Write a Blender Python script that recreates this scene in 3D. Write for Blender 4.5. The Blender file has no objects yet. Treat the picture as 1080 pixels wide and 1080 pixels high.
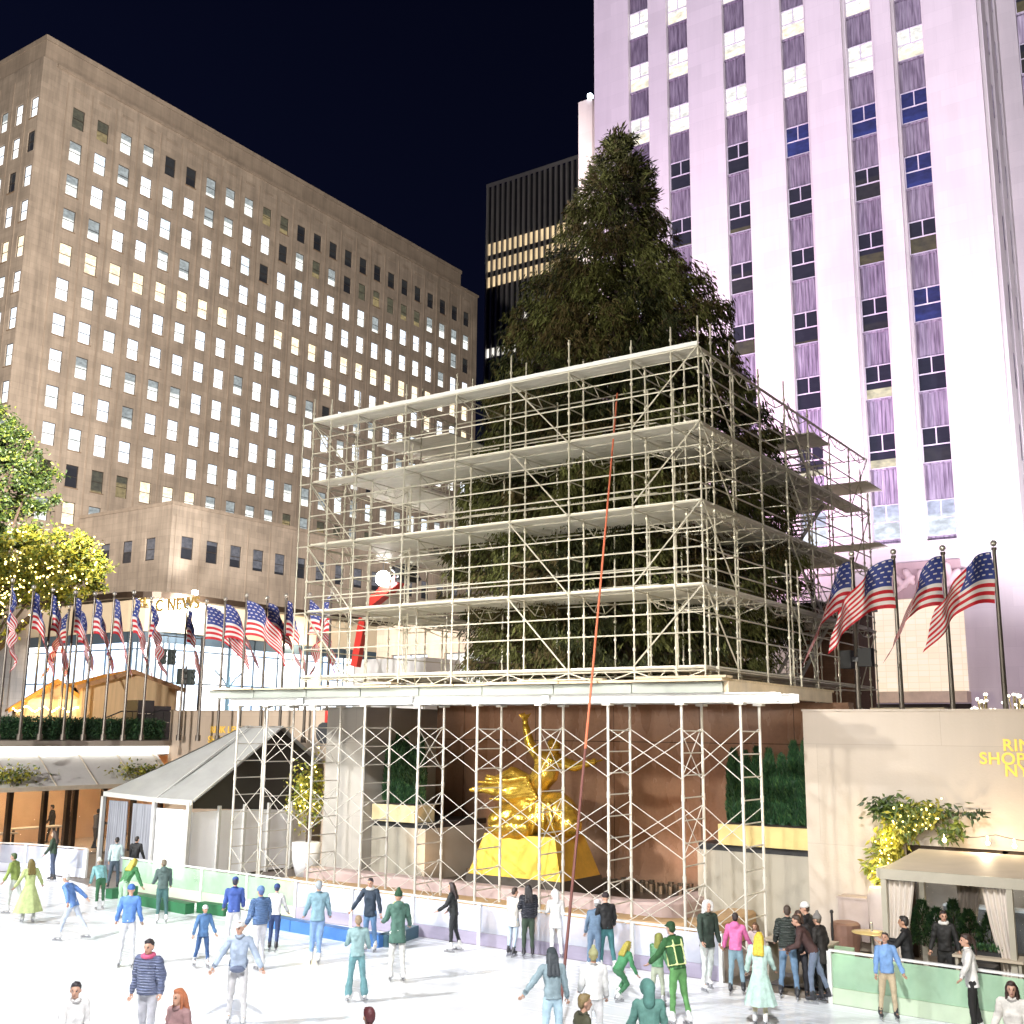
import bpy, bmesh, math, random
from mathutils import Vector, Matrix, noise
random.seed(11)
R_ = math.radians
sc = bpy.context.scene
COL = sc.collection
# ------------------------------------------------------------------ camera
FPX = 1170.3; PIT, ROL, YAW = R_(11.263), R_(0.630), R_(34.461); H = 5.4
def _basis():
    F = Vector((-math.sin(YAW)*math.cos(PIT), math.cos(YAW)*math.cos(PIT), math.sin(PIT)))
    Rt = Vector((math.cos(YAW), math.sin(YAW), 0)); U = Rt.cross(F)
    Rr = math.cos(ROL)*Rt + math.sin(ROL)*U
    return Rr, Rr.cross(F), F
CR, CU, CF = _basis()
def ray(x, y): return CF + CR*((x-540)/FPX) + CU*((540-y)/FPX)
def atz(x, y, z):
    d = ray(x, y); t = (z-H)/d.z; return Vector((d.x*t, d.y*t, z))
def aty(x, y, Y):
    d = ray(x, y); t = Y/d.y; return Vector((d.x*t, Y, H+d.z*t))
def atx(x, y, X):
    d = ray(x, y); t = X/d.x; return Vector((X, d.y*t, H+d.z*t))
cam = bpy.data.cameras.new('camera'); camo = bpy.data.objects.new('camera', cam); COL.objects.link(camo)
cam.sensor_width = 36; cam.lens = 36*FPX/1080; cam.clip_end = 3000; cam.clip_start = .05
M = Matrix((CR, CU, -CF)).transposed().to_4x4(); M.translation = (0, 0, H); camo.matrix_world = M
sc.camera = camo
# ------------------------------------------------------------------ materials
def newmat(name):
    m = bpy.data.materials.new(name); m.use_nodes = True
    nt = m.node_tree; b = nt.nodes['Principled BSDF']; return m, nt, b
_mc = {}
def pm(name, rgb, rough=.6, metal=0, var=.12, scale=3., bump=0, bscale=None, spec=.5, emit=None, es=0, stretch=(1,1,1)):
    """principled with large + small noise variation of the base colour"""
    if name in _mc: return _mc[name]
    m, nt, b = newmat(name); N = nt.nodes; L = nt.links
    b.inputs['Roughness'].default_value = rough; b.inputs['Metallic'].default_value = metal
    b.inputs['Specular IOR Level'].default_value = spec
    tc = N.new('ShaderNodeTexCoord'); mp = N.new('ShaderNodeMapping'); mp.inputs['Scale'].default_value = stretch
    L.new(tc.outputs['Object'], mp.inputs['Vector'])
    n1 = N.new('ShaderNodeTexNoise'); n1.inputs['Scale'].default_value = scale; n1.inputs['Detail'].default_value = 6
    n1.inputs['Roughness'].default_value = .65
    L.new(mp.outputs[0], n1.inputs['Vector'])
    cr = N.new('ShaderNodeValToRGB')
    cr.color_ramp.elements[0].position = .28; cr.color_ramp.elements[1].position = .72
    cr.color_ramp.elements[0].color = tuple(max(0, c*(1-var)) for c in rgb)+(1,)
    cr.color_ramp.elements[1].color = tuple(min(1, c*(1+var)) for c in rgb)+(1,)
    L.new(n1.outputs['Fac'], cr.inputs['Fac']); L.new(cr.outputs[0], b.inputs['Base Color'])
    if bump:
        n2 = N.new('ShaderNodeTexNoise'); n2.inputs['Scale'].default_value = bscale or scale*6; n2.inputs['Detail'].default_value = 4
        L.new(mp.outputs[0], n2.inputs['Vector'])
        bp = N.new('ShaderNodeBump'); bp.inputs['Strength'].default_value = bump; bp.inputs['Distance'].default_value = .02
        L.new(n2.outputs['Fac'], bp.inputs['Height']); L.new(bp.outputs[0], b.inputs['Normal'])
    if emit:
        b.inputs['Emission Color'].default_value = tuple(emit)+(1,); b.inputs['Emission Strength'].default_value = es
        m.cycles.emission_sampling = 'NONE'
    _mc[name] = m; return m
def stone(name, rgb, bw, bh, plane='XZ', rough=.75, var=.1, joint=.75, jw=.012, streak=.25, spec=.3):
    """ashlar: brick joints + vertical streaks + grain, in object space"""
    if name in _mc: return _mc[name]
    m, nt, b = newmat(name); N = nt.nodes; L = nt.links
    b.inputs['Roughness'].default_value = rough; b.inputs['Specular IOR Level'].default_value = spec
    tc = N.new('ShaderNodeTexCoord'); sx = N.new('ShaderNodeSeparateXYZ'); L.new(tc.outputs['Object'], sx.inputs[0])
    ad = N.new('ShaderNodeMath'); ad.operation = 'ADD'; L.new(sx.outputs['X'], ad.inputs[0]); L.new(sx.outputs['Y'], ad.inputs[1])
    cx = N.new('ShaderNodeCombineXYZ'); L.new(ad.outputs[0], cx.inputs['X']); L.new(sx.outputs['Z'], cx.inputs['Y'])
    br = N.new('ShaderNodeTexBrick'); L.new(cx.outputs[0], br.inputs['Vector'])
    br.inputs['Scale'].default_value = 1; br.inputs['Brick Width'].default_value = bw; br.inputs['Row Height'].default_value = bh
    br.inputs['Mortar Size'].default_value = jw; br.inputs['Mortar Smooth'].default_value = .3
    br.inputs['Color1'].default_value = tuple(c*(1-var) for c in rgb)+(1,)
    br.inputs['Color2'].default_value = tuple(min(1, c*(1+var)) for c in rgb)+(1,)
    br.inputs['Mortar'].default_value = tuple(c*joint for c in rgb)+(1,)
    mp = N.new('ShaderNodeMapping'); mp.inputs['Scale'].default_value = (.9, .9, .06); L.new(tc.outputs['Object'], mp.inputs['Vector'])
    n1 = N.new('ShaderNodeTexNoise'); n1.inputs['Scale'].default_value = 1.6; n1.inputs['Detail'].default_value = 8; n1.inputs['Roughness'].default_value = .7
    L.new(mp.outputs[0], n1.inputs['Vector'])
    n2 = N.new('ShaderNodeTexNoise'); n2.inputs['Scale'].default_value = .35; n2.inputs['Detail'].default_value = 7
    L.new(tc.outputs['Object'], n2.inputs['Vector'])
    mr = N.new('ShaderNodeMapRange'); mr.inputs['From Min'].default_value = .3; mr.inputs['From Max'].default_value = .7
    mr.inputs['To Min'].default_value = 1-streak; mr.inputs['To Max'].default_value = 1+streak*.5
    mu = N.new('ShaderNodeMath'); mu.operation = 'MULTIPLY_ADD'; L.new(n1.outputs['Fac'], mu.inputs[0]); mu.inputs[1].default_value = .6
    m3 = N.new('ShaderNodeMath'); m3.operation = 'MULTIPLY'; L.new(n2.outputs['Fac'], m3.inputs[0]); m3.inputs[1].default_value = .4
    L.new(m3.outputs[0], mu.inputs[2]); L.new(mu.outputs[0], mr.inputs['Value'])
    mx = N.new('ShaderNodeVectorMath'); mx.operation = 'SCALE'; L.new(br.outputs['Color'], mx.inputs[0]); L.new(mr.outputs[0], mx.inputs['Scale'])
    L.new(mx.outputs[0], b.inputs['Base Color'])
    bp = N.new('ShaderNodeBump'); bp.inputs['Strength'].default_value = .25; bp.inputs['Distance'].default_value = .02
    n4 = N.new('ShaderNodeTexNoise'); n4.inputs['Scale'].default_value = 14; n4.inputs['Detail'].default_value = 5; L.new(tc.outputs['Object'], n4.inputs['Vector'])
    L.new(n4.outputs['Fac'], bp.inputs['Height']); L.new(bp.outputs[0], b.inputs['Normal'])
    _mc[name] = m; return m
def em(name, rgb, s, sampled=False, var=0, scale=2.):
    if name in _mc: return _mc[name]
    m, nt, b = newmat(name); N = nt.nodes; L = nt.links
    b.inputs['Base Color'].default_value = (.05, .05, .05, 1); b.inputs['Roughness'].default_value = .3
    b.inputs['Emission Color'].default_value = tuple(rgb)+(1,); b.inputs['Emission Strength'].default_value = s
    if var:
        tc = N.new('ShaderNodeTexCoord'); n = N.new('ShaderNodeTexNoise'); n.inputs['Scale'].default_value = scale; n.inputs['Detail'].default_value = 4
        L.new(tc.outputs['Object'], n.inputs['Vector'])
        mr = N.new('ShaderNodeMapRange'); mr.inputs['From Min'].default_value = .3; mr.inputs['From Max'].default_value = .7
        mr.inputs['To Min'].default_value = s*(1-var); mr.inputs['To Max'].default_value = s*(1+var)
        L.new(n.outputs['Fac'], mr.inputs['Value']); L.new(mr.outputs[0], b.inputs['Emission Strength'])
    if not sampled: m.cycles.emission_sampling = 'NONE'
    _mc[name] = m; return m
def pane(name, up, lo, s, split=.5, blur=.04):
    """lit or dark window pane seen from outside: blind above, room below (uses the pane's UV)"""
    if name in _mc: return _mc[name]
    m, nt, b = newmat(name); N = nt.nodes; L = nt.links
    b.inputs['Base Color'].default_value = (.02, .022, .03, 1); b.inputs['Roughness'].default_value = .08
    uv = N.new('ShaderNodeUVMap'); sx = N.new('ShaderNodeSeparateXYZ'); L.new(uv.outputs[0], sx.inputs[0])
    tc = N.new('ShaderNodeTexCoord')
    fl = N.new('ShaderNodeMath'); fl.operation = 'FLOOR'; L.new(sx.outputs['X'], fl.inputs[0])
    n = N.new('ShaderNodeTexWhiteNoise'); n.noise_dimensions = '1D'; L.new(fl.outputs[0], n.inputs['W'])
    ad = N.new('ShaderNodeMath'); ad.operation = 'MULTIPLY_ADD'; L.new(n.outputs['Value'], ad.inputs[0]); ad.inputs[1].default_value = .9
    L.new(sx.outputs['Y'], ad.inputs[2])
    cr = N.new('ShaderNodeValToRGB'); e = cr.color_ramp.elements
    e[0].position = split+.45-blur; e[1].position = split+.45+blur
    e[0].color = tuple(lo)+(1,); e[1].color = tuple(up)+(1,)
    L.new(ad.outputs[0], cr.inputs['Fac'])
    mp = N.new('ShaderNodeMapping'); mp.inputs['Scale'].default_value = (2.2, 2.2, 3.5); L.new(tc.outputs['Object'], mp.inputs['Vector'])
    n2 = N.new('ShaderNodeTexNoise'); n2.inputs['Scale'].default_value = 1.; n2.inputs['Detail'].default_value = 5; L.new(mp.outputs[0], n2.inputs['Vector'])
    mr = N.new('ShaderNodeMapRange'); mr.inputs['From Min'].default_value = .32; mr.inputs['From Max'].default_value = .66
    mr.inputs['To Min'].default_value = s*.62; mr.inputs['To Max'].default_value = s*1.15
    L.new(n2.outputs['Fac'], mr.inputs['Value'])
    L.new(cr.outputs[0], b.inputs['Emission Color']); L.new(mr.outputs[0], b.inputs['Emission Strength'])
    m.cycles.emission_sampling = 'NONE'
    _mc[name] = m; return m
def glass(name, rgb=(.85, .9, .95), fac=.25, rough=.05, tint=(.9, .95, 1)):
    if name in _mc: return _mc[name]
    m, nt, b = newmat(name); N = nt.nodes; L = nt.links
    b.inputs['Base Color'].default_value = tuple(rgb)+(1,); b.inputs['Roughness'].default_value = rough
    t = N.new('ShaderNodeBsdfTransparent'); t.inputs[0].default_value = tuple(tint)+(1,)
    mx = N.new('ShaderNodeMixShader')
    tc = N.new('ShaderNodeTexCoord'); n = N.new('ShaderNodeTexNoise'); n.inputs['Scale'].default_value = 1.3; n.inputs['Detail'].default_value = 5
    L.new(tc.outputs['Object'], n.inputs['Vector'])
    mr = N.new('ShaderNodeMapRange'); mr.inputs['From Min'].default_value = .3; mr.inputs['From Max'].default_value = .7
    mr.inputs['To Min'].default_value = fac*.75; mr.inputs['To Max'].default_value = min(1, fac*1.25); L.new(n.outputs['Fac'], mr.inputs['Value'])
    L.new(mr.outputs[0], mx.inputs[0]); L.new(t.outputs[0], mx.inputs[1]); L.new(b.outputs[0], mx.inputs[2])
    L.new(mx.outputs[0], N['Material Output'].inputs['Surface'])
    _mc[name] = m; return m
# ------------------------------------------------------------------ mesh builder
class MB:
    def __init__(s): s.v = []; s.f = []; s.m = []; s.uv = None
    def add(s, vs, fs, m=0):
        o = len(s.v); s.v += [tuple(v) for v in vs]
        for f in fs: s.f.append(tuple(i+o for i in f)); s.m.append(m)
        return s
    def box(s, x0, x1, y0, y1, z0, z1, m=0):
        v = [(x, y, z) for z in (z0, z1) for y in (y0, y1) for x in (x0, x1)]
        return s.add(v, [(0,2,3,1),(4,5,7,6),(0,1,5,4),(2,6,7,3),(0,4,6,2),(1,3,7,5)], m)
    def obox(s, c, ax, ay, az, m=0):
        c, ax, ay, az = map(Vector, (c, ax, ay, az))
        v = [c+ax*i+ay*j+az*k for k in (-1,1) for j in (-1,1) for i in (-1,1)]
        return s.add(v, [(0,2,3,1),(4,5,7,6),(0,1,5,4),(2,6,7,3),(0,4,6,2),(1,3,7,5)], m)
    def bar(s, p, q, w, h, m=0):
        p, q = Vector(p), Vector(q); d = q-p; L = d.length; d /= L
        up = Vector((0,0,1)) if abs(d.z) < .95 else Vector((0,1,0))
        a = d.cross(up).normalized(); b = a.cross(d)
        return s.obox((p+q)/2, d*L/2, a*w/2, b*h/2, m)
    def tube(s, p, q, r, n=6, m=0, r2=None, caps=True):
        p, q = Vector(p), Vector(q); d = (q-p).normalized()
        up = Vector((0,0,1)) if abs(d.z) < .95 else Vector((0,1,0))
        a = d.cross(up).normalized(); b = a.cross(d); r2 = r if r2 is None else r2
        v = [p+(a*math.cos(2*math.pi*i/n)+b*math.sin(2*math.pi*i/n))*r for i in range(n)]
        v += [q+(a*math.cos(2*math.pi*i/n)+b*math.sin(2*math.pi*i/n))*r2 for i in range(n)]
        f = [(i, (i+1) % n, n+(i+1) % n, n+i) for i in range(n)]
        if caps: f += [tuple(range(n))[::-1], tuple(range(n, 2*n))]
        return s.add(v, f, m)
    def path(s, pts, r, n=6, m=0):
        for a, b in zip(pts, pts[1:]): s.tube(a, b, r, n, m)
        return s
    def lathe(s, c, prof, n=16, m=0, sx=1, sy=1):
        c = Vector(c); v = []; f = []
        for r, z in prof:
            for i in range(n):
                a = 2*math.pi*i/n; v.append(c+Vector((r*math.cos(a)*sx, r*math.sin(a)*sy, z)))
        k = len(prof)
        for j in range(k-1):
            for i in range(n):
                f.append((j*n+i, j*n+(i+1) % n, (j+1)*n+(i+1) % n, (j+1)*n+i))
        f.append(tuple(range(n))[::-1]); f.append(tuple(range((k-1)*n, k*n)))
        return s.add(v, f, m)
    def ball(s, c, r, n=8, k=5, m=0, sq=(1,1,1)):
        c = Vector(c); v = [c+Vector((0,0,-r*sq[2]))]; f = []
        for j in range(1, k):
            t = math.pi*j/k-math.pi/2
            for i in range(n):
                a = 2*math.pi*i/n; v.append(c+Vector((r*math.cos(t)*math.cos(a)*sq[0], r*math.cos(t)*math.sin(a)*sq[1], r*math.sin(t)*sq[2])))
        v.append(c+Vector((0,0,r*sq[2]))); e = len(v)-1
        for i in range(n): f.append((0, 1+(i+1) % n, 1+i))
        for j in range(k-2):
            for i in range(n): f.append((1+j*n+i, 1+j*n+(i+1) % n, 1+(j+1)*n+(i+1) % n, 1+(j+1)*n+i))
        for i in range(n): f.append((e, 1+(k-2)*n+i, 1+(k-2)*n+(i+1) % n))
        return s.add(v, f, m)
    def quad(s, a, b, c, d, m=0): return s.add([a, b, c, d], [(0,1,2,3)], m)
    def prism(s, poly, d, m=0):
        """poly = list of points, extruded along vector d"""
        n = len(poly); d = Vector(d); v = [Vector(p) for p in poly]; v += [p+d for p in v]
        f = [tuple(range(n))[::-1], tuple(range(n, 2*n))]+[(i, (i+1) % n, n+(i+1) % n, n+i) for i in range(n)]
        return s.add(v, f, m)
    def build(s, name, mats, parent=None, base=None, smooth=False, label=None, cat=None, group=None, kind=None):
        if not isinstance(mats, (list, tuple)): mats = [mats]
        off = Vector((0,0,0))
        if parent is not None:
            off = Vector(parent['_b']) if '_b' in parent else Vector((0,0,0))
        elif base is not None: off = Vector(base)
        me = bpy.data.meshes.new(name)
        me.from_pydata([(a-off.x, b-off.y, c-off.z) for a, b, c in s.v], [], s.f)
        for mt in mats: me.materials.append(mt)
        me.polygons.foreach_set('material_index', s.m)
        if smooth: me.polygons.foreach_set('use_smooth', [True]*len(s.f))
        if s.uv:
            ul = me.uv_layers.new(name='UVMap'); ul.data.foreach_set('uv', [c for u in s.uv for c in u])
        me.update()
        o = bpy.data.objects.new(name, me); COL.objects.link(o)
        if parent is not None:
            o.parent = parent; o['_b'] = tuple(off)
        else:
            o.location = off; o['_b'] = tuple(off)
        tag(o, label, cat, group, kind); return o
def tag(o, label=None, cat=None, group=None, kind=None):
    if label: o['label'] = label
    if cat: o['category'] = cat
    if group: o['group'] = group
    if kind: o['kind'] = kind
    return o
def thing(name, label, cat, base=(0,0,0), group=None):
    o = bpy.data.objects.new(name, None); COL.objects.link(o); o.empty_display_size = .2
    o.location = base; o['_b'] = tuple(base); return tag(o, label, cat, group)
def leafquad(mb, c, d, up, L, W, m):
    """one leaf/needle spray: a bent rhombus"""
    d = d.normalized(); a = d.cross(up)
    if a.length < 1e-3: a = Vector((1,0,0))
    a.normalize(); n = a.cross(d)
    mb.add([c, c+d*L*.45+a*W*.5+n*L*.06, c+d*L, c+d*L*.45-a*W*.5+n*L*.06], [(0,1,2,3)], m)
def rv(): 
    while True:
        v = Vector((random.uniform(-1,1), random.uniform(-1,1), random.uniform(-1,1)))
        if .01 < v.length < 1: return v.normalized()
# common materials
M_galv = pm('scaffold_tube', (.62,.58,.47), .42, .25, .12, 2, spec=.5)
M_deck = pm('scaffold_deck', (.74,.70,.60), .6, .05, .14, 1.2, stretch=(1,8,1), bump=.15)
M_white = pm('white_paint', (.78,.78,.76), .4, 0, .05, 2)
M_dark = pm('dark_metal', (.03,.03,.032), .4, .3, .2, 4)
M_bronze = pm('bronze_frame', (.045,.03,.02), .4, .4, .2, 3)
# ------------------------------------------------------------------ ground and setting
ZP = 4.9
def ice_mat():
    m, nt, b = newmat('ice_surface'); N = nt.nodes; L = nt.links; tc = N.new('ShaderNodeTexCoord')
    n1 = N.new('ShaderNodeTexNoise'); n1.inputs['Scale'].default_value = .35; n1.inputs['Detail'].default_value = 6; L.new(tc.outputs['Object'], n1.inputs[0])
    hs = []
    for rz, sc_n in ((.4, 1.), (1.7, 1.3), (2.6, .8)):
        wn = N.new('ShaderNodeTexNoise'); wn.inputs['Scale'].default_value = .5; L.new(tc.outputs['Object'], wn.inputs[0])
        mp = N.new('ShaderNodeMapping'); mp.inputs['Rotation'].default_value = (0,0,rz); mp.inputs['Scale'].default_value = (.12*sc_n, 3.2*sc_n, 1)
        mx = N.new('ShaderNodeMix'); mx.data_type = 'VECTOR'; mx.inputs['Factor'].default_value = .35; L.new(tc.outputs['Object'], mx.inputs['A']); L.new(wn.outputs['Color'], mx.inputs['B']); L.new(mx.outputs['Result'], mp.inputs[0])
        nz_ = N.new('ShaderNodeTexNoise'); nz_.inputs['Scale'].default_value = 4; nz_.inputs['Detail'].default_value = 3; L.new(mp.outputs[0], nz_.inputs[0])
        r = N.new('ShaderNodeMapRange'); r.inputs['From Min'].default_value = .60; r.inputs['From Max'].default_value = .70; L.new(nz_.outputs['Fac'], r.inputs['Value']); hs.append(r)
    a1 = N.new('ShaderNodeMath'); a1.operation = 'MAXIMUM'; L.new(hs[0].outputs[0], a1.inputs[0]); L.new(hs[1].outputs[0], a1.inputs[1])
    a2 = N.new('ShaderNodeMath'); a2.operation = 'MAXIMUM'; L.new(a1.outputs[0], a2.inputs[0]); L.new(hs[2].outputs[0], a2.inputs[1])
    cr = N.new('ShaderNodeValToRGB'); e = cr.color_ramp.elements; e[0].position = .3; e[1].position = .7; e[0].color = (.84,.87,.91,1); e[1].color = (.90,.91,.93,1); L.new(n1.outputs['Fac'], cr.inputs['Fac'])
    mm = N.new('ShaderNodeMix'); mm.data_type = 'RGBA'; L.new(a2.outputs[0], mm.inputs['Factor']); L.new(cr.outputs[0], mm.inputs['A']); mm.inputs['B'].default_value = (.76,.80,.86,1)
    L.new(mm.outputs['Result'], b.inputs['Base Color'])
    rr = N.new('ShaderNodeMapRange'); rr.inputs['To Min'].default_value = .16; rr.inputs['To Max'].default_value = .5; L.new(a2.outputs[0], rr.inputs['Value']); L.new(rr.outputs[0], b.inputs['Roughness'])
    return m
M_ice = ice_mat()
M_terr = stone('terrace_paving', (.20,.17,.15), 1.2, 1.2, rough=.5, streak=.2)
M_plaza = stone('plaza_paving', (.24,.21,.18), 1.5, 1.5, rough=.5)
mb = MB(); mb.box(-160, 60, 2, 62, -.6, -.02); mb.build('ground', M_terr, kind='structure')
ice = MB()
pts = [(-46,2.5),(-3.2,2.5),(-3.2,23.6),(-8.3,23.9),(-11,24.4),(-34,25.0),(-39,26.2),(-42,25.2),(-46,22)]
ice.prism([(x,y,-.0195) for x, y in pts], (0,0,.0195)); ice.build('ice_rink', M_ice, kind='structure')
# raised plaza round the sunken pit (separate slabs that butt together)
XL = -43.5
pl = MB()
pl.box(-900, XL-7, -300, 900, ZP-.5, ZP)                 # south side
pl.box(XL-7, XL-.0, -300, 35.6, ZP-.5, ZP)               # over the restaurant
pl.box(XL-7, 900, 35.6, 900, ZP-.5, ZP)                  # west side and street
pl.box(-10.9, 900, 30.5, 35.6, ZP-.5, ZP)
pl.box(12, 900, -300, 30.5, ZP-.5, ZP)
pl.build('plaza', M_plaza, kind='structure')
low = MB(); low.box(XL, 12, -300, 2.0, 3.2, 3.7); low.box(XL, 12, 1.6, 2.0, -.6, 3.2); low.build('lower_plaza', M_plaza, kind='structure')
# terrace wall masses
M_tan = stone('tan_limestone', (.46,.40,.34), 6.5, 2.6, var=.03, joint=.86, jw=.01, streak=.07)
M_tan2 = stone('tan_limestone_left', (.50,.40,.31), 6.0, 3.0, var=.03, joint=.88, jw=.008, streak=.07)
t = thing('retaining_wall', 'tan stone wall right of the gilded statue with yellow lettering and a dark framed window', 'wall', (-4, 30, 0))
w = MB()
XR0 = -10.86
wx0, wx1, wz = -8.3, -3.2, 2.72
w.box(XR0, wx0, 30, 30.5, 0, 6.07); w.box(wx0, 12, 30, 30.5, wz, 6.07); w.box(wx1, 12, 30, 30.5, 0, wz)
w.build('wall', M_tan, t)
cp = MB(); cp.box(XR0-.02, 12, 29.96, 30.54, 6.07, 6.12); cp.build('coping', M_tan, t)
fr = MB()
for a, b in ((wx0, wx0+.16), (-6.0, -5.86), (wx1-.16, wx1)): fr.box(a, b, 30.1, 30.3, 0, wz)
fr.box(wx0+.16, wx1-.16, 30.1, 30.3, wz-.2, wz); fr.build('window_frame', M_bronze, t)
gl = MB(); gl.box(wx0+.1, wx1-.1, 30.18, 30.2, .05, wz-.15); gl.build('window_pane', glass('shop_glass', (.5,.5,.5), .12), t)
ro = MB(); ro.box(wx0-1, wx1+3, 33.4, 33.5, 0, 4); ro.box(wx0-1, wx1+3, 30.5, 33.4, 3.9, 4.0)
ro.build('shop_interior', pm('shop_wall', (.6,.5,.42), .7), t)
ct = MB(); ct.box(-8.0, -4.2, 32.2, 32.7, 0, 1.0, 0); ct.box(-8.0, -4.2, 32.15, 32.75, 1.0, 1.05, 1); ct.build('shop_counter', [pm('counter_front', (.12,.12,.13), .5), M_white], t)
lt = MB()
for x in (-7.7, -7.2, -6.5, -5.4, -4.6): lt.box(x-.14, x+.14, 31.4, 31.7, 3.82, 3.88)
lt.build('shop_light', em('shop_lamp', (1,.93,.8), 30, True), t)
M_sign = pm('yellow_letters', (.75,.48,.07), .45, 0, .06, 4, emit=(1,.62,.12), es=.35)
def text(body, loc, size, parent, mat, rz=0, ext=.015, name='sign_lettering', align='CENTER', bold=0.02):
    cu = bpy.data.curves.new(name, 'FONT'); cu.body = body; cu.size = size; cu.extrude = ext; cu.align_x = align; cu.offset = bold*size
    cu.space_character = 1.08
    o = bpy.data.objects.new(name, cu); COL.objects.link(o)
    dg = bpy.context.evaluated_depsgraph_get(); me = bpy.data.meshes.new_from_object(o.evaluated_get(dg))
    me.transform(Matrix.Rotation(rz, 4, 'Z') @ Matrix.Rotation(math.pi/2, 4, 'X'))
    bpy.data.objects.remove(o)
    me.materials.clear(); me.materials.append(mat)
    ob = bpy.data.objects.new(name, me); COL.objects.link(ob)
    off = Vector(parent['_b']); ob.parent = parent; ob.location = Vector(loc)-off
    return ob
for body, py in (('RINK', 792), ('SHOPPING', 806.5), ('NYC', 819)):
    p = aty(1080, py, 29.985); text(body, (p.x, 29.975, p.z), .40, t, M_sign)
# left wall behind the tent + pier
t = thing('retaining_wall', 'peach coloured stone wall behind the grey marquee with small yellow lettering', 'wall', (-35, 35, 0))
w = MB(); w.box(XL, -26.75, 35, 35.6, 0, 6.22); w.build('wall', M_tan2, t)
cp = MB(); cp.box(XL-.02, -26.7, 34.95, 35.65, 6.22, 6.27); cp.build('coping', M_tan2, t)
for body, py, px in (('RINK LEVEL', 773, 240), ('SHOPPING', 783.5, 236)):
    p = aty(px, py, 34.98); text(body, (p.x, 34.975, p.z), .42, t, M_sign)
mb = MB(); mb.box(-28.6, -26.72, 30, 34.94, 0, 6.2); mb.box(-28.63, -26.69, 29.97, 34.9, 6.2, 6.25)
mb.build('stone_pier', stone('pier_stone', (.42,.39,.35), 3.0, 2.5, var=.04, joint=.85, streak=.08), base=(-27.7,32,0),
         label='tall grey stone pier at the left end of the statue recess', cat='pier')
# recess: polished brown granite back wall
def granite():
    m, nt, b = newmat('brown_granite'); N = nt.nodes; L = nt.links
    tc = N.new('ShaderNodeTexCoord'); sx = N.new('ShaderNodeSeparateXYZ'); L.new(tc.outputs['Object'], sx.inputs[0])
    cx = N.new('ShaderNodeCombineXYZ'); L.new(sx.outputs['X'], cx.inputs['X']); L.new(sx.outputs['Z'], cx.inputs['Y'])
    br = N.new('ShaderNodeTexBrick'); br.offset = 0; L.new(cx.outputs[0], br.inputs['Vector']); br.inputs['Scale'].default_value = 1
    br.inputs['Brick Width'].default_value = 3.2; br.inputs['Row Height'].default_value = 5.15; br.inputs['Mortar Size'].default_value = .012
    br.inputs['Color1'].default_value = (.225,.130,.082,1); br.inputs['Color2'].default_value = (.26,.150,.095,1); br.inputs['Mortar'].default_value = (.05,.03,.02,1)
    n = N.new('ShaderNodeTexNoise'); n.inputs['Scale'].default_value = 9; n.inputs['Detail'].default_value = 8; n.inputs['Roughness'].default_value = .8
    L.new(tc.outputs['Object'], n.inputs['Vector'])
    mp = N.new('ShaderNodeMapping'); mp.inputs['Scale'].default_value = (.7, 1, .25); L.new(tc.outputs['Object'], mp.inputs[0])
    n2 = N.new('ShaderNodeTexNoise'); n2.inputs['Scale'].default_value = 2; n2.inputs['Detail'].default_value = 6; L.new(mp.outputs[0], n2.inputs['Vector'])
    ml = N.new('ShaderNodeMath'); ml.operation = 'ADD'; L.new(n.outputs['Fac'], ml.inputs[0]); L.new(n2.outputs['Fac'], ml.inputs[1])
    mr = N.new('ShaderNodeMapRange'); mr.inputs['From Min'].default_value = .7; mr.inputs['From Max'].default_value = 1.3; mr.inputs['To Min'].default_value = .84; mr.inputs['To Max'].default_value = 1.3
    L.new(ml.outputs[0], mr.inputs['Value'])
    v = N.new('ShaderNodeVectorMath'); v.operation = 'SCALE'; L.new(br.outputs['Color'], v.inputs[0]); L.new(mr.outputs[0], v.inputs['Scale'])
    L.new(v.outputs[0], b.inputs['Base Color'])
    r2 = N.new('ShaderNodeMapRange'); r2.inputs['To Min'].default_value = .2; r2.inputs['To Max'].default_value = .34; L.new(n2.outputs['Fac'], r2.inputs['Value'])
    L.new(r2.outputs[0], b.inputs['Roughness']); b.inputs['Specular IOR Level'].default_value = .6
    return m
mb = MB(); mb.box(-26.7, XR0, 34, 34.5, 0, 6.3); mb.box(-26.7, XR0, 33.97, 34.5, 6.3, 6.42)
mb.build('granite_wall', granite(), base=(-19,34,0), label='polished brown granite wall behind the gilded statue', cat='wall')
M_blk = stone('planter_stone', (.36,.33,.27), 5, 4, var=.04, joint=.9, streak=.10)
for x0, x1, lab in ((-26.69, -24.3, 'left'), (-14.3, XR0-.01, 'right')):
    mb = MB(); mb.box(x0, x1, 30.45, 33.96, 0, 2.18); mb.box(x0, x1, 30.55, 33.96, 2.18, 2.36, 1)  # dark top strip stands in for the shadow line under the planter
    mb.build('stone_plinth', [M_blk, M_dark], base=((x0+x1)/2, 32, 0), label='rough stone plinth under the hedge planter on the %s side of the statue' % lab, cat='plinth')
M_gold = pm('gold_planter', (.60,.46,.19), .45, .1, .1, 1.5)
M_cream = pm('cream_planter', (.66,.56,.33), .4, .1, .1, 1.5)
M_hg = [pm('hedge_dark', (.012,.045,.016), .6, 0, .4, 3), pm('hedge_mid', (.02,.075,.024), .6, 0, .3, 3), pm('hedge_light', (.05,.11,.03), .6, 0, .3, 3)]
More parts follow.
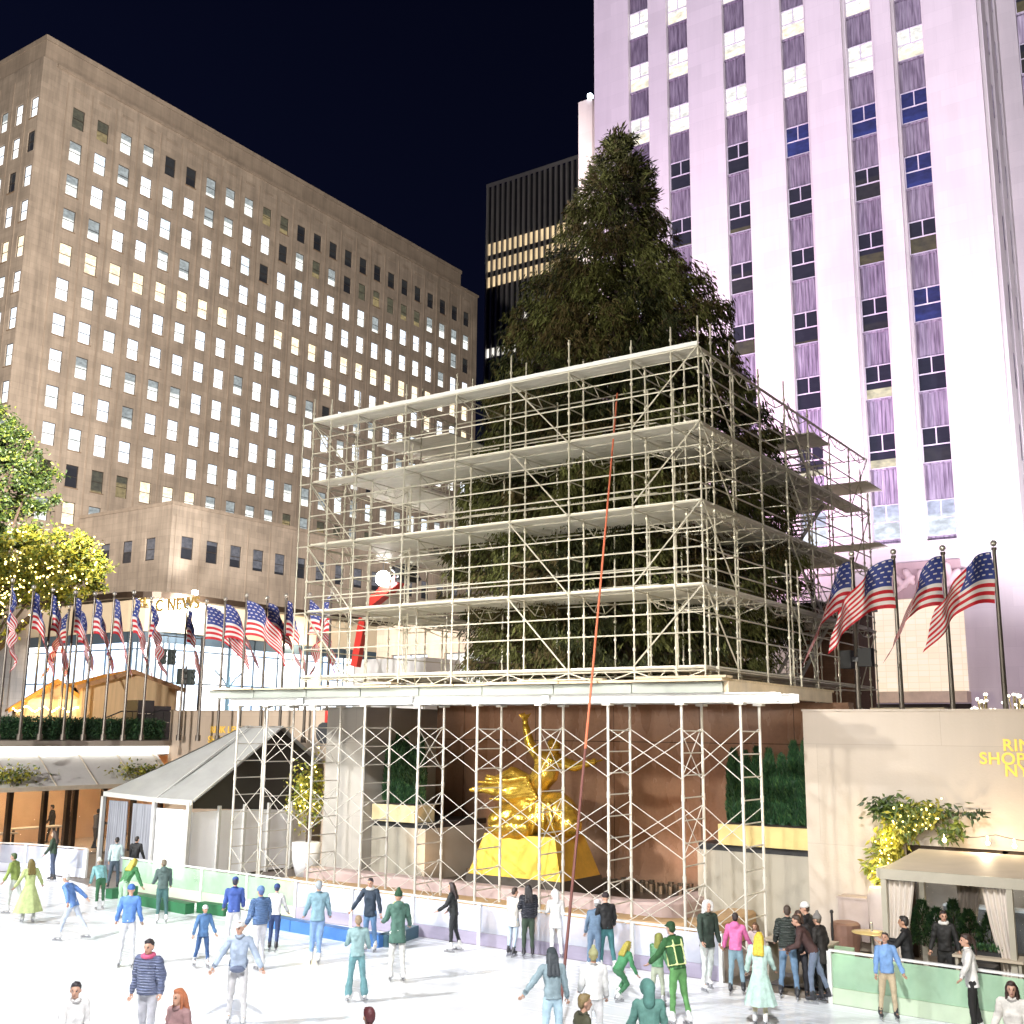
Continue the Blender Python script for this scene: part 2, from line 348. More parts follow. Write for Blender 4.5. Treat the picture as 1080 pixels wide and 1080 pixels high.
def foliage_box(x0, x1, y0, y1, z0, z1, n, L, W, top=None, ms=(0,0,1,1,2)):
    mb = MB()
    for i in range(n):
        f = random.random()
        x = random.uniform(x0, x1); y = random.uniform(y0, y1); z = random.uniform(z0, z1)
        if f < .6: y = y0+abs(random.gauss(0, .1))
        elif f < .8: z = z1-abs(random.gauss(0, .08))
        zt = z1 if top is None else top(x)
        z = z0+(z-z0)*(zt-z0)/(z1-z0)
        d = Vector((random.gauss(0,.5), -abs(random.gauss(0,.6)), random.gauss(.6,.5)))
        leafquad(mb, Vector((x,y,z)), d, rv(), L*random.uniform(.6,1.3), W*random.uniform(.7,1.3), random.choice(ms))
    return mb
for x0, x1, mt, lab, px in ((-26.85+.18, -24.75, M_cream, 'cream', 'left'), (-13.62, XR0-.02, M_gold, 'golden', 'right')):
    t = thing('planter_box', 'long %s planter box on the stone plinth %s of the statue' % (lab, px), 'planter', ((x0+x1)/2, 30.8, 2.36))
    b = MB(); b.box(x0, x1, 30.4, 31.5, 2.36, 2.92); b.build('box', mt, t)
    h = MB(); h.box(x0+.1, x1-.1, 30.5, 31.4, 2.92, 2.94); h.build('soil', pm('soil', (.03,.02,.015), .9), t)
    k = 7 if px == 'right' else 5; wcol = (x1-x0-.2)/k; gl_ = 'golden' if px == 'right' else 'cream'
    for c in range(k):
        cx = x0+.1+wcol*(c+.5); zt = 5.02+random.uniform(-.28,.26); rr = wcol*.56; m = MB()
        lab = 'columnar evergreen in the %s planter, %s' % (gl_, 'nearest the centre of the recess' if (c == 0) == (px == 'right') and c in (0,k-1) else ('tight against the side wall' if c in (0,k-1) else ('second','third','fourth','fifth','sixth')[(c if px == 'right' else k-1-c)-1]+' from the statue side'))
        tt = thing('column_shrub', lab, 'shrub', (cx, 31, 2.94), 'columnar evergreens in the %s planter' % gl_)
        for i in range(2300):
            u = random.random(); r = rr*(1.0 if u < .62 else (1-(u-.62)/.38)**.8)*(.9+.12*math.sin(9*u+c)); an = random.uniform(0, 6.28); q = .72+.34*random.random()**.5
            p = Vector((cx+r*q*math.cos(an), 30.98+r*.9*q*math.sin(an), 2.95+(zt-2.95)*u)); leafquad(m, p, Vector((math.cos(an)*.5, math.sin(an)*.5, random.uniform(.5,1.5))), rv(), random.uniform(.10,.2), .042, random.choice((0,0,1,1,2)))
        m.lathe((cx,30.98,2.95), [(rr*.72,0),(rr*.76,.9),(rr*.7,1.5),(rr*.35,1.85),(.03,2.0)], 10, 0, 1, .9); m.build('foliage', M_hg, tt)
        m = MB(); m.tube((cx,30.98,2.93),(cx,30.98,4.8), .03, 6); m.build('stem', M_dark, tt)
# fountain pool and curbs
M_curb = pm('pink_curb_cover', (.50,.38,.36), .55, 0, .15, .9, bump=.3, bscale=3)
M_curb2 = pm('ochre_curb', (.46,.30,.16), .6, 0, .2, .8, bump=.2)
t = thing('fountain_basin', 'low stepped fountain basin with pinkish curbs below the gilded statue', 'fountain', (-20, 28.5, 0))
b = MB(); b.box(-26.7, -14.4, 29.1, 33.96, 0, .5); b.build('pool_floor', pm('pool_floor', (.05,.035,.025), .3, 0, .3, 3), t)
def curb(pts, w, z0, z1, mat, nm):
    mb = MB(); P = [Vector((x,y,0)) for x, y in pts]
    n = len(P); rows = []
    prof = [(-w/2, z0), (-w/2, z1-.08), (-w/2+.08, z1-.015), (0, z1), (w/2-.08, z1-.015), (w/2, z1-.08), (w/2, z0)]
    for i in range(n):
        d = (P[min(i+1,n-1)]-P[max(i-1,0)]).normalized(); a = Vector((d.y, -d.x, 0))
        rows.append([P[i]+a*o+Vector((0,0,z)) for o, z in prof])
    k = len(prof); v = [p for r in rows for p in r]
    f = [(i*k+j, (i+1)*k+j, (i+1)*k+(j+1) % k, i*k+(j+1) % k) for i in range(n-1) for j in range(k)]
    f += [tuple(range(k)), tuple(range((n-1)*k, n*k))[::-1]]
    mb.add(v, f); mb.build(nm, mat, t, smooth=False)
def arcpts(xe, y, r, x0, y1, n=8):
    return [(x0, y), (x0*.5+xe*.5, y), (xe-r, y)]+[(xe-r+r*math.sin(math.pi/2*i/n), y+r-r*math.cos(math.pi/2*i/n)) for i in range(1, n+1)]+[(xe, y1)]
curb(arcpts(-14.45, 28.5, 1.1, -27.6, 32.5), .75, 0, .92, M_curb, 'upper_curb')
curb(arcpts(-13.0, 27.3, 1.3, -27.6, 30.4), .9, 0, .68, M_curb2, 'lower_curb')
nz = MB()
for i in range(34):
    for j in range(3):
        x = -26.2+i*.34; y = 33.5-j*.35
        nz.tube((x,y,.5), (x,y,.72+.08*random.random()), .1, 8)
nz.build('nozzle_row', pm('nozzle', (.10,.075,.05), .4, .4, .3, 3), t, kind='stuff')
# ------------------------------------------------------------------ remeshed organic shapes
TMP = bpy.data.scenes.new('workbench')             # scratch scene: keeps each remesh evaluation small; removed at the end
class Caps:
    """bag of tapered capsules and ellipsoids fused into one continuous skin"""
    def __init__(s): s.mb = MB()
    def cap(s, p, q, r1, r2=None, n=10):
        p, q = Vector(p), Vector(q); r2 = r1 if r2 is None else r2
        d = q-p; L = d.length
        if L < 1e-5: s.ell(p, (r1, r1, r1)); return s
        d /= L; up = Vector((0,0,1)) if abs(d.z) < .9 else Vector((0,1,0)); a = d.cross(up).normalized(); b = a.cross(d)
        rows = []
        for t in (-80, -45, 0): rows.append((p+d*r1*math.sin(R_(t)), r1*math.cos(R_(t))))
        for t in (0, 45, 80): rows.append((q+d*r2*math.sin(R_(t)), r2*math.cos(R_(t))))
        v = [c+(a*math.cos(2*math.pi*i/n)+b*math.sin(2*math.pi*i/n))*r for c, r in rows for i in range(n)]
        f = [(j*n+i, j*n+(i+1) % n, (j+1)*n+(i+1) % n, (j+1)*n+i) for j in range(5) for i in range(n)]
        f += [tuple(range(n))[::-1], tuple(range(5*n, 6*n))]
        s.mb.add(v, f); return s
    def ell(s, c, r, rot=None, n=12, k=8):
        m = MB(); m.ball((0,0,0), 1, n, k); rot = rot or Matrix.Identity(3)
        s.mb.add([Vector(c)+rot @ Vector((x*r[0], y*r[1], z*r[2])) for x, y, z in m.v], m.f); return s
    def skin(s, voxel, smooth=3, fac=.5, disp=0, dscale=.13):
        me = bpy.data.meshes.new('t'); me.from_pydata(s.mb.v, [], s.mb.f); me.update()
        o = bpy.data.objects.new('t', me); TMP.collection.objects.link(o)
        r = o.modifiers.new('r', 'REMESH'); r.mode = 'VOXEL'; r.voxel_size = voxel; r.use_smooth_shade = True
        if smooth:
            q = o.modifiers.new('s', 'SMOOTH'); q.iterations = smooth; q.factor = fac
        if disp:
            tx = bpy.data.textures.new('folds', 'CLOUDS'); tx.noise_scale = dscale; tx.noise_depth = 3
            dm = o.modifiers.new('d', 'DISPLACE'); dm.texture = tx; dm.strength = disp; dm.mid_level = .5
        vl_ = TMP.view_layers[0]; vl_.update(); dg = vl_.depsgraph; dg.update()
        out = bpy.data.meshes.new_from_object(o.evaluated_get(dg))
        bpy.data.objects.remove(o); bpy.data.meshes.remove(me)
        return out
def meshobj(name, me, mat, parent, loc=None, rot=None):
    o = bpy.data.objects.new(name, me); COL.objects.link(o)
    if mat is not None: me.materials.clear(); me.materials.append(mat)
    o.parent = parent
    return o
# ------------------------------------------------------------------ gilded statue (generic reclining figure on a mound)
M_gild = pm('gilded_bronze', (.76,.48,.07), .24, .8, .3, 4, bump=.3, bscale=9)
M_gild2 = pm('gilded_plinth', (.70,.46,.07), .34, .65, .22, 1.6, bump=.25, bscale=5)
sx0, sy0 = -19.55, 29.9
t = thing('statue', 'gilded figure statue on a slanted golden pedestal in front of the brown wall', 'statue', (sx0, sy0, .5))
pb = MB()
def frus(mb, c, z0, z1, a0, b0, a1, b1, m=0):
    x, y = c
    v = [(x-a0,y-b0,z0),(x+a0,y-b0,z0),(x+a0,y+b0,z0),(x-a0,y+b0,z0),(x-a1,y-b1,z1),(x+a1,y-b1,z1),(x+a1,y+b1,z1),(x-a1,y+b1,z1)]
    mb.add(v, [(0,1,2,3)[::-1],(4,5,6,7),(0,1,5,4),(1,2,6,5),(2,3,7,6),(3,0,4,7)], m)
frus(pb, (sx0, sy0), .5, 1.15, 1.75, 1.25, 1.7, 1.2, 1); frus(pb, (sx0, sy0), 1.15, 2.35, 1.68, 1.15, 1.28, .85, 0)
pb.build('pedestal', [M_gild2, pm('dark_base', (.05,.04,.03), .5)], t)
c = Caps(); S = Vector((sx0, sy0, 0))
def q(x, y, z): return S+Vector((x, y, z))
for i in range(26):                                     # rocky mound
    a = random.uniform(0, 6.28); r = random.uniform(.2, 1.0)
    c.ell(q(r*1.55*math.cos(a), r*.85*math.sin(a), 2.5+.85*(1-r)+random.uniform(-.1,.15)), (random.uniform(.32,.6), random.uniform(.28,.5), random.uniform(.26,.48)))
c.ell(q(-.1,0,2.85), (1.5,.85,.55)); c.ell(q(.85,-.05,2.95), (.7,.6,.7)); c.ell(q(-.7,.05,2.95), (.8,.55,.45))
me = c.skin(.045, 4, disp=.07, dscale=.3); meshobj('mound', me, M_gild, t); me.transform(Matrix.Translation(-Vector(t['_b'])))
c = Caps()                                              # body, lying along -X with raised torso
c.cap(q(-.15,-.1,3.72), q(.15,-.1,3.8), 0.403, 0.403); c.cap(q(.15,-.1,3.8), q(.55,-.15,4.25), 0.351, 0.429); c.cap(q(.5,-.15,4.3), q(.72,-.18,4.52), 0.416, 0.351)
c.cap(q(.45,-.3,4.62), q(.95,-.05,4.55), 0.260, 0.260)
c.cap(q(.74,-.2,4.6), q(.82,-.24,4.85), 0.169, 0.156); c.ell(q(.88,-.27,5.02), (.22,.22,.27)); c.ell(q(.93,-.47,4.99), (.05,.07,.06))
c.cap(q(-.15,-.25,3.72), q(-1.05,-.4,3.78), 0.325, 0.221); c.cap(q(-1.05,-.4,3.78), q(-1.95,-.25,3.62), 0.221, 0.130)
c.cap(q(-.15,.05,3.75), q(-.85,.05,4.15), 0.325, 0.221); c.cap(q(-.85,.05,4.15), q(-1.6,.1,3.9), 0.208, 0.130)
c.cap(q(-1.95,-.25,3.62), q(-2.2,-.35,3.6), 0.130, 0.078); c.cap(q(-1.6,.1,3.9), q(-1.85,.0,3.95), 0.130, 0.078)
c.cap(q(.95,-.1,4.55), q(1.6,-.2,4.42), 0.221, 0.169); c.cap(q(1.6,-.2,4.42), q(2.2,-.3,4.55), 0.169, 0.111)
c.cap(q(.42,-.25,4.6), q(.02,-.3,5.05), 0.221, 0.169); c.cap(q(.02,-.3,5.05), q(-.12,-.35,5.62), 0.169, 0.111)
for h, d in ((q(2.25,-.31,4.57), Vector((1,-.1,.15))), (q(-.13,-.35,5.68), Vector((-.1,0,1)))):
    c.ell(h+d*.08, (.11,.09,.11))
    for k in range(5): c.cap(h+d*.1, h+d*(.3+.03*(k % 3))+Vector((.0,.14,.02) if abs(d.x) > .5 else (.14,.1,0))*(k-2)*.55, .04, .028, 6)
me = c.skin(.03, 3, disp=.012, dscale=.12); o = meshobj('figure', me, M_gild, t); me.transform(Matrix.Translation(-Vector(t['_b'])))
c = Caps()                                              # drapery: long wind-blown folds
for i in range(7):
    z = 3.35+.1*i; y0 = -.45-.03*i
    p0 = q(.35-.05*i, y0, z+.1); p1 = q(-.6, y0-.08*math.sin(i), z-.02); p2 = q(-1.45-.12*(i % 3), y0+.1*math.cos(2*i), z+.12*math.sin(i*1.3))
    c.cap(p0, p1, .09, .085, 7); c.cap(p1, p2, .085, .05, 7)
for i in range(5):
    p0 = q(.1+.2*i, -.55, 3.3); p1 = q(-.1+.3*i, -.72, 2.75); c.cap(p0, p1, .1, .07, 7); c.cap(p1, q(-.4+.4*i, -.75, 2.45), .07, .05, 7)
me = c.skin(.03, 3, disp=.015, dscale=.12); meshobj('drapery', me, M_gild, t); me.transform(Matrix.Translation(-Vector(t['_b'])))
# ------------------------------------------------------------------ white shoring towers
GX = [-12.57-2.13*k for k in range(8)]                  # shared 7-ft bay grid
M_shor = pm('white_steel', (.62,.59,.53), .38, .15, .06, 2)
t = thing('shoring_scaffold', 'white ladder frames with cross braces holding up the timber platform', 'shoring', (-19, 26.6, 0))
SX = [-10.98]+GX+[-28.85]
YF, YB, ZB = 26.0, 27.2, 6.2
for i, x in enumerate(SX):
    f = MB()
    for y in (YF, YB):
        f.tube((x,y,.08), (x,y,ZB), .037, 8); f.box(x-.1, x+.1, y-.1, y+.1, 0, .08)
        f.box(x-.12, x+.12, y-.12, y+.12, ZB-.06, ZB-.003)
        for z in (1.9, 3.85): f.tube((x,y,z-.08), (x,y,z+.08), .048, 8)
    z = .55
    while z < ZB-.2:
        f.tube((x,YF,z), (x,YB,z), .018, 6); z += .55
    f.build('ladder_frame', M_shor, t)
for y in (YF, YB):
    for a, b in zip(SX[:-1], SX[1:]):
        for k in range(3):
            f = MB(); z0 = .45+1.93*k; z1 = z0+1.25
            f.tube((a,y-.05,z0), (b,y-.05,z1), .0115, 5); f.tube((a,y-.082,z1), (b,y-.082,z0), .0115, 5); f.tube(((a+b)/2,y-.1,(z0+z1)/2), ((a+b)/2,y-.035,(z0+z1)/2), .02, 6)
            f.build('cross_brace', M_shor, t)
for x in SX[1:-1:2]:
    for k in range(3):
        f = MB(); z0 = .45+1.93*k; f.tube((x-.03,YF,z0), (x-.03,YB,z0+1.25), .0115, 5); f.tube((x-.058,YF,z0+1.25), (x-.058,YB,z0), .0115, 5)
        f.build('cross_brace', M_shor, t)
for y in (YF, YB):                                      # steel header beams (I section, spliced)
    f = MB(); xs = [-29.3, -25.9, -21.4, -16.6, -10.0]
    for a, b in zip(xs[:-1], xs[1:]):
        f.box(a+.01, b-.01, y-.1, y+.1, ZB, ZB+.03); f.box(a+.01, b-.01, y-.1, y+.1, ZB+.21, ZB+.24); f.box(a+.01, b-.01, y-.02, y+.02, ZB+.03, ZB+.21)
        f.box(b-.12, b+.12, y-.13, y-.1, ZB+.02, ZB+.22)
    for x in SX: f.box(x-.06, x+.06, y-.115, y+.115, ZB-.04, ZB+.03)
    f.build('steel_beam', M_white, t)
# ------------------------------------------------------------------ timber platform on the towers
t = thing('timber_platform', 'long timber platform under the tube scaffold bridging the statue recess', 'platform', (-20, 30, 6.45))
M_alu = pm('aluminium_joist', (.34,.36,.32), .4, .2, .12, 1.5)
M_wood = pm('pale_timber', (.62,.50,.33), .65, 0, .2, 1.5, stretch=(.6,6,6), bump=.2)
M_ply = pm('plywood_edge', (.70,.58,.42), .7, 0, .15, 2)
xs = [-30.2, -28.0, -25.6, -23.3, -21.0, -18.7, -16.3, -13.9, -11.35]
for a, b in zip(xs[:-1], xs[1:]):
    f = MB(); f.box(a+.015, b-.015, 25.84, 25.9, 6.445, 6.68); f.box(a+.015, b-.015, 25.8, 25.94, 6.68, 6.7); f.box(a+.015, b-.015, 25.8, 25.94, 6.442, 6.46)
    f.build('joist', M_alu, t)
f = MB()
x = -30.1
while x < -11.3: f.box(x-.04, x+.04, 26.12, 33.6, 6.445, 6.695); x += .55
f.build('joist_row', M_wood, t)
f = MB(); f.box(-11.4, -11.25, 25.95, 33.7, 6.40, 6.72); f.build('edge_beam', M_ply, t)
for k in range(16):
    a = -30.3+k*1.19; dz = random.uniform(0, .05); f = MB()
    f.box(a, a+1.18, 25.72-random.uniform(0,.12), 33.75+random.uniform(0,.2), 6.705+dz*.3, 6.745+dz); f.build('plank', M_wood, t)
f = MB(); f.box(-23, -21.9, 25.62, 26.0, 6.80, 6.85); f.box(-17.4, -14.7, 25.68, 25.95, 6.80, 6.84); f.box(-13.7, -11.2, 25.66, 26.1, 6.80, 6.86); f.build('loose_plank', M_wood, t)
# ------------------------------------------------------------------ tube scaffold round the tree
t = thing('tube_scaffold', 'tall pale tube scaffold with plank decks wrapped around the big spruce', 'scaffold', (-20, 35.3, 4.9))
X0, X1 = GX[7], GX[0]                                    # -27.48 .. -12.57
Y0, Y1 = 27.5, 42.95; NY = 8
GY = [Y0+(Y1-Y0)*k/7 for k in range(8)]
WD, WI = .85, 2.75                                       # second row, inner row
LV = [7.15, 9.38, 11.70, 13.95, 16.15]
zb = lambda y: 6.76 if y < 33.6 else 4.9
def standard(x, y, top, r=.026):
    f = MB(); z0 = zb(y)
    f.tube((x,y,z0+.02), (x,y,top), r, 7); f.box(x-.09, x+.09, y-.09, y+.09, z0-.005, z0+.02)
    z = z0+.4
    while z < top-.1: f.tube((x,y,z-.035), (x,y,z+.035), r*1.9, 6); z += .55
    f.build('standard', M_galv, t)
ring_f = []
for x in GX:
    for o, tp in ((0, 16.75), (WD, 16.6), (WI, 16.0)):
        if o == WI and not (X0+WI-1 < x < X1-WI+1): continue
        standard(x, Y0+o, tp+random.uniform(0,.5)); 
        if o != WI or random.random() < .6: standard(x, Y1-o, tp-random.uniform(0,2.0))
for y in GY[1:-1]:
    for o, tp in ((0, 16.5), (WD, 16.4), (WI, 15.5)):
        if o == WI and not (Y0+WI-1 < y < Y1-WI+1): continue
        standard(X1-o, y, tp+random.uniform(0,.5)-max(0,(y-34)*.12)); standard(X0+o, y, tp+random.uniform(0,.4))
for x in (X1-WD, X0+WD):
    standard(x, Y0, 16.9); standard(x, Y0+WD, 16.5)
standard(X1+.7, GY[2], 10.6); standard(X1+.7, GY[2]+.9, 10.4)
def ledger(p, q, r=.023):
    f = MB(); f.tube(p, q, r, 6); f.build('ledger', M_galv, t)
for li, z in enumerate(LV):
    hs = [0, .52, 1.05] if li else [0, .95, 1.5]
    if li == 4: hs = [0]
    for h in hs:
        ledger((X0,Y0,z+h+.02), (X1,Y0,z+h+.02)); ledger((X1,Y0,z+h), (X1,Y1,z+h))
        if h < 1.2: ledger((X0,Y0,z+h), (X0,Y1,z+h))
        if h < .8: ledger((X0,Y0+WD,z+h+.03), (X1,Y0+WD,z+h+.03)); ledger((X1-WD,Y0,z+h-.04), (X1-WD,Y1,z+h-.04))
        if h == 0: ledger((X0,Y1,z), (X1,Y1,z)); ledger((X0+WI,Y0+WI,z-.02), (X1-WI,Y0+WI,z-.02)); ledger((X1-WI,Y0+WI,z-.05), (X1-WI,Y1-WI,z-.05)); ledger((X0+WI,Y0+WI,z-.05), (X0+WI,Y1-WI,z-.05))
for z in LV[1:4]:
    for x in GX:
        for dz in (-.02, 1.05):
            f = MB(); f.tube((x,Y0,z+dz), (x,Y0+WD,z+dz), .02, 5); f.build('transom', M_galv, t)
    for y in GY[1:]:
        f = MB(); f.tube((X1,y,z+1.05), (X1-WD,y,z+1.05), .02, 5); f.build('transom', M_galv, t)
    for h in (.52, 1.05): ledger((X0+WI,Y0+WI,z+h), (X1-WI,Y0+WI,z+h), .02); ledger((X1-WI,Y0+WI,z+h), (X1-WI,Y1-WI,z+h), .02)
    ledger((X0,Y0-.03,z+1.6), (X1,Y0-.03,z+1.6), .02)
def truss(p, q, d=.33):
    f = MB(); p, q = Vector(p), Vector(q)
    f.tube(p, q, .022, 6); m1 = p.lerp(q,.33)-Vector((0,0,d)); m2 = p.lerp(q,.67)-Vector((0,0,d))
    f.path([p, m1, m2, q], .018, 5); f.tube(p.lerp(q,.45), m1, .014, 5); f.tube(p.lerp(q,.55), m2, .014, 5)
    f.build('deck_truss', M_galv, t)
for z in LV[1:]:
    for x in GX:
        if z < 16: truss((x,Y0+WD,z-.05), (x,Y0+WI,z-.05))
        else: truss((x,Y0,z-.05), (x,Y0+WI,z-.05), .28)
    for y in GY[1:-1]:
        truss((X1,y,z-.05), (X1-WI,y,z-.05)) if z < 16 else truss((X1,y,z-.05), (X1,min(Y1,y+2.1),z-.05), .28)
        if z < 14: truss((X0,y,z-.05), (X0+WI,y,z-.05))
for y in GY[:-1]: truss((X1,y,LV[3]-.06), (X1,y+2.2,LV[3]-.06), .25) ; truss((X1,y,LV[2]-.06), (X1,y+2.2,LV[2]-.06), .25); truss((X1,y,LV[1]-.06), (X1,y+2.2,LV[1]-.06), .25)
for x in GX[:-1]: truss((x,Y0,LV[0]-.05), (x-2.13,Y0,LV[0]-.05), .22)
def deck(x0, x1, y0, y1, z, along):
    f = MB(); w = .30
    n = max(1, int(((y1-y0) if along == 'x' else (x1-x0))/w))
    for i in range(n):
        if along == 'x':
            a = y0+(y1-y0)*i/n; f.box(x0, x1, a+.006, a+(y1-y0)/n-.006, z, z+.045)
        else:
            a = x0+(x1-x0)*i/n; f.box(a+.006, a+(x1-x0)/n-.006, y0, y1, z, z+.045)
    f.build('deck', M_deck, t)
for z in LV[:4]:
    deck(X0+.05, X1-.05, Y0+.05, Y0+WD-.05, z+.05, 'x')
    deck(X0+.9, X1-.9, Y0+WD+.05, Y0+WI-.05, z+.055, 'x')
    deck(X1-WD+.05, X1-.05, Y0+WD+.1, Y1-.3, z+.06, 'y'); deck(X1-WI+.05, X1-WD-.05, Y0+WI+.1, Y1-1.2, z+.065, 'y')
    deck(X0+.05, X0+WI-.05, Y0+WI+.1, Y1-.3, z+.06, 'y')
    deck(X0+WI, X1-WI, Y1-WD, Y1-.1, z+.05, 'x')
deck(X0+.05, X1-.05, Y0+.04, Y0+WD-.02, LV[4]+.05, 'x'); deck(X0+.3, X0+WI+1, Y0+WI+.3, Y0+WI+5, LV[4]-.2, 'x')
deck(X1-2.6, X1-.1, 37.0, 39.0, LV[4]-.3, 'x'); deck(X1-2.3, X1+.5, 41.2, 43.2, LV[3]+.9, 'x'); deck(X1-2, X1+.6, 42, 43.4, LV[2]+.9, 'x')
f = MB(); f.box(X0, X1, Y0-.04, Y0-.012, LV[4]+.05, LV[4]+.17); f.build('toe_board', M_white, t)
def diag(p, q):
    f = MB(); f.tube(p, q, .023, 6); f.build('diagonal_brace', M_galv, t)
lv2 = LV
for a, b in zip(lv2[:-1], lv2[1:]):
    x = GX[3]; diag((x-2.13*0+.0,Y0-.05,b), (x+2.13,Y0-.05,a))
    diag((GX[1],Y0-.05,a+.1), (GX[0],Y0-.05,b+.02))
    diag((X0,Y0-.05,b), (GX[6],Y0-.05,a))
    diag((X1+.05,GY[0],b), (X1+.05,GY[1],a)); diag((X1+.05,GY[3],b), (X1+.05,GY[4],a)); diag((X1+.05,GY[6],a), (X1+.05,GY[7],b))
    diag((X0-.05,GY[0],b), (X0-.05,GY[1],a)); diag((X0-.05,GY[4],a), (X0-.05,GY[5],b)); diag((GX[2],Y1,a), (GX[1],Y1,b)); diag((GX[5],Y1,b), (GX[4],Y1,a))
f = MB()                                               # outriggers at left end
for z in LV[1:]:
    f.tube((X0-.55,Y0,z), (X0,Y0,z), .023, 6)
f.tube((X0-.5,Y0,6.76), (X0-.5,Y0,16.4), .026, 7); f.build('outrigger', M_galv, t)
for i in range(4):                                      # stair flights at the back right
    a, b = LV[i], LV[i+1]; s0, s1 = (37.2, 40.6) if i % 2 == 0 else (40.6, 37.2); f = MB()
    for x in (X1-1.9, X1-1.0):
        f.bar((x,s0,a+.05), (x,s1,b+.05), .05, .14); f.tube((x,s0,a+1.0), (x,s1,b+1.0), .02, 6); f.tube((x,s0,a+.55), (x,s1,b+.55), .016, 6)
        for k in range(6): u = k/5; yy = s0+(s1-s0)*u; zz = a+(b-a)*u; f.tube((x,yy,zz), (x,yy,zz+1.0), .0115, 5)
    for k in range(10):
        u = (k+.5)/10; yy = s0+(s1-s0)*u; zz = a+(b-a)*u; f.box(X1-1.87, X1-1.03, yy-.11, yy+.11, zz+.03, zz+.06)
    f.build('stair_flight', pm('stair_steel', (.36,.35,.30), .45, .3), t)
# ------------------------------------------------------------------ the big spruce
M_sp = [pm('needles_dark', (.028,.033,.012), .65, 0, .3, .6, spec=.2), pm('needles_olive', (.085,.088,.026), .65, 0, .3, .6, spec=.2), pm('needles_brown', (.090,.068,.028), .7, 0, .3, .6, spec=.2), pm('needles_pale', (.14,.15,.048), .65, 0, .3, .6, spec=.2)]
M_bark = pm('spruce_bark', (.06,.04,.028), .9, 0, .3, 4, bump=.5)
TX, TY = -19.35, 35.3
t = thing('spruce_tree', 'huge dark spruce rising out of the scaffold, tapering to a blunt top', 'tree', (TX, TY, ZP))
f = MB(); f.tube((TX,TY,ZP), (TX,TY,17), .55, 14, r2=.32); f.tube((TX,TY,17), (TX,TY,28.2), .32, 10, r2=.04); f.build('trunk', M_bark, t)
def prof(z):                                            # crown radius by height
    P = [(5.6,5.6),(8,6.4),(12,6.4),(16,5.7),(18.5,5.0),(20,4.6),(22,3.85),(24,2.8),(26,1.75),(27.3,1.1),(28.2,.55),(28.7,.1)]
    for (a, ra), (b, rb) in zip(P[:-1], P[1:]):
        if a <= z <= b: return ra+(rb-ra)*(z-a)/(b-a)
    return .1
crown = MB(); limb = MB()
rnd = random.Random(5)
z = 8.2
lump = [(rnd.uniform(0, 6.28), rnd.uniform(7, 26), rnd.uniform(.6, 1.25)) for _ in range(60)]
while z < 28.5:
    r0 = prof(z); nb = max(5, int(7+r0*2.6))
    ph = rnd.uniform(0, 6.28)
    for b in range(nb):
        a = ph+6.283*b/nb+rnd.gauss(0, .16); zz = z+rnd.gauss(0, .16)
        k = 1
        for la, lz, lk in lump:
            da = abs((a-la+math.pi) % (2*math.pi)-math.pi)
            if da < .42 and abs(zz-lz) < 1.1: k *= 1+(lk-1)*.4
        k = min(1.16, max(.62, k))
        L = r0*k*rnd.uniform(.90, 1.03); dirv = Vector((math.cos(a), math.sin(a), 0)); sag = .07*L+.2*rnd.random()
        p0 = Vector((TX, TY, zz)); up_t = .25 if z > 24 else 0
        def bp(u): return p0+dirv*L*u+Vector((0,0,-sag*u*(2-1.4*u)*1.7+up_t*L*u))
        if L > 1.2: limb.path([bp(0), bp(.5), bp(.92)], .03, 4)
        tn = noise.noise(Vector((2.6*math.cos(a), 2.6*math.sin(a), zz*.33)))+.35*rnd.gauss(0,.5); tone = 0 if tn < -.22 else (2 if tn < -.02 else (1 if tn < .28 else 3)); ns = int(22+L*19)
        side = Vector((-dirv.y, dirv.x, 0))
        for s_ in range(ns):
            u = 1-(rnd.random()**1.5)*.75; p = bp(u)
            w = rnd.gauss(0, .30)*(1.12-u*.55)*min(1.6, L*.42); p = p+side*w+Vector((0,0,rnd.gauss(-.05,.12)))
            d = dirv*rnd.uniform(.3,1.0)+side*rnd.gauss(0,.55)+Vector((0,0,-rnd.uniform(.5,1.7) if z < 25.5 else rnd.uniform(-.5,.9)))
            m = tone if rnd.random() < .72 else rnd.choice((0,0,1,1,2,3))
            ll = rnd.uniform(.16,.36)
            if p.z < 7.4: continue
            for q_ in range(3): leafquad(crown, p+Vector((rnd.gauss(0,.06),rnd.gauss(0,.06),rnd.gauss(0,.08))), d+side*rnd.gauss(0,.45)+Vector((0,0,rnd.gauss(-.15,.3))), Vector((rnd.gauss(0,1),rnd.gauss(0,1),rnd.gauss(0,1))), ll*rnd.uniform(.6,1.1), ll*.19, m)
    z += .34+.012*r0
for i in range(160):
    p = Vector((TX+rnd.gauss(0,.16), TY+rnd.gauss(0,.16), rnd.uniform(27.2,28.7))); leafquad(crown, p, Vector((rnd.gauss(0,.5),rnd.gauss(0,.5),1)), rv(), .4, .1, rnd.choice((0,1,1,2)))
crown.build('crown', M_sp, t); limb.build('limbs', M_bark, t)
# the hanging rope
p0 = aty(651, 415, 29.2); p2 = atz(588, 1096, .02)
mb = MB(); n = 24; P = []
for i in range(n+1):
    u = i/n; P.append(p0.lerp(p2, u)+Vector((0,0,-.25*math.sin(math.pi*u))))
mb.path(P[:17], .028, 6, 0); mb.path(P[16:], .03, 6, 1)
mb.build('tag_line', [pm('orange_rope', (.62,.16,.08), .7), pm('brown_rope', (.16,.06,.05), .7)], base=p2, label='long orange rope hanging from the scaffold down to the ice', cat='rope')
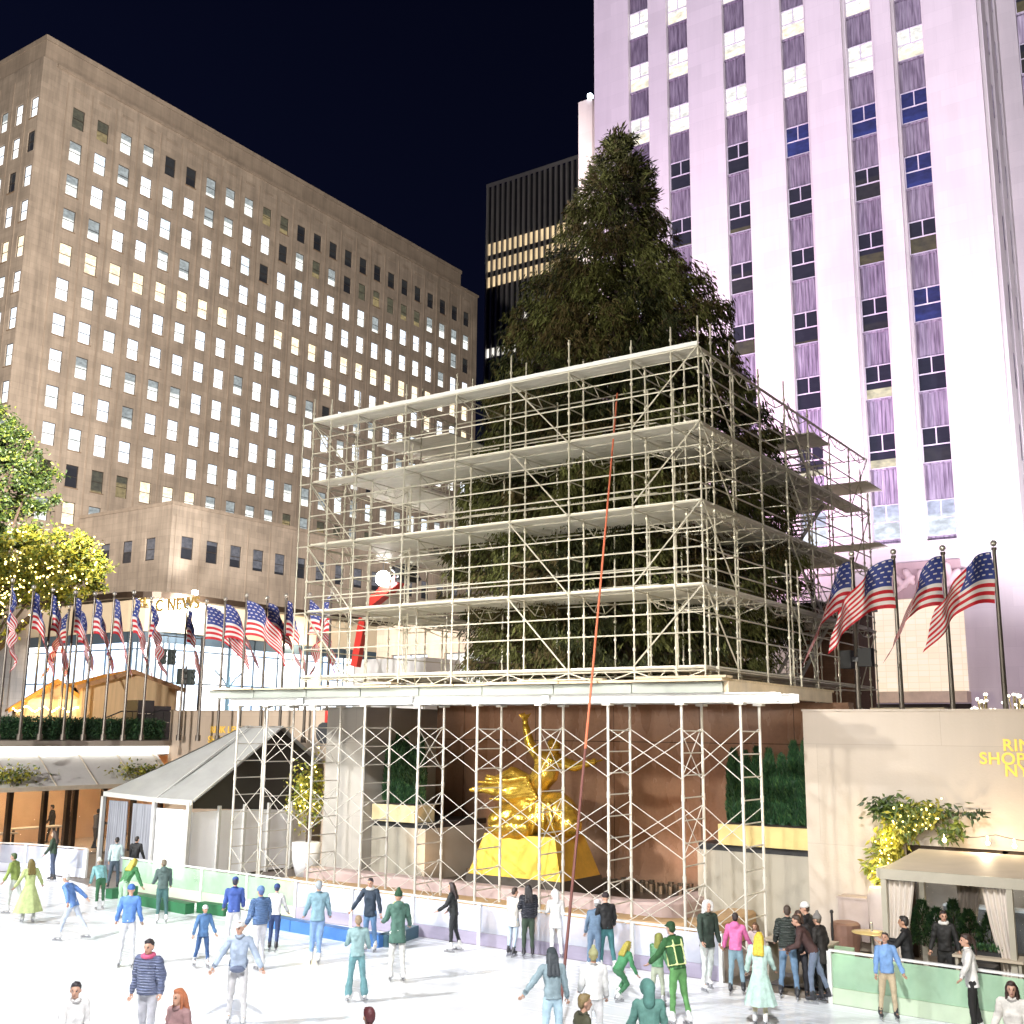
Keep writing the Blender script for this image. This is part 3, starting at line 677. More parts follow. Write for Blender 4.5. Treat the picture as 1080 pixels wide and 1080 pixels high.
# ------------------------------------------------------------------ buildings
P_WH = pane('pane_white', (.82,.88,.96), (1,.99,.97), 1.9, .45)
P_CL = pane('pane_cool', (.75,.83,.9), (.95,1,.98), 1.7, .55)
P_HB = pane('pane_half', (.28,.31,.31), (.95,.97,.92), 1.5, .42)
P_WM = pane('pane_warm', (1,.84,.58), (1,.93,.76), 1.7, .35)
P_DM = pane('pane_dim', (.16,.15,.09), (.55,.43,.20), .6, .35)
P_OF = pane('pane_off', (.035,.035,.03), (.012,.012,.012), .6, .5)
P_BL = pane('pane_blind', (.22,.22,.24), (.02,.02,.02), .7, .40, .01)
PANES10 = [P_WH, P_CL, P_HB, P_WM, P_DM, P_OF, P_BL]
M_wf = pm('window_frame_dark', (.035,.025,.018), .5, 0, .2, 4)
M_sillm = pm('stained_sill', (.20,.14,.09), .7, 0, .2, 3)
def win_geo(o, u, w, h, n, fmb, pmb, pi, fm=0, depth=.22, meet=True, mull=False):
    """window opening: o lower-left corner, u unit right, n outward normal; frame + sash bars + pane with UV"""
    o, u, n = Vector(o), Vector(u), Vector(n); z = Vector((0,0,1)); t = .045
    b = o-n*depth
    def bx(mb, a0, a1, z0, z1, d0, d1, m):
        c = b+u*(a0+a1)/2+z*(z0+z1)/2+n*(d0+d1)/2; mb.obox(c, u*(a1-a0)/2, z*(z1-z0)/2, n*(d1-d0)/2, m)
    bx(fmb, 0, t, 0, h, 0, .09, fm); bx(fmb, w-t, w, 0, h, 0, .09, fm); bx(fmb, t, w-t, h-t, h, 0, .09, fm); bx(fmb, t, w-t, 0, t, 0, .09, fm)
    if meet: bx(fmb, t, w-t, h*.5-.03, h*.5+.03, 0, .08, fm)
    if mull: bx(fmb, w/2-.03, w/2+.03, h*.5+.03, h-t, 0, .07, fm)
    q = b+n*.03
    pmb.add([q+u*t+z*t, q+u*(w-t)+z*t, q+u*(w-t)+z*(h-t), q+u*t+z*(h-t)], [(0,1,2,3)], pi)
    if pmb.uv is None: pmb.uv = []
    k = random.randint(0, 60); pmb.uv += [(k+.02,0),(k+.98,0),(k+.98,1),(k+.02,1)]
def facade(mb, o, u, n, W, z0, z1, holes, depth=.22, m=0):
    """wall face with rectangular openings (x0,x1,za,zb) incl. reveals, as one sheet of quads"""
    o, u, n = Vector(o), Vector(u), Vector(n); Z = Vector((0,0,1))
    xs = sorted({0, W, *[h[0] for h in holes], *[h[1] for h in holes]}); zs = sorted({z0, z1, *[h[2] for h in holes], *[h[3] for h in holes]})
    hs = {(round(h[0],3), round(h[2],3)) for h in holes}
    pt = lambda a, z, d=0: o+u*a+Z*z-n*d
    byx = {}
    for h in holes: byx.setdefault((h[0],h[1]), []).append((h[2],h[3]))
    cols = sorted(byx)
    # full-height strips between columns, then column pieces
    cur = 0
    for (a, b) in cols:
        if a > cur+1e-6: mb.quad(pt(cur,z0), pt(a,z0), pt(a,z1), pt(cur,z1), m)
        zc = z0
        for (c, d) in sorted(byx[(a,b)]):
            if c > zc+1e-6: mb.quad(pt(a,zc), pt(b,zc), pt(b,c), pt(a,c), m)
            mb.quad(pt(a,c), pt(b,c), pt(b,c,depth), pt(a,c,depth), m); mb.quad(pt(a,d,depth), pt(b,d,depth), pt(b,d), pt(a,d), m)
            mb.quad(pt(a,c,depth), pt(a,d,depth), pt(a,d), pt(a,c), m); mb.quad(pt(b,c), pt(b,d), pt(b,d,depth), pt(b,c,depth), m)
            zc = d
        if z1 > zc+1e-6: mb.quad(pt(a,zc), pt(b,zc), pt(b,z1), pt(a,z1), m)
        cur = b
    if W > cur+1e-6: mb.quad(pt(cur,z0), pt(W,z0), pt(W,z1), pt(cur,z1), m)
# ---- left: long limestone office block
M_lime = stone('brown_limestone', (.335,.278,.225), 1.56, .66, var=.08, joint=.84, jw=.018, streak=.5)
M_lime2 = stone('brown_limestone_trim', (.295,.24,.19), 3.1, .9, var=.05, joint=.8, streak=.4)
BX, BY0, BY1, BZ = -103.0, 60.03, 139.3, 79.2
t = thing('office_building', 'long brown limestone office block with rows of lit windows on the left', 'building', (BX, 60, ZP))
rndb = random.Random(3)
rows = [72.45-3.978*k for k in range(14)]; cols = [64.02+3.113*k for k in range(24)]
wl = MB(); WW, WH = 1.5, 2.4
holesN = [(y-BY0, y-BY0+WW, z-WH, z) for y in cols for z in rows]
facade(wl, (BX,BY0,0), (0,1,0), (1,0,0), BY1-BY0, ZP, 76.4, holesN)
ecol = [BX-1.55-2.82*k for k in range(8)]
holesE = [(x-(-140), x-(-140)+1.3, z-WH-.6, z-.6) for x in sorted([e-.0 for e in ecol]) for z in rows]
facade(wl, (-140,BY0,0), (1,0,0), (0,-1,0), 140+BX, ZP, 76.4, holesE)
wl.quad((BX,BY1,ZP), (-140,BY1,ZP), (-140,BY1,76.4), (BX,BY1,76.4)); wl.quad((-140,BY1,ZP), (-140,BY0,ZP), (-140,BY0,76.4), (-140,BY1,76.4))
wl.quad((-140,BY0,76.4), (BX,BY0,76.4), (BX,BY1,76.4), (-140,BY1,76.4))
wl.build('wall', M_lime, t)
at = MB(); at.box(-139.6, BX-.35, BY0+.35, 135.1, 76.4, 78.7); at.box(-139.8, BX-.22, BY0+.22, 135.25, 78.7, 79.25); at.build('parapet', M_lime2, t)
pi = MB()                                                # flat pilaster strips + grooves give the shallow relief
for k in range(25):
    y = cols[0]-(3.113-WW)/2+3.113*k-.04
    pi.box(BX+.002, BX+.07, y-.05, y+.10, ZP, 74.9)
    if k < 24: pi.box(BX+.002, BX+.06, y+.75, y+2.35, 74.3, 74.62)
for e in ecol: pi.box(e-.82, e-.72, BY0-.06, BY0-.002, ZP, 75)
pi.box(BX+.002, BX+.30, BY0+1.6, BY1, 75.9, 76.25)
pi.build('pilaster', M_lime2, t)
def pick(r, c, face):
    """which kind of pane: dark top row to the right, warm floors, mostly white elsewhere"""
    v = rndb.random()
    if face == 'N':
        if r == 0: return 4 if c in (0,1) else (2 if c in (2,3,6,7,8) else (4 if c in (9,10) else 5))
        if r == 1 and c > 9: return 5 if v < .35 else (4 if v < .6 else 2)
        if r in (4,): return 3 if v < .7 else 0
        if r == 10: return (5 if c == 1 else 4 if c in (2,3) else 3 if c < 7 else (4 if v < .5 else 2))
        if r == 9 and c > 9: return 2 if v < .5 else 1
        if r >= 11: return (3, 4, 5, 2)[int(v*4)]
        if r in (5,) and c > 12: return 3 if v < .4 else 0
        if r == 3: return 2 if v < .25 else 0
    else:
        if r == 4: return 3
    return 0 if v < .68 else (1 if v < .86 else (2 if v < .97 else 5))
cand = []
for ri, z in enumerate(rows):
    for ci, y in enumerate(cols):
        if ri == 10 and ci == 0: continue
        p = (BX, y, z-WH); d = math.dist((BX,y,z), (0,0,H)); cand.append((d, p, (0,1,0), (1,0,0), WW, pick(ri,ci,'N')))
    for ci, e in enumerate(ecol):
        if ci > 4: continue
        p = (e, BY0, z-WH-.6); cand.append((math.dist(p,(0,0,H))+ (6 if ci>2 else 0), p, (1,0,0), (0,-1,0), 1.3, pick(ri,ci,'E')))
cand.sort(key=lambda c: c[0])
for k, (d, p, u, n, w, pk) in enumerate(cand[:100]):
    f = MB(); g = MB(); win_geo(p, u, w, WH, n, f, g, 0)
    o = f.build('window', M_wf, t); g.build('pane', PANES10[pk], o)
f = MB(); g = MB()
for d, p, u, n, w, pk in cand[100:]: win_geo(p, u, w, WH, n, f, g, pk)
o = f.build('window', M_wf, t, kind='stuff'); g.build('pane', PANES10, o, kind='stuff')
st = MB()
for d, p, u, n, w, pk in cand:
    if rndb.random() < .45:
        p, u, n = Vector(p), Vector(u), Vector(n); st.obox(p+u*w/2+Vector((0,0,-.05))+n*.03, u*(w/2+.08), n*.05, Vector((0,0,.05)))
st.build('sill_course', M_sillm, t, kind='stuff')
# ---- annex with storefront
AX, AY, AZ = -88.0, 69.3, 27.1
t = thing('corner_building', 'low limestone annex with a bright glass storefront and raised gilt letters behind the flags', 'building', (AX, AY, ZP))
wl = MB(); acol = [70.66+3.13*k for k in range(17)]; AH = 2.25
hN = [(y-AY, y-AY+1.5, 24.15-AH, 24.15) for y in acol]
facade(wl, (AX,AY,0), (0,1,0), (1,0,0), 60, 17.5, AZ, hN)
aec = [-102.6, -99.0, -95.4, -91.8]
hE = [(x+103, x+103+1.5, 24.0-AH, 24.0) for x in aec]
facade(wl, (-103,AY,0), (1,0,0), (0,-1,0), 15, 17.5, AZ, hE)
wl.quad((-103,AY,AZ), (AX,AY,AZ), (AX,AY+60,AZ), (-103,AY+60,AZ)); wl.build('wall', M_lime, t)
cp = MB(); cp.box(-103, AX+.12, AY-.12, AY+60, AZ, AZ+.35); cp.build('coping', M_lime2, t)
pi = MB()
for k in range(18): y = acol[0]-.85+3.13*k; pi.box(AX+.002, AX+.06, y-.05, y+.06, 17.5, 26.2)
pi.build('pilaster', M_lime2, t)
for y in acol:
    f = MB(); g = MB(); win_geo((AX,y,24.15-AH), (0,1,0), 1.5, AH, (1,0,0), f, g, 0); o = f.build('window', M_wf, t); g.build('pane', P_BL, o)
for x in aec:
    f = MB(); g = MB(); win_geo((x,AY,24.0-AH), (1,0,0), 1.5, AH, (0,-1,0), f, g, 0); o = f.build('window', M_wf, t); g.build('pane', P_BL, o)
# storefront: rounded glass corner under a flat canopy
SXp, SYp, rc = -84.0, 64.5, 3.2
def fp(off):                                             # footprint polyline: from the left, round the corner, then along +Y
    a = [(-106, SYp-off), (SXp-rc, SYp-off)]
    for i in range(1, 8):
        th = -math.pi/2+math.pi/2*i/8; a.append((SXp-rc+(rc+off)*math.cos(th), SYp+rc+(rc+off)*math.sin(th)))
    return a+[(SXp+off, SYp+rc), (SXp+off, SYp+26), (SXp+off, SYp+60)]
def band(mb, off, z0, z1, m=0, thick=.25):
    A = fp(off); B = fp(off-thick); n = len(A)
    v = [(x,y,z0) for x,y in A]+[(x,y,z1) for x,y in A]+[(x,y,z0) for x,y in B]+[(x,y,z1) for x,y in B]
    f = []
    for i in range(n-1): f += [(i,i+1,n+i+1,n+i), (2*n+i+1,2*n+i,3*n+i,3*n+i+1), (n+i,n+i+1,3*n+i+1,3*n+i), (i+1,i,2*n+i,2*n+i+1)]
    mb.add(v, f, m)
M_fas = pm('cream_fascia', (.60,.50,.36), .6, 0, .08, .4)
b = MB(); band(b, 0, 14.2, 17.2); b.build('fascia', M_fas, t)
b = MB(); band(b, .9, 17.2, 17.75, thick=5.5); b.build('canopy', M_bronze, t)
def store_glass():
    m, nt, bb = newmat('lit_storefront'); N = nt.nodes; L = nt.links
    bb.inputs['Base Color'].default_value = (.05,.05,.06,1); bb.inputs['Roughness'].default_value = .1
    tc = N.new('ShaderNodeTexCoord'); mp = N.new('ShaderNodeMapping'); mp.inputs['Scale'].default_value = (.22,.22,.16); L.new(tc.outputs['Object'], mp.inputs[0])
    vo = N.new('ShaderNodeTexVoronoi'); vo.distance = 'CHEBYCHEV'; vo.inputs['Scale'].default_value = 1.4; L.new(mp.outputs[0], vo.inputs['Vector'])
    cr = N.new('ShaderNodeValToRGB'); e = cr.color_ramp.elements; e[0].color = (.55,.72,.95,1); e[1].color = (1,1,1,1); e[0].position = .2; e[1].position = .75
    L.new(vo.outputs['Color'], cr.inputs['Fac'])
    L.new(cr.outputs[0], bb.inputs['Emission Color']); bb.inputs['Emission Strength'].default_value = 3.2; m.cycles.emission_sampling = 'NONE'
    return m
b = MB(); band(b, -.3, ZP, 14.2, thick=.1); b.build('glass_front', store_glass(), t)
b = MB(); A = fp(-.25)
def lerp_pts(A, step):
    out = []
    for (x0,y0),(x1,y1) in zip(A[:-1], A[1:]):
        L = math.dist((x0,y0),(x1,y1)); n = max(1, round(L/step))
        for i in range(n): out.append((x0+(x1-x0)*i/n, y0+(y1-y0)*i/n))
    return out
M_mull = pm('blue_grey_mullion', (.10,.14,.18), .35, .4, .1, 2)
for i, (x, y) in enumerate(lerp_pts(A, 3.4)): b.box(x-.07, x+.07, y-.07, y+.07, ZP, 14.2)
for z in (9.6, 12.6): band(b, -.2, z-.06, z+.06, thick=.12)
band(b, -.18, 13.2, 14.2, thick=.12); b.build('mullion', M_mull, t)
M_gilt = pm('gilt_letters', (.62,.42,.14), .3, .6, .1, 3)
for body, px, py, size in (('EL', 151, 632, 1.5), ('C NEWS', 187, 636, 1.5)):
    p = atx(px, py, SXp+.02)
    if p.y < SYp+rc: p = aty(px, py, SYp-.03); text(body, (p.x, SYp-.04, p.z-.6), size, t, M_gilt, 0, .05)
    else: text(body, (SXp+.03, p.y, p.z-.6), size, t, M_gilt, math.pi/2, .05)
sl = MB(); sl.box(SXp+.55, SXp+.95, 68.6, 69.0, 17.85, 18.2); sl.build('floodlight', em('flood_white', (1,1,1), 60), t)
sl = MB(); sl.ball((SXp+.6, 83.2, 14.6), .28); sl.build('wall_lamp', em('lamp_warm', (1,.85,.6), 40), t)
# ---- right: tall pale tower washed with lilac light
M_pale = stone('pale_limestone', (.66,.61,.60), 1.9, 1.0, var=.035, joint=.93, jw=.012, streak=.10, rough=.7)
M_span = None
def spandrel_mat():
    m, nt, b = newmat('fluted_aluminium'); N = nt.nodes; L = nt.links
    b.inputs['Roughness'].default_value = .45; b.inputs['Metallic'].default_value = .35
    tc = N.new('ShaderNodeTexCoord'); mp = N.new('ShaderNodeMapping'); mp.inputs['Scale'].default_value = (5,5,.5); L.new(tc.outputs['Object'], mp.inputs[0])
    n = N.new('ShaderNodeTexNoise'); n.inputs['Scale'].default_value = 1.5; n.inputs['Detail'].default_value = 5; L.new(mp.outputs[0], n.inputs[0])
    cr = N.new('ShaderNodeValToRGB'); e = cr.color_ramp.elements; e[0].position = .35; e[1].position = .65; e[0].color = (.17,.135,.185,1); e[1].color = (.38,.33,.40,1)
    L.new(n.outputs['Fac'], cr.inputs['Fac']); L.new(cr.outputs[0], b.inputs['Base Color']); return m
M_span = spandrel_mat()
M_wfl = pm('window_frame_pale', (.58,.54,.60), .45, 0, .06, 4)
Q_CR = pane('pane_cream', (1,.98,.92), (1,.92,.72), 1.3, .15)
Q_DK = pane('pane_dark', (.012,.011,.016), (.035,.03,.02), .8, .45)
Q_BLU = pane('pane_blue', (.022,.028,.15), (.03,.042,.22), .9, .5)
Q_DC = pane('pane_dark_cream', (.012,.012,.02), (1,.90,.62), .8, .02, .01)
Q_WHT = pane('pane_curtain', (.62,.66,.85), (.85,.92,1), 1.1, .3)
Q_OLV = pane('pane_olive', (.014,.013,.018), (.11,.09,.035), .9, .08, .02)
t = thing('tower', 'tall pale stone tower washed in lilac light with dark fluted window bays', 'building', (-22, 60, ZP))
TY0 = 60.0; XL30, XR30 = -34.7, -9.88
colX = [-32.05, -29.2, -25.25, -21.42, -17.43, -14.57]; CW = 1.5
rowZ = [17.8+3.985*k for k in range(13)]
wl = MB()
holes = [(x-XL30, x-XL30+CW, 15.6, 75) for x in colX]
DEP = .38
facade(wl, (XL30,TY0,0), (1,0,0), (0,-1,0), XR30-XL30, ZP, 95, holes, DEP)
# north return with shallow setback, second mass, south side
wl.box(-19.2, XR30+.14, TY0-.28, TY0-.003, 15.0, 95) if False else None
NR = [(64.9-60+.0, 64.9-60+.0, 0, 0)]
facade(wl, (XR30,TY0,0), (0,1,0), (1,0,0), 5.2, ZP, 95, [(1.3, 2.35, 15.6, 75), (3.55, 4.5, 15.6, 75)], .25)
facade(wl, (XR30,TY0+5.2,0), (1,0,0), (0,-1,0), 14, ZP, 95, [(1.0, 2.5, 15.6, 75), (4.0, 5.5, 15.6, 75)], DEP)
wl.quad((XL30,TY0+60,ZP), (XL30,TY0,ZP), (XL30,TY0,95), (XL30,TY0+60,95)); wl.quad((XL30,TY0,95), (XR30,TY0,95), (XR30,TY0+60,95), (XL30,TY0+60,95))
wl.build('wall', M_pale, t)
stp = MB(); stp.box(-19.75, -17.6, TY0-.22, TY0-.003, 16, 95); stp.box(-15.75, -14.72, TY0-.22, TY0-.003, 16, 95); stp.box(-12.9, XR30-.2, TY0-.22, TY0-.003, 16, 95); stp.build('pier', M_pale, t)
def tower_col(x, ci, o_y, u=(1,0,0), n=(0,-1,0), w=CW, dep=DEP):
    o0 = Vector((x, o_y, 0)); U = Vector(u); Nn = Vector(n)
    for k, zt in enumerate(rowZ):
        zb_ = zt-1.95
        if ci >= 0:
            if k >= 9: pk = Q_CR
            elif ci <= 1: pk = [Q_DK, Q_DK, Q_DC, Q_DK, Q_WHT, Q_OLV, Q_OLV, Q_CR, Q_CR][k]
            elif ci == 2: pk = [Q_WHT, Q_DC, Q_DC, Q_OLV, Q_DK, Q_OLV, Q_OLV, Q_CR, Q_CR][k]
            elif ci == 3: pk = [Q_WHT, Q_DC, Q_DC, Q_OLV, Q_OLV, Q_OLV, Q_BLU, Q_CR, Q_CR][k]
            elif ci == 4: pk = [Q_WHT, Q_DC, Q_DC, Q_DK, Q_OLV, Q_DK, Q_BLU, Q_CR, Q_CR][k]
            else: pk = [Q_WHT, Q_DK, Q_BLU, Q_BLU, Q_OLV, Q_BLU, Q_BLU, Q_CR, Q_CR][k]
            if ci in (4,5) and k == 2: pk = Q_DC
        else: pk = [Q_WHT, Q_DC, Q_DK, Q_OLV, Q_CR][k % 5]
        f = MB(); g = MB(); win_geo(o0+Vector((0,0,zb_)), U, w, 1.95, Nn, f, g, 0, depth=dep-.06, mull=True)
        wo = f.build('window', M_wfl, t); g.build('pane', pk, wo)
        s = MB(); z1 = zb_; z0 = zt-3.985 if k else 15.6
        b = o0-Nn*(dep-.04)
        s.obox(b+U*w/2+Vector((0,0,(z0+z1)/2)), U*w/2, Vector((0,0,(z1-z0)/2-.02)), Nn*.03)
        for j in range(7): s.obox(b+U*(w*(j+.5)/7)+Vector((0,0,(z0+z1)/2))+Nn*.045, U*(.05 if j in (1,5) else .028), Vector((0,0,(z1-z0)/2-.06)), Nn*.02)
        s.obox(b+U*w/2+Vector((0,0,z1-.06))+Nn*.07, U*w/2, Vector((0,0,.05)), Nn*.05)
        s.build('spandrel', M_span, t)
for ci, x in enumerate(colX): tower_col(x, ci, TY0)
for x in (XR30+1.0, XR30+4.0): tower_col(x, -1, TY0+5.2)
for y0, w in ((1.3, 1.05), (3.55, .95)):
    for k, zt in enumerate(rowZ):
        f = MB(); g = MB(); win_geo((XR30, TY0+y0, zt-1.95), (0,1,0), w, 1.95, (1,0,0), f, g, 0, depth=.2)
        f.box(XR30-.24, XR30-.2, TY0+y0, TY0+y0+w, zt-3.9, zt-1.98)
        o = f.build('side_window', M_span, t); g.build('pane', (Q_DK, Q_OLV)[k % 2], o)
# entrance: relief panel, glass-block screen, dark doorway
rp = MB(); rp.box(-16.6, -12.98, TY0-.12, TY0-.003, 12.6, 14.5); rp.build('relief_panel', stone('relief_ground', (.50,.36,.36), 9, 9, streak=.2), t)
c = Caps(); rr = random.Random(8)
for i in range(9):
    x = -16.2+i*.4; c.cap((x, TY0-.14, 12.9+rr.random()*.5), (x+rr.uniform(-.6,.8), TY0-.16, 13.6+rr.random()*.6), .14, .2)
me = c.skin(.05, 3); me.transform(Matrix.Translation(-Vector(t['_b']))); meshobj('relief', me, pm('relief_pink', (.66,.50,.50), .6, 0, .2, 1), t)
def gblock():
    m, nt, b = newmat('lit_glass_block'); N = nt.nodes; L = nt.links
    tc = N.new('ShaderNodeTexCoord'); sx = N.new('ShaderNodeSeparateXYZ'); L.new(tc.outputs['Object'], sx.inputs[0]); cx = N.new('ShaderNodeCombineXYZ'); L.new(sx.outputs['X'], cx.inputs['X']); L.new(sx.outputs['Z'], cx.inputs['Y'])
    br = N.new('ShaderNodeTexBrick'); L.new(cx.outputs[0], br.inputs['Vector']); br.inputs['Scale'].default_value = 1; br.inputs['Brick Width'].default_value = .55; br.inputs['Row Height'].default_value = .3; br.offset = 0
    br.inputs['Color1'].default_value = (1,.90,.72,1); br.inputs['Color2'].default_value = (1,.80,.58,1); br.inputs['Mortar'].default_value = (.9,.72,.52,1); br.inputs['Mortar Size'].default_value = .02
    b.inputs['Base Color'].default_value = (.3,.27,.22,1)
    L.new(br.outputs[0], b.inputs['Emission Color']); b.inputs['Emission Strength'].default_value = .85; m.cycles.emission_sampling = 'NONE'; return m
gb = MB(); gb.box(-17.6, -12.98, TY0-.10, TY0-.003, 7.75, 12.55); gb.build('glass_block_screen', gblock(), t)
dr = MB(); dr.box(-17.9, -12.9, TY0-.14, TY0-.003, 4.9, 7.1, 0); dr.box(-17.9, -12.9, TY0-.9, TY0-.003, 7.15, 7.7, 1)
for i in range(7): dr.box(-17.5+i*.68, -17.1+i*.68, TY0-.17, TY0-.145, 5.2, 6.6, 2)
dr.build('entrance', [pm('dark_doorway', (.02,.015,.012), .3), M_ply, em('lobby_glow', (1,.8,.45), 1.0)], t)
# lower side wing seen behind the tree and scaffold: lit lobby windows
lw = thing('low_wing', 'low stone wing with bright ground floor windows behind the scaffold', 'building', (-46, 66, ZP))
b = MB(); facade(b, (-58,66,0), (1,0,0), (0,-1,0), 23.2, ZP, 13.5, [(1.5+5.2*k, 5.1+5.2*k, 5.6, 11.2) for k in range(4)], .3)
b.quad((-58,66,13.5), (-34.8,66,13.5), (-34.8,90,13.5), (-58,90,13.5)); b.quad((-58,66,ZP), (-58,90,ZP), (-58,90,13.5), (-58,66,13.5)); b.build('wall', M_lime, lw)
for k in range(4):
    f = MB(); g = MB(); win_geo((-56.5+5.2*k, 66, 5.6), (1,0,0), 3.6, 5.6, (0,-1,0), f, g, 0, depth=.3, mull=True); o = f.build('window', M_bronze, lw); g.build('pane', Q_CR if k % 3 else P_WH, o)
# setback slab of the tower with a floodlight on its corner
b = thing('tower_slab', 'narrow pale stone slab with a floodlight on top just left of the lilac tower', 'building', (-44, 75, ZP))
w = MB(); w.box(-44.97, -43.6, 75, 100, ZP, 59.0); w.box(-43.6, -36, 75.4, 100, ZP, 58.4); w.build('wall', M_pale, b)
w = MB(); w.box(-43.95, -43.62, 74.8, 75.2, 59.0, 59.35); w.build('floodlight', em('flood_blue', (.75,.9,1), 14), b)
# far dark office tower with lit floors
t = thing('office_tower', 'distant dark glass tower with vertical fins and bands of lit floors', 'building', (-150, 250, ZP))
m_fin = pm('tower_fin', (.42,.41,.42), .5, .2, .1, .1); m_gl = pm('tower_glass', (.035,.035,.045), .15, 0, .3, .08)
w = MB(); w.box(-181.5, -100, 250, 300, 0, 166); w.build('wall', m_gl, t)
w = MB()
for k in range(44): x = -181.4+k*1.86; w.box(x-.28, x+.28, 249.3, 249.99, 0, 167)
w.box(-181.7, -100, 249.2, 249.29, 166, 167.2); w.build('fin', m_fin, t)
def lit(mt, z0, z1, ks, nm):
    w = MB()
    for k in ks:
        x = -181.4+k*1.86; w.box(x+.35, x+1.5, 249.9, 249.97, z0, z1)
    w.build(nm, mt, t)
ew = em('far_warm', (1,.74,.42), .9, var=.3, scale=.15); ec = em('far_cool', (1,.95,.85), 1.0, var=.4, scale=.2)
lit(ew, 144.4, 148, range(0,40), 'lit_floor'); lit(ew, 139.2, 142.6, range(0,40), 'lit_floor'); lit(ew, 134.2, 137.4, [k for k in range(40)], 'lit_floor')
lit(ec, 112.5, 115.2, range(0,26), 'lit_floor'); lit(ec, 122, 124.5, [7], 'lit_window'); lit(ec, 126, 129.5, [15], 'lit_window'); lit(ec, 103.5, 105.5, [6,7], 'lit_window'); lit(ec, 99.5, 101.5, [6], 'lit_window'); lit(ec, 95.5, 98, [6,7,13], 'lit_window')
t = thing('brick_building', 'small brown building in the gap between the office block and the spruce', 'building', (-118, 170, ZP))
w = MB(); facade(w, (-123,170,0), (1,0,0), (0,-1,0), 40, ZP, 64.5, [(2.5+5*k, 5+5*k, 56, 60.5) for k in range(7)], .3); w.quad((-123,210,ZP), (-123,170,ZP), (-123,170,64.5), (-123,210,64.5)); w.box(-110, -83.5, 176, 200, 64.5, 77); w.build('wall', M_lime2, t)
f = MB(); g = MB()
for k in range(7): win_geo((-120.5+5*k,170,56), (1,0,0), 2.5, 4.5, (0,-1,0), f, g, 0)
o = f.build('window', M_wf, t); g.build('pane', P_OF, o)
# ------------------------------------------------------------------ rink barrier
M_bgl = glass('barrier_glass', (.70,.74,.86), .42, .08, (.92,.94,1)); M_bgg = glass('barrier_glass_green_lit', (.55,.78,.58), .45, .1, (.9,1,.9))  # second glass has the green rink light painted into its tint
M_kick = pm('kick_board', (.30,.27,.36), .4, 0, .3, .5, stretch=(.4,.4,3)); M_kick2 = pm('kick_board_pale', (.66,.68,.78), .4, 0, .12, .5)  # first board's dark purple imitates a reflection low on the glass
M_kickg = pm('kick_board_green_lit', (.52,.62,.46), .45, 0, .2, .5)  # green rink light painted into the board colour
def barrier(pts, label, gmat, kmat, h=1.02, step=2.3, group=None):
    t = thing('rink_barrier', label, 'barrier', (pts[0][0], pts[0][1], 0), group)
    for (x0,y0),(x1,y1) in zip(pts[:-1], pts[1:]):
        L = math.dist((x0,y0),(x1,y1)); n = max(1, round(L/step)); u = Vector((x1-x0, y1-y0, 0)).normalized(); nn = Vector((-u.y, u.x, 0))
        for i in range(n):
            a = Vector((x0,y0,0))+u*L*i/n; b = a+u*L/n; c = (a+b)/2
            g = MB(); g.obox(c+Vector((0,0,.32+(h-.36)/2)), u*(L/n/2-.05), nn*.008, Vector((0,0,(h-.36)/2))); g.build('glass_panel', gmat, t)
            g = MB(); g.obox(c+Vector((0,0,.16)), u*(L/n/2-.045), nn*.03, Vector((0,0,.155))); g.build('kick_board', kmat, t)
            g = MB(); g.obox(a+Vector((0,0,h/2)), u*.045, nn*.05, Vector((0,0,h/2))); g.build('post', M_white, t)
        g = MB(); g.obox(Vector(((x0+x1)/2,(y0+y1)/2,h+.02)), u*L/2, nn*.045, Vector((0,0,.02))); g.build('top_rail', M_white, t)
barrier([(-10.95,24.45),(-24.6,24.8)], 'lilac glass rink barrier running below the white shoring towers', M_bgl, M_kick)
barrier([(-24.65,24.85),(-33.6,25.4)], 'glass rink barrier tinted as in green light in front of the grey marquee', M_bgg, M_kickg)
barrier([(-37.0,26.4),(-40.2,26.0),(-42.4,25.2),(-46,22.4)], 'curved pale glass barrier before the lit restaurant at far left', M_bgl, M_kick2)
barrier([(-8.3,23.95),(-2.6,23.55)], 'glass barrier tinted as in green light beside the curtained pergola', M_bgg, M_kickg)
M_kt = pm('kerb_teal_lit', (.035,.09,.12), .5, 0, .2, 2); M_kb = pm('kerb_blue_lit', (.05,.16,.42), .45, 0, .2, 2); M_kg = pm('kerb_green_lit', (.02,.13,.05), .5, 0, .2, 2)  # dark kerbs with blue and green rink light painted into their colours
def kerb(pts, lab, mats, base):
    t = thing('kerb_box', lab, 'kerb', base)
    for k, ((x0,y0),(x1,y1)) in enumerate(zip(pts[:-1], pts[1:])):
        u = Vector((x1-x0,y1-y0,0)); L = u.length; u.normalize(); nn = Vector((-u.y,u.x,0)); n = max(1, round(L/1.3))
        for i in range(n):
            c = Vector((x0,y0,0))+u*L*(i+.5)/n
            g = MB(); g.obox(c+Vector((0,0,.15)), u*(L/n/2-.012), nn*.16, Vector((0,0,.15))); g.build('segment', mats[k % len(mats)], t)
def gxy(px, py): p = atz(px, py, 0); return (p.x, p.y)
kerb([gxy(282,977), gxy(404,999), gxy(436,988)], 'long low kerb tinted as in blue light near the middle skaters', [M_kb, M_kt], (*gxy(300,985),0))
kerb([gxy(114,948), gxy(142,944)], 'short dark block tinted as in green light under the bending skaters at left', [M_kg], (*gxy(120,950),0))
kerb([gxy(148,954), gxy(200,964)], 'low kerb tinted as in green light beside the man in grey green', [M_kg], (*gxy(180,958),0))
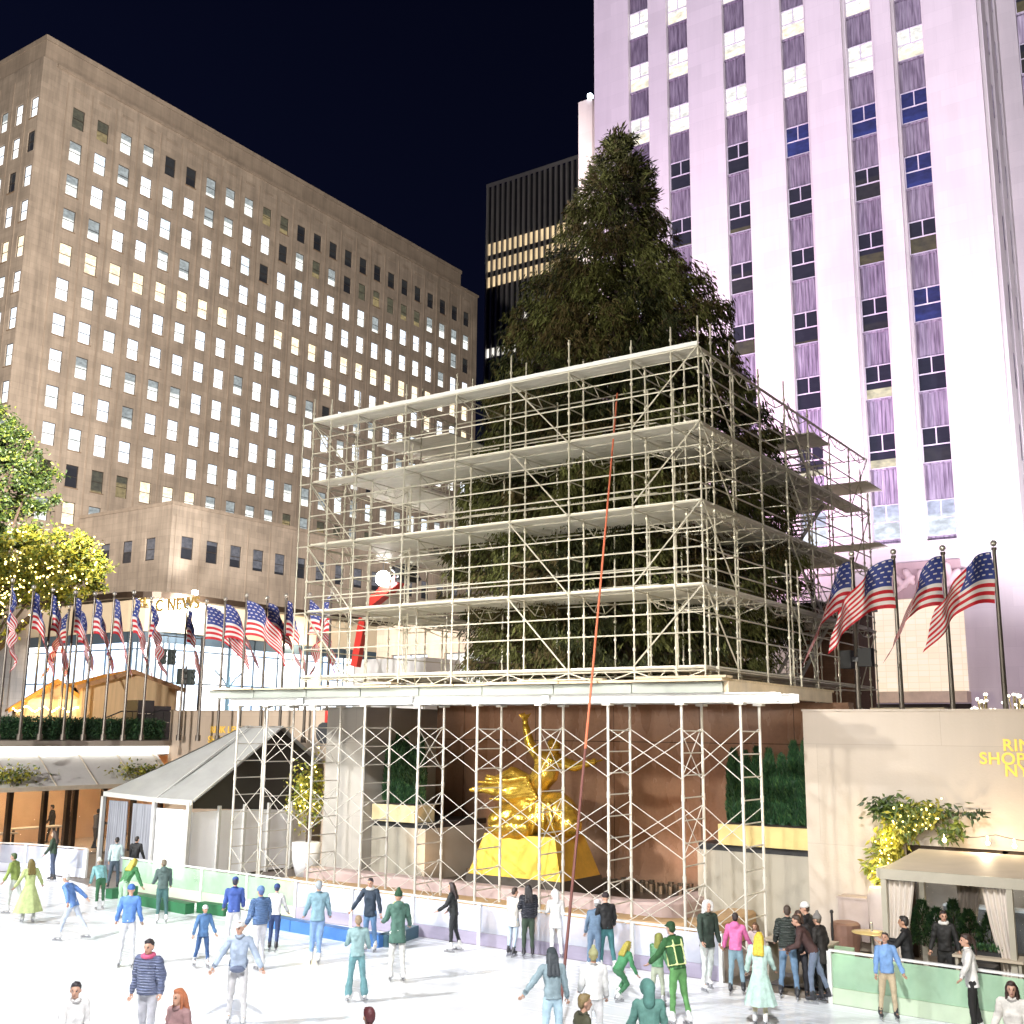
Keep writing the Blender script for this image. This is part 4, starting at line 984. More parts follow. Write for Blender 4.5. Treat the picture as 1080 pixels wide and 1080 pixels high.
kerb([gxy(211,962), gxy(240,966)], 'low dark block tinted as in green light behind the child in blue', [M_kg], (*gxy(225,964),0))
# ------------------------------------------------------------------ marquee
M_tent = pm('grey_canvas', (.29,.29,.28), .45, 0, .2, .5, bump=.25, bscale=1.5, stretch=(1,1,1))
M_pvc = pm('white_panel', (.78,.79,.82), .4, 0, .04, .6); M_blk2 = pm('black_canvas', (.02,.019,.017), .6, 0, .2, 1)
tx1, ty0, ty1, tx0 = -33.4, 28.0, 36.4, -38.4; yr = 32.3; zr = 5.55; ze = 2.85
t = thing('marquee', 'grey peaked canvas marquee with white side panels and a black gable', 'marquee', (-36, 31, 0))
xm = -35.3
def wavyroof(A, B, C, D, n=14, m=8, sag=.09):
    """bilinear canvas sheet A-B (eave) to D-C (ridge) with sag between frames, 3 cm thick"""
    mb = MB(); A, B, C, D = map(Vector, (A,B,C,D)); v = []
    for j in range(m+1):
        for i in range(n+1):
            u, w = i/n, j/m; p = A.lerp(B,u).lerp(D.lerp(C,u), w); p.z -= sag*math.sin(math.pi*w)*(.6+.4*math.sin(math.pi*u))+.025*math.sin(9*u+3*w); v.append(p)
    o = len(v); v += [p-Vector((0,0,.03)) for p in v]; f = []
    for j in range(m):
        for i in range(n):
            k = j*(n+1)+i; f += [(k,k+1,k+n+2,k+n+1), (o+k+n+1,o+k+n+2,o+k+1,o+k)]
    mb.add(v, f); return mb
wavyroof((xm,ty0,ze),(tx1+.25,ty0,ze-.02),(tx1+.25,yr,zr),(xm+.4,yr,zr)).build('roof', M_tent, t, smooth=True)
wavyroof((tx0,ty0,ze+.12),(xm,ty0,ze),(xm+.4,yr,zr),(xm-.2,yr,zr)).build('roof', M_tent, t, smooth=True)
wavyroof((tx0,ty1,ze+.1),(tx0,ty0,ze+.12),(xm-.2,yr,zr),(xm-.25,yr,zr)).build('roof', M_tent, t, smooth=True)
wavyroof((tx1+.25,34.6,4.2),(tx0,34.6,4.2),(xm-.2,yr,zr),(tx1+.25,yr,zr)).build('roof', M_tent, t, smooth=True)
g = MB(); g.prism([(tx1,ty0+.15,2.55),(tx1,34.5,2.2),(tx1,34.5,4.1),(tx1,yr,zr-.1),(tx1,ty0+.15,ze-.02)], (.03,0,0)); g.build('gable', M_blk2, t)
g = MB(); n = 5
for i in range(n): a = ty0+.1+(6.3)*i/n; g.box(tx1-.02, tx1+.025, a+.04, a+6.3/n-.04, .05, 2.42)
g.build('side_panel', M_pvc, t)
g = MB(); g.box(xm+.1, tx1-.1, ty0-.02, ty0+.02, .05, 2.5); g.build('front_panel', M_pvc, t)
g = MB()
for x, y in ((tx1+.05,ty0-.05),(xm,ty0-.05),(tx0,ty0-.05),(tx0,ty1)): g.box(x-.07, x+.07, y-.07, y+.07, 0, ze-.05)
for i in range(1, 5): a = ty0+.1+6.3*i/5; g.box(tx1+.03, tx1+.13, a-.06, a+.06, 0, 2.6)
for a, b in (((tx0,ty0-.05,ze+.05),(xm,ty0-.05,ze-.06)),((xm,ty0-.05,ze-.06),(tx1+.2,ty0-.05,ze-.08))): g.bar(a, b, .06, .18)
for x in (xm+.02, tx1+.2): g.bar((x,ty0,ze+.0),(x+.2 if x == xm+.02 else x,yr,zr+.02), .06, .06)
g.build('frame', pm('grey_frame', (.5,.5,.48), .4, .2), t)
def curtain(x0, y0, x1, y1, z0, z1, amp=.08, k=9, n=40, gather=None):
    mb = MB(); u = Vector((x1-x0, y1-y0, 0)); L = u.length; u.normalize(); nn = Vector((-u.y,u.x,0)); v = []; rows = 8
    for j in range(rows+1):
        w = j/rows; z = z0+(z1-z0)*w; s = 1 if gather is None else gather(w)
        for i in range(n+1):
            a = i/n; p = Vector((x0,y0,z))+u*L*a*s+nn*amp*math.sin(k*2*math.pi*a+1.3*math.sin(3*a))*(1.1-.4*w); v.append(p)
    f = [(j*(n+1)+i, j*(n+1)+i+1, (j+1)*(n+1)+i+1, (j+1)*(n+1)+i) for j in range(rows) for i in range(n)]
    o = len(v); v2 = [p+nn*.012 for p in v]; mb.add(v+v2, f+[(o+d,o+c,o+b,o+a) for a,b,c,d in f]); return mb
M_cur = pm('grey_curtain', (.22,.23,.26), .6, 0, .3, 1.5, stretch=(4,4,.3))
curtain(tx0+.1, ty0+.15, tx0+1.25, ty0+.15, .05, ze-.2).build('curtain', M_cur, t, smooth=True); curtain(tx0+1.6, ty0+.12, xm-.1, ty0+.12, .05, ze-.25).build('curtain', M_cur, t, smooth=True)
# ------------------------------------------------------------------ restaurant under the plaza at left
t = thing('restaurant_front', 'glazed restaurant front with dark mullions and a pale glass canopy at far left', 'restaurant', (XL, 30, 0))
RY0, RY1 = 20, 35
w = MB(); w.box(XL-6.5, XL-6.4, RY0, RY1+3, 0, 4.3); w.box(XL-6.4, XL-.3, RY1+3, RY1+3.1, 0, 4.3); w.build('interior_wall', pm('peach_wall', (.72,.46,.28), .7, 0, .08, .6), t)
w = MB(); w.box(XL-6.4, XL-.35, RY0, RY1+3, -.01, .06); w.build('interior_floor', pm('peach_floor', (.55,.42,.32), .35, 0, .2, .6), t)
w = MB(); w.box(XL-6.4, XL-.35, RY0, RY1+3, 4.2, 4.38); w.build('interior_ceiling', M_white, t)
w = MB()
for y in (22.5, 25.2, 28, 30.8, 33.4): w.box(XL-4.2, XL-2.2, y-.25, y+.25, 4.12, 4.18)
w.build('ceiling_light', em('warm_ceiling_light', (1,.72,.42), 45, True), t)
w = MB()
for y in (21, 23.4, 25.6, 27.3, 28.9, 30.0, 30.35, 31.8, 33.4, 34.9): w.box(XL-.28, XL-.08, y-.1, y+.1, 0, 3.1)
w.box(XL-.30, XL-.06, RY0, RY1, 3.1, 3.3); w.build('mullion', M_bronze, t)
w = MB(); w.box(XL-.2, XL-.18, RY0, RY1, .02, 3.08); w.build('glass', glass('restaurant_glass', (.4,.4,.4), .1), t)
w = MB(); w.prism([(XL-.05,RY0,4.26),(XL+1.5,RY0,3.0),(XL+1.5,RY0,2.92),(XL-.05,RY0,4.18)], (0,14.4,0)); w.build('canopy', pm('canopy_glass', (.62,.61,.58), .2, 0, .12, .6), t)
w = MB(); w.box(XL+1.5, XL+1.56, RY0, 34.4, 2.88, 3.06)
for k in range(8): w.bar((XL-.04,20.5+k*1.95,4.28),(XL+1.5,20.5+k*1.95,3.03), .03, .03)
w.build('canopy_frame', pm('canopy_trim', (.6,.52,.4), .4, .2), t)
w = MB(); w.box(XL-.04, XL+.06, RY0, RY1-.02, 4.28, 4.62); w.build('cove_light', em('cove_glow', (1,.97,.9), 3.2, True), t)
w = MB(); w.box(XL-.1, XL+.2, RY0, RY1-.02, 4.64, 4.86); w.build('ledge', M_tan, t)
def tableset(x, y, lab):
    t = thing('bar_table', lab, 'table', (x, y, .06)); m = MB(); m.box(x-.35, x+.35, y-1.3, y+1.3, .98, 1.04); m.build('table_top', pm('pale_top', (.6,.52,.42), .4), t)
    for yy in (-1.1, 1.1): m = MB(); m.box(x-.04, x+.04, y+yy-.04, y+yy+.04, .06, .98); m.build('leg', M_dark, t)
tableset(XL-1.6, 27.2, 'long pale topped bar table by the restaurant glass'); tableset(XL-2.2, 23.4, 'pale bar table deeper in the restaurant at the left edge'); tableset(XL-3.2, 30.6, 'pale bar table behind the seated dark figure in the restaurant')
# hedge along the plaza edge above the canopy
h = MB(); rh = random.Random(4)
for i in range(13000):
    y = rh.uniform(20, 34.7); f = rh.random(); x = XL-.05+abs(rh.gauss(0,.07)) if f < .6 else XL-rh.uniform(0,1.1); z = rh.uniform(4.95,5.72) if f < .6 else 5.72+rh.gauss(0,.06)
    leafquad(h, Vector((x,y,z)), Vector((rh.gauss(.4,.5),rh.gauss(0,.6),rh.gauss(.4,.5))), rv(), rh.uniform(.08,.16), .05, rh.choice((0,0,1,1,2)))
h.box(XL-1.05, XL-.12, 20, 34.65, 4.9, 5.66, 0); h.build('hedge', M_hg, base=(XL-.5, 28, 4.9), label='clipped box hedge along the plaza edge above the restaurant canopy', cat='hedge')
# ------------------------------------------------------------------ market chalets
M_or = pm('orange_boards', (.72,.33,.05), .55, 0, .15, 1, stretch=(1,6,1)); M_pine = pm('pine_boards', (.72,.52,.30), .6, 0, .14, 1, stretch=(6,6,.4), bump=.15); M_roofb = pm('brown_roof', (.42,.24,.12), .6, 0, .2, 1)
def chalet(lab, x0, x1, y0, y1, zw, zr, wall, roof, face, ov=.35, rot=0):
    ym = (y0+y1)/2; t = thing('market_chalet', lab, 'chalet', (x1, ym, ZP), 'wooden market chalets on the plaza'); t.rotation_euler = (0,0,R_(rot))
    w = MB(); w.prism([(x0,y0,ZP),(x0,y1,ZP),(x0,y1,zw),(x0,ym,zr-.08),(x0,y0,zw)], (x1-x0,0,0)); w.build('wall', wall, t)
    for s in (-1, 1):
        ye = y0-ov if s < 0 else y1+ov; zz = zw-(zr-zw)*ov/((y1-y0)/2); r = MB()
        r.prism([(x0-.3,ye,zz),(x0-.3,ym,zr),(x0-.3,ym,zr+.09),(x0-.3,ye,zz+.09)], (x1-x0+.6,0,0))
        k = x0-.25
        while k < x1+.2: r.prism([(k,ye,zz+.092),(k,ym,zr+.092),(k,ym,zr+.13),(k,ye,zz+.13)], (.04,0,0), 1); k += .62
        r.build('roof', [roof, M_or if roof is M_roofb else M_roofb], t)
    f = MB()
    for s in (-1, 1): 
        ye = y0-ov if s < 0 else y1+ov; zz = zw-(zr-zw)*ov/((y1-y0)/2); f.prism([(x1+.3,ye,zz-.12),(x1+.3,ym,zr-.12),(x1+.3,ym,zr+.1),(x1+.3,ye,zz+.1)], (.06,0,0))
    f.build('bargeboard', roof, t)
    if face:
        o = MB(); o.box(x1+.005, x1+.03, y0+.5, ym-.12, ZP+.7, ZP+1.9); o.box(x1+.005, x1+.03, ym+.12, y1-.5, ZP+.7, ZP+1.9); o.build('window', em('chalet_glow', (1,.66,.28), 1.6, var=.4, scale=2), t)
        o = MB(); 
        for a, b in ((y0+.42,y0+.5),(ym-.12,ym+.12),(y1-.5,y1-.42)): o.box(x1+.032, x1+.07, a, b, ZP+.6, ZP+2)
        o.box(x1+.032, x1+.07, y0+.4, y1-.4, ZP+1.9, ZP+2.0); o.build('window_frame', M_pine, t)
    return t
q0, q1 = atx(27,770,-50), atx(84,768,-50); ap = atx(57,718,-50)
chalet('orange roofed chalet with glowing windows behind the hedge', -55.5, -50, (q0.y+q1.y)/2-1.75, (q0.y+q1.y)/2+1.75, 6.45, ap.z, M_pine, M_or, True, rot=-30)
qc = (q0.y+q1.y)/2
q0, q1 = atx(97,768,-47.5), atx(171,768,-47.5); ap = atx(132,708,-47.5)
chalet('plain pine shed with a shallow brown gable behind the flagpoles', -54, -47.5, (q0.y+q1.y)/2-2.3, (q0.y+q1.y)/2+2.3, ap.z-.75, ap.z, M_pine, M_roofb, False, rot=-24)
ln = MB()
for i in range(40): 
    v_ = Matrix.Rotation(R_(-30), 3, 'Z') @ Vector((.45, -1.9+3.8*i/39, 0)); ln.ball((-50+v_.x, qc+v_.y, 6.3-.12*math.sin(i*.8)), .045, 6, 4)
ln.build('light_string', em('warm_bulb', (1,.75,.35), 14), base=(-49.6, qc, 6.2), label='string of warm bulbs along the orange roofed chalet', cat='string lights')
g0 = atx(150,768,-45.2)
t = thing('equipment_case', 'black equipment cases stacked at the end of the hedge', 'case', (-45.3, g0.y, ZP))
b = MB(); b.box(-45.9, -45.0, g0.y-.5, g0.y+.45, ZP, 6.75); b.box(-45.85, -45.05, g0.y+.5, g0.y+1.5, ZP, 6.5); b.build('case', pm('case_black', (.03,.03,.03), .5), t)
b = MB(); b.box(-44.99, -44.97, g0.y-.45, g0.y+.4, 5.3, 5.34); b.box(-44.99,-44.97, g0.y-.45, g0.y+.4, 6.1, 6.14); b.box(-45.03,-45.01, g0.y+.55, g0.y+1.4, 5.7, 5.74); b.build('trim', M_galv, t)
t = thing('handrail', 'sloping dark handrail in front of the black cases', 'railing', (-44.6, g0.y-2, ZP))
b = MB(); b.path([(-44.7,g0.y-4,5.3),(-44.7,g0.y-1.6,6.2),(-44.7,g0.y-.2,6.2)], .03); b.path([(-44.7,g0.y-3,5.0),(-44.7,g0.y+.6,6.3),(-44.7,g0.y+1.6,6.3)], .03); b.build('rail', M_dark, t)
b = MB()
for d in (-4,-3,-2,-1,-.2,.8,1.5): b.tube((-44.7,g0.y+d,ZP),(-44.7,g0.y+d,6.2 if d > -2 else 5.7), .025)
b.build('post', M_dark, t)
# ------------------------------------------------------------------ flags
M_fr = pm('flag_red', (.56,.018,.03), .65, 0, .12, 3); M_fw = pm('flag_white', (.80,.76,.74), .65, 0, .05, 3); M_fb = pm('flag_blue', (.035,.055,.25), .65, 0, .12, 3)
M_pole = pm('dark_pole', (.10,.085,.07), .35, .5, .15, 3); M_fin = pm('silver_ball', (.72,.68,.60), .25, .6)
HO, FL = 1.52, 2.6
def flagmesh(seed, wind, fold):
    """rows of 13 stripes, blue canton with white stars; wind 0 = hanging limp, 1 = flying"""
    rn = random.Random(seed); NV, NU = 39, 52; v = []; fs = []; ms = []
    a_tip = R_(82-62*wind); k = rn.uniform(1.3,1.9); ph = rn.uniform(0,6.28)
    for j in range(NV+1):
        w = j/NV; x = 0; z = 0
        for i in range(NU+1):
            u = i/NU
            if i:
                ang = a_tip*(min(1, u*(3+4.5*max(0,1-wind*4))))*(1-.12*w*(1-wind)); x += math.cos(ang)*FL/NU; z -= math.sin(ang)*FL/NU
            sq = 1-(.26*(1-wind))*min(1,u*2.2)
            y = fold*math.sin(k*2*math.pi*u*1.35+2.6*w*(1-wind)+ph)*min(1,u*3)+.35*fold*math.sin(5.1*u+7*w+ph)
            dx = -.30*(w-.5)*(1-wind)*min(1,u*2)*0
            v.append((.06+x+dx+ (w*HO*.33*min(1,wind*4+.12)*(1-wind))*min(1,u*2.5), y+.12*fold*math.sin(9*w), -.12-w*HO*sq+z))
    for j in range(NV):
        for i in range(NU):
            a = j*(NU+1)+i; fs.append((a,a+1,a+NU+2,a+NU+1)); s = j//3
            if s < 7 and i < NU*.4:
                jj, ii = j, i; star = (jj % 4 in (1,2)) and (ii % 4 in (1,2)) and jj < 20 and ii < 20
                if (jj//4) % 2: star = (jj % 4 in (1,2)) and ((ii+2) % 4 in (1,2)) and jj < 20 and ii < 20
                star = star and (jj % 4 == 1)
                ms.append(1 if star else 2)
            else: ms.append(0 if s % 2 == 0 else 1)
    me = bpy.data.meshes.new('flag'); me.from_pydata(v, [], fs)
    for m in (M_fr, M_fw, M_fb): me.materials.append(m)
    me.polygons.foreach_set('material_index', ms); me.polygons.foreach_set('use_smooth', [True]*len(fs)); me.update(); return me
limp2 = [flagmesh(60+i, .22, .2) for i in range(2)]
limp = [flagmesh(i, .0+.03*(i % 3), .15+.04*(i % 2)) for i in range(6)]; windy = [flagmesh(20+i, .42+.1*i, .17) for i in range(4)]
def flagpole(px, py, ztop, mesh, yaw, label, group, finial=True, r=.07):
    p = atz(px, py, ztop); t = thing('flagpole', label, 'flagpole', (p.x, p.y, ZP), group)
    b = MB(); b.tube((p.x,p.y,ZP),(p.x,p.y,ztop-.12), r, 10, r2=r*.62); b.tube((p.x,p.y,ZP),(p.x,p.y,ZP+.25), r*1.7, 10); b.tube((p.x-.0,p.y,ztop-.2),(p.x,p.y,ztop-.12), r*.9, 8); b.build('pole', M_pole, t)
    if finial: b = MB(); b.ball((p.x,p.y,ztop), .095, 10, 7); b.build('finial', M_fin, t, smooth=True)
    if mesh is not None:
        o = bpy.data.objects.new('flag', mesh); COL.objects.link(o); o.parent = t; o.location = (0,0,ztop-ZP-.12); o.rotation_euler = (0,0,yaw)
    return t
FLs = [(13.6,612,'limp',-.4,'leftmost flagpole, its flag hanging in two bunched folds'),(35.7,619,'limp',.5,'tall flagpole left of the orange chalet peak with a broad hanging flag'),(44.7,644,'none',0,'bare low flagpole just right of the broad hanging flag'),
 (56,622,'limp',.2,'flagpole over the orange chalet with a narrow mostly red hanging flag'),(63,641,'limp',.9,'low flagpole with a small shaded flag right of the narrow red one'),(73.3,640,'limp',2.6,'low flagpole half hidden behind the flag cluster above the chalets'),
 (79.8,624.6,'limp',.6,'tall flagpole in the cluster left of the pine shed, wide blue canton showing'),(84.3,639,'limp',.3,'low flagpole overlapped by the tall one at the pine shed left corner'),(100.5,626,'limp',-.5,'flagpole at the left end of the pine shed roof with twisted stripes'),
 (121,626,'limp',.1,'flagpole left of the pine shed peak with a slim drooping flag'),(141.4,624.6,'limp',-.2,'flagpole right of the pine shed peak with a slim drooping flag'),(160,631,'limp',-.3,'flagpole at the right side of the pine shed roof with a very narrow flag'),
 (197.8,637.6,'limp',.4,'flagpole standing alone beside the traffic signal, flag mostly striped'),(218,633.7,'wind',-.15,'flagpole with a spread flag flying right over the white storefront'),(238,632,'limp2',.1,'flagpole with a slanting drooping flag next to the spread one'),
 (260.5,628,'wind',0,'flagpole with the widest flying flag and large blue canton'),(282,630.5,'limp2',.2,'flagpole with a flag draped like a curtain beside the widest flag'),(302,628,'limp',.5,'slim flagpole in front of the warm wall lamp'),
 (327,627,'limp2',-.5,'flagpole near the scaffold corner with a wide tent shaped flag'),(350,621,'limp',2.9,'flagpole inside the left scaffold bay, flag folded to the left')]
for i, (px, py, kd, yw, lab) in enumerate(FLs):
    me = {'none': None, 'limp': limp[i % 6], 'wind': windy[i % 2], 'limp2': limp2[i % 2]}[kd]
    flagpole(px, py, 11.2, me, yw+R_(34+((i*37) % 50)-25), lab, 'flagpoles along the left plaza edge')
flagsR = [flagmesh(40+i, w, .2) for i, w in enumerate((.16,.52,.22,.50))]
for i, (px, py, lab) in enumerate(((898,584,'flagpole with black speakers and a dark folded flag at the scaffold corner'),(942,582,'second right hand flagpole with a flag blown left over the scaffold'),(994,578,'third right hand flagpole with a slim twisted flag before the glass block screen'),(1047.8,573,'rightmost flagpole with a broad flag and bright blue canton'))):
    flagpole(px, py, 11.0, flagsR[i], R_(34+180+(-8,6,-4,4)[i]), lab, 'flagpoles on the right hand parapet', r=.085)
p = atz(898,584,11.0)
t = thing('loudspeaker', 'pair of black loudspeakers clamped on the pole at the scaffold corner', 'loudspeaker', (p.x, p.y, 7.6))
b = MB(); b.box(p.x-.45, p.x-.12, p.y-.2, p.y+.15, 7.45, 8.0); b.box(p.x+.1, p.x+.5, p.y-.2, p.y+.15, 7.5, 8.05); b.build('cabinet', pm('speaker_black', (.008,.008,.008), .6), t)
b = MB(); b.box(p.x-.15, p.x+.13, p.y-.14, p.y-.1, 7.65, 7.8); b.build('clamp', M_dark, t)
# ------------------------------------------------------------------ street furniture beyond the parapet
def tsignal(px, py, X, lab, arm):
    p = atx(px, py, X); t = thing('traffic_signal', lab, 'traffic light', (X, p.y, ZP)); b = MB()
    if arm: b.tube((X,p.y+3.2,ZP),(X,p.y+3.2,p.z+1.6), .09, 8); b.tube((X,p.y+3.2,p.z+1.5),(X,p.y-1.2,p.z+1.5), .05, 6); b.tube((X,p.y,p.z+1.5),(X,p.y,p.z+.5), .03, 6)
    else: b.tube((X,p.y,ZP),(X,p.y,p.z+.7), .08, 8)
    b.build('pole', M_dark, t)
    for s in (-.42, .42):
        b = MB(); b.box(X-.2, X+.2, p.y+s-.22, p.y+s+.22, p.z-.62, p.z+.5)
        for k in range(3): b.tube((X+.2,p.y+s,p.z+.36-.4*k),(X+.38,p.y+s,p.z+.36-.4*k), .15, 8)
        b.build('signal_head', pm('signal_housing', (.012,.016,.016), .5), t)
tsignal(176, 692, -68, 'dark traffic signal hanging from an arm in front of the storefront', True); tsignal(196, 713, -64, 'low pedestrian signal with two heads beside a flagpole', False)
p = atx(242, 705, -60); t = thing('street_lamp', 'slender branching lamp post before the bright storefront', 'street lamp', (-60, p.y, ZP))
b = MB(); b.tube((-60,p.y,ZP),(-60,p.y,9.0), .14, 8, r2=.08); 
for s in (-1, 1): b.path([(-60,p.y,8.2),(-60,p.y+s*.6,8.9),(-60,p.y+s*1.3,9.4)], .05)
b.tube((-60,p.y,9.0),(-60,p.y,11.5), .05, 6); b.build('post', pm('blue_steel', (.06,.12,.17), .4, .4), t)
b = MB()
for i in range(26):
    x = -40.5+i*.52; b.box(x, x+.42, 36.2+random.random(), 36.9+random.random(), ZP, 5.9+random.random()*.55)
b.build('road_barrier', pm('clutter_dark', (.09,.08,.07), .6, 0, .5, 2), base=(-34,36.6,ZP), label='jumbled dark barriers and planters along the plaza behind the peach wall', cat='barrier')
# red boom lift inside the scaffold + lamp
M_red = pm('red_machine', (.50,.03,.02), .4, 0, .1, 2); M_bk = pm('black_rubber', (.02,.02,.022), .5)
LX = -24.9; a0 = aty(393,632,33.2); a1 = aty(432,606,33.2)
t = thing('boom_lift', 'red boom lift with a black basket head parked inside the scaffold', 'boom lift', (a0.x-1.2, 33.4, ZP))
b0 = aty(375,703,33.8); b1 = aty(384,652,33.8)
m = MB(); m.bar(b0, b1, .34, .26); m.build('lower_boom', M_red, t)
m = MB(); m.bar(aty(392,636,33.3), aty(424,610,33.3), .42, .40); m.build('upper_boom', M_red, t)
m = MB(); k0 = aty(428,605,33.2)
for i in range(8): m.tube(k0+Vector((random.uniform(-.5,.5),random.uniform(-.3,.3),random.uniform(-.5,.4))), k0+Vector((random.uniform(-.5,.5),random.uniform(-.3,.3),random.uniform(-.3,.6))), .09, 7)
m.box(k0.x-.3, k0.x+.3, k0.y-.3, k0.y+.3, k0.z-.35, k0.z+.35); m.build('head', M_bk, t)
m = MB(); m.bar(aty(388,655,33.6), aty(394,634,33.4), .18, .18, 0); m.box(b0.x-1.0, b0.x+1.0, 33.2, 34.6, ZP+.35, ZP+1.3, 1); m.build('chassis', [M_bk, M_red], t)
for dx in (-.8, .8):
    for y in (33.1, 34.7): m = MB(); m.tube((b0.x+dx,y-.15,ZP+.42),(b0.x+dx,y+.15,ZP+.42), .42, 14); m.build('wheel', M_bk, t)
p = aty(404, 610, 33.0); t = thing('work_light', 'glaring white work light hung beside the red boom lift', 'work light', p)
m = MB(); m.ball(p, .30, 12, 8); m.build('bulb', em('work_glow', (1,1,1), 90), t); m = MB(); m.tube(p+Vector((0,0,.15)), p+Vector((0,0,1.6)), .015, 5); m.box(p.x-.2,p.x+.2,p.y+.18,p.y+.24,p.z-.2,p.z+.2); m.build('bracket', M_dark, t)
p = aty(405,672,37.5); m = MB(); m.box(p.x-2.2, p.x+2.0, 38, 40.5, ZP, 8.6); m.build('site_shed', pm('shed_white', (.72,.71,.70), .5, 0, .08, .6), base=(p.x,39,ZP), label='white site shed standing on the plaza behind the scaffold left bays', cat='shed')
t = thing('brick_kiosk', 'low reddish brick kiosk seen through the right side of the scaffold', 'kiosk', (-9.5, 47, ZP)); q = aty(868,640,47)
m = MB(); m.box(q.x-1.6, q.x+1.2, 47, 50, ZP, q.z); m.build('wall', stone('kiosk_brick', (.16,.085,.055), .25, .08, jw=.006), t); m = MB(); m.box(q.x-1.8, q.x+1.4, 46.8, 50.2, q.z, q.z+.2); m.build('roof', M_dark, t)
for px, py, lab in ((1040,738,'left'),(1070,737,'right')):
    p = aty(px, py, 34.5); m = MB(); rr = random.Random(px)
    for i in range(22):
        a = rr.uniform(0,6.28); e = rr.uniform(.3,1.5); m.tube((p.x,p.y,ZP+.4),(p.x+.55*math.cos(a)*math.cos(e),p.y+.5*math.sin(a)*math.cos(e),ZP+.4+1.35*math.sin(e)), .02, 5); 
        m.ball((p.x+.55*math.cos(a)*math.cos(e),p.y+.5*math.sin(a)*math.cos(e),ZP+.4+1.35*math.sin(e)), .04, 6, 4, 1)
    m.tube((p.x,p.y,ZP),(p.x,p.y,ZP+.5), .14, 8); m.build('wire_ornament', [pm('brass_wire', (.25,.2,.1), .3, .7), em('tiny_bulb', (1,.95,.75), 6)], base=(p.x,p.y,ZP), label='spiky brass ornament with tiny bulbs on the parapet, the %s of the pair' % lab, cat='ornament', group='spiky brass ornaments on the right parapet')
p = aty(1000,743,34); m = MB(); m.lathe((p.x,p.y,ZP), [(.5,0),(.5,.06),(.34,.5),(.22,.95),(.06,1.28)], 14); m.build('orange_cover', pm('orange_tarp', (.75,.20,.04), .6, 0, .15, 3), base=(p.x,p.y,ZP), label='orange covered heap peeking over the right parapet', cat='tarp')
for px, lab in ((972,'cream crate stack left of the orange tarp'),(933,'pale crate stack beside the second flagpole')):
    p = aty(px,742,38); m = MB()
    for k in range(3): m.box(p.x-.7+.1*k, p.x+.7, 38, 39, ZP+.5*k, ZP+.5*k+.46)
    m.build('crate', pm('crate_cream', (.62,.52,.36), .7, 0, .2, 2), base=(p.x,38.5,ZP), label=lab, cat='crate')
# ------------------------------------------------------------------ street trees with fairy lights
M_lf = [pm('leaf_green', (.055,.09,.014), .5, 0, .3, 1), pm('leaf_yellow', (.25,.23,.02), .5, 0, .25, 1), pm('leaf_dark', (.022,.042,.009), .5, 0, .3, 1), pm('leaf_olive', (.12,.15,.02), .5, 0, .3, 1)]  # leaf_yellow paints the warm bulb glow into vine and shrub leaves
def street_tree(lab, base, blobs, n, ms, seed):
    rn = random.Random(seed); bx, by = base; t = thing('street_tree', lab, 'tree', (bx, by, ZP))
    tr = MB(); top = max(b[2] for b in blobs); tr.tube((bx,by,ZP),(bx,by,ZP+3.2), .24, 9, r2=.17)
    for b in blobs:
        c = Vector(b[:3]); tr.path([(bx,by,ZP+3.0), Vector((bx,by,ZP+3.0)).lerp(c,.5)+Vector((0,0,.3)), c], .07, 5)
        for i in range(5): tr.tube(c, c+rv()*b[3]*.8, .025, 4)
    tr.build('trunk', M_bark, t); cr = MB()
    for b in blobs:
        c = Vector(b[:3]); clus = [c+Vector((rn.gauss(0,.5)*b[3], rn.gauss(0,.5)*b[3], rn.gauss(0,.38)*b[3])) for _ in range(26)]
        for i in range(int(2.3*n*b[3]**1.6)):
            k = rn.choice(clus); p = k+rv()*abs(rn.gauss(0,.30))*max(.8,b[3]*.55); leafquad(cr, p, Vector((rn.gauss(0,1),rn.gauss(0,1),rn.gauss(-.3,.8))), rv(), rn.uniform(.16,.30), rn.uniform(.09,.15), rn.choice(ms))
    cr.build('crown', M_lf, t); return t
def P3(px, py, X): v = atx(px, py, X); return (v.x, v.y, v.z)
b1 = [P3(-20,470,-62)+(2.4,), P3(15,490,-60)+(2.0,), P3(25,525,-60)+(1.7,), P3(-20,550,-62)+(2.4,), P3(5,455,-61)+(1.3,), P3(40,505,-60)+(.9,)]
street_tree('green leafy street tree cut off by the left edge', (-62, b1[0][1]), b1, 620, (0,2,2,2,3), 1)
b2 = [P3(10,605,-52)+(2.0,), P3(45,598,-51)+(1.7,), P3(75,585,-51)+(1.5,), P3(88,605,-51)+(1.2,), P3(30,575,-52)+(1.2,), P3(-25,600,-52)+(2.2,), P3(60,625,-51)+(1.0,), P3(100,600,-51)+(.7,)]
street_tree('yellow green street tree strung with fairy lights above the left flags', (-53.5, b2[0][1]-.5), b2, 700, (1,1,1,3,3,0), 2)
fl = MB(); rn = random.Random(9)
for i in range(230):
    u = rn.random()**1.3; px = -10+115*u; py = 628-38*u+rn.gauss(0,15); 
    if i < 40: px, py = 15+rn.gauss(0,10), 560+rn.gauss(0,6)+ (30 if i % 3 else 0)
    fl.ball(P3(px, py, -50.6+rn.gauss(0,.5)), rn.uniform(.03,.06), 6, 4)
fl.build('fairy_lights', em('fairy_bulb', (1,.80,.26), 7), base=(-51, 24, 9), label='warm white fairy lights wound through the yellow green street tree', cat='fairy lights')
t = thing('lit_shrub', 'glowing yellow shrub in a white urn between the marquee and the stone pier', 'shrub', (-29.6, 31.3, 0))
sc_ = aty(326,835,31.3); cr = MB(); rn = random.Random(12)
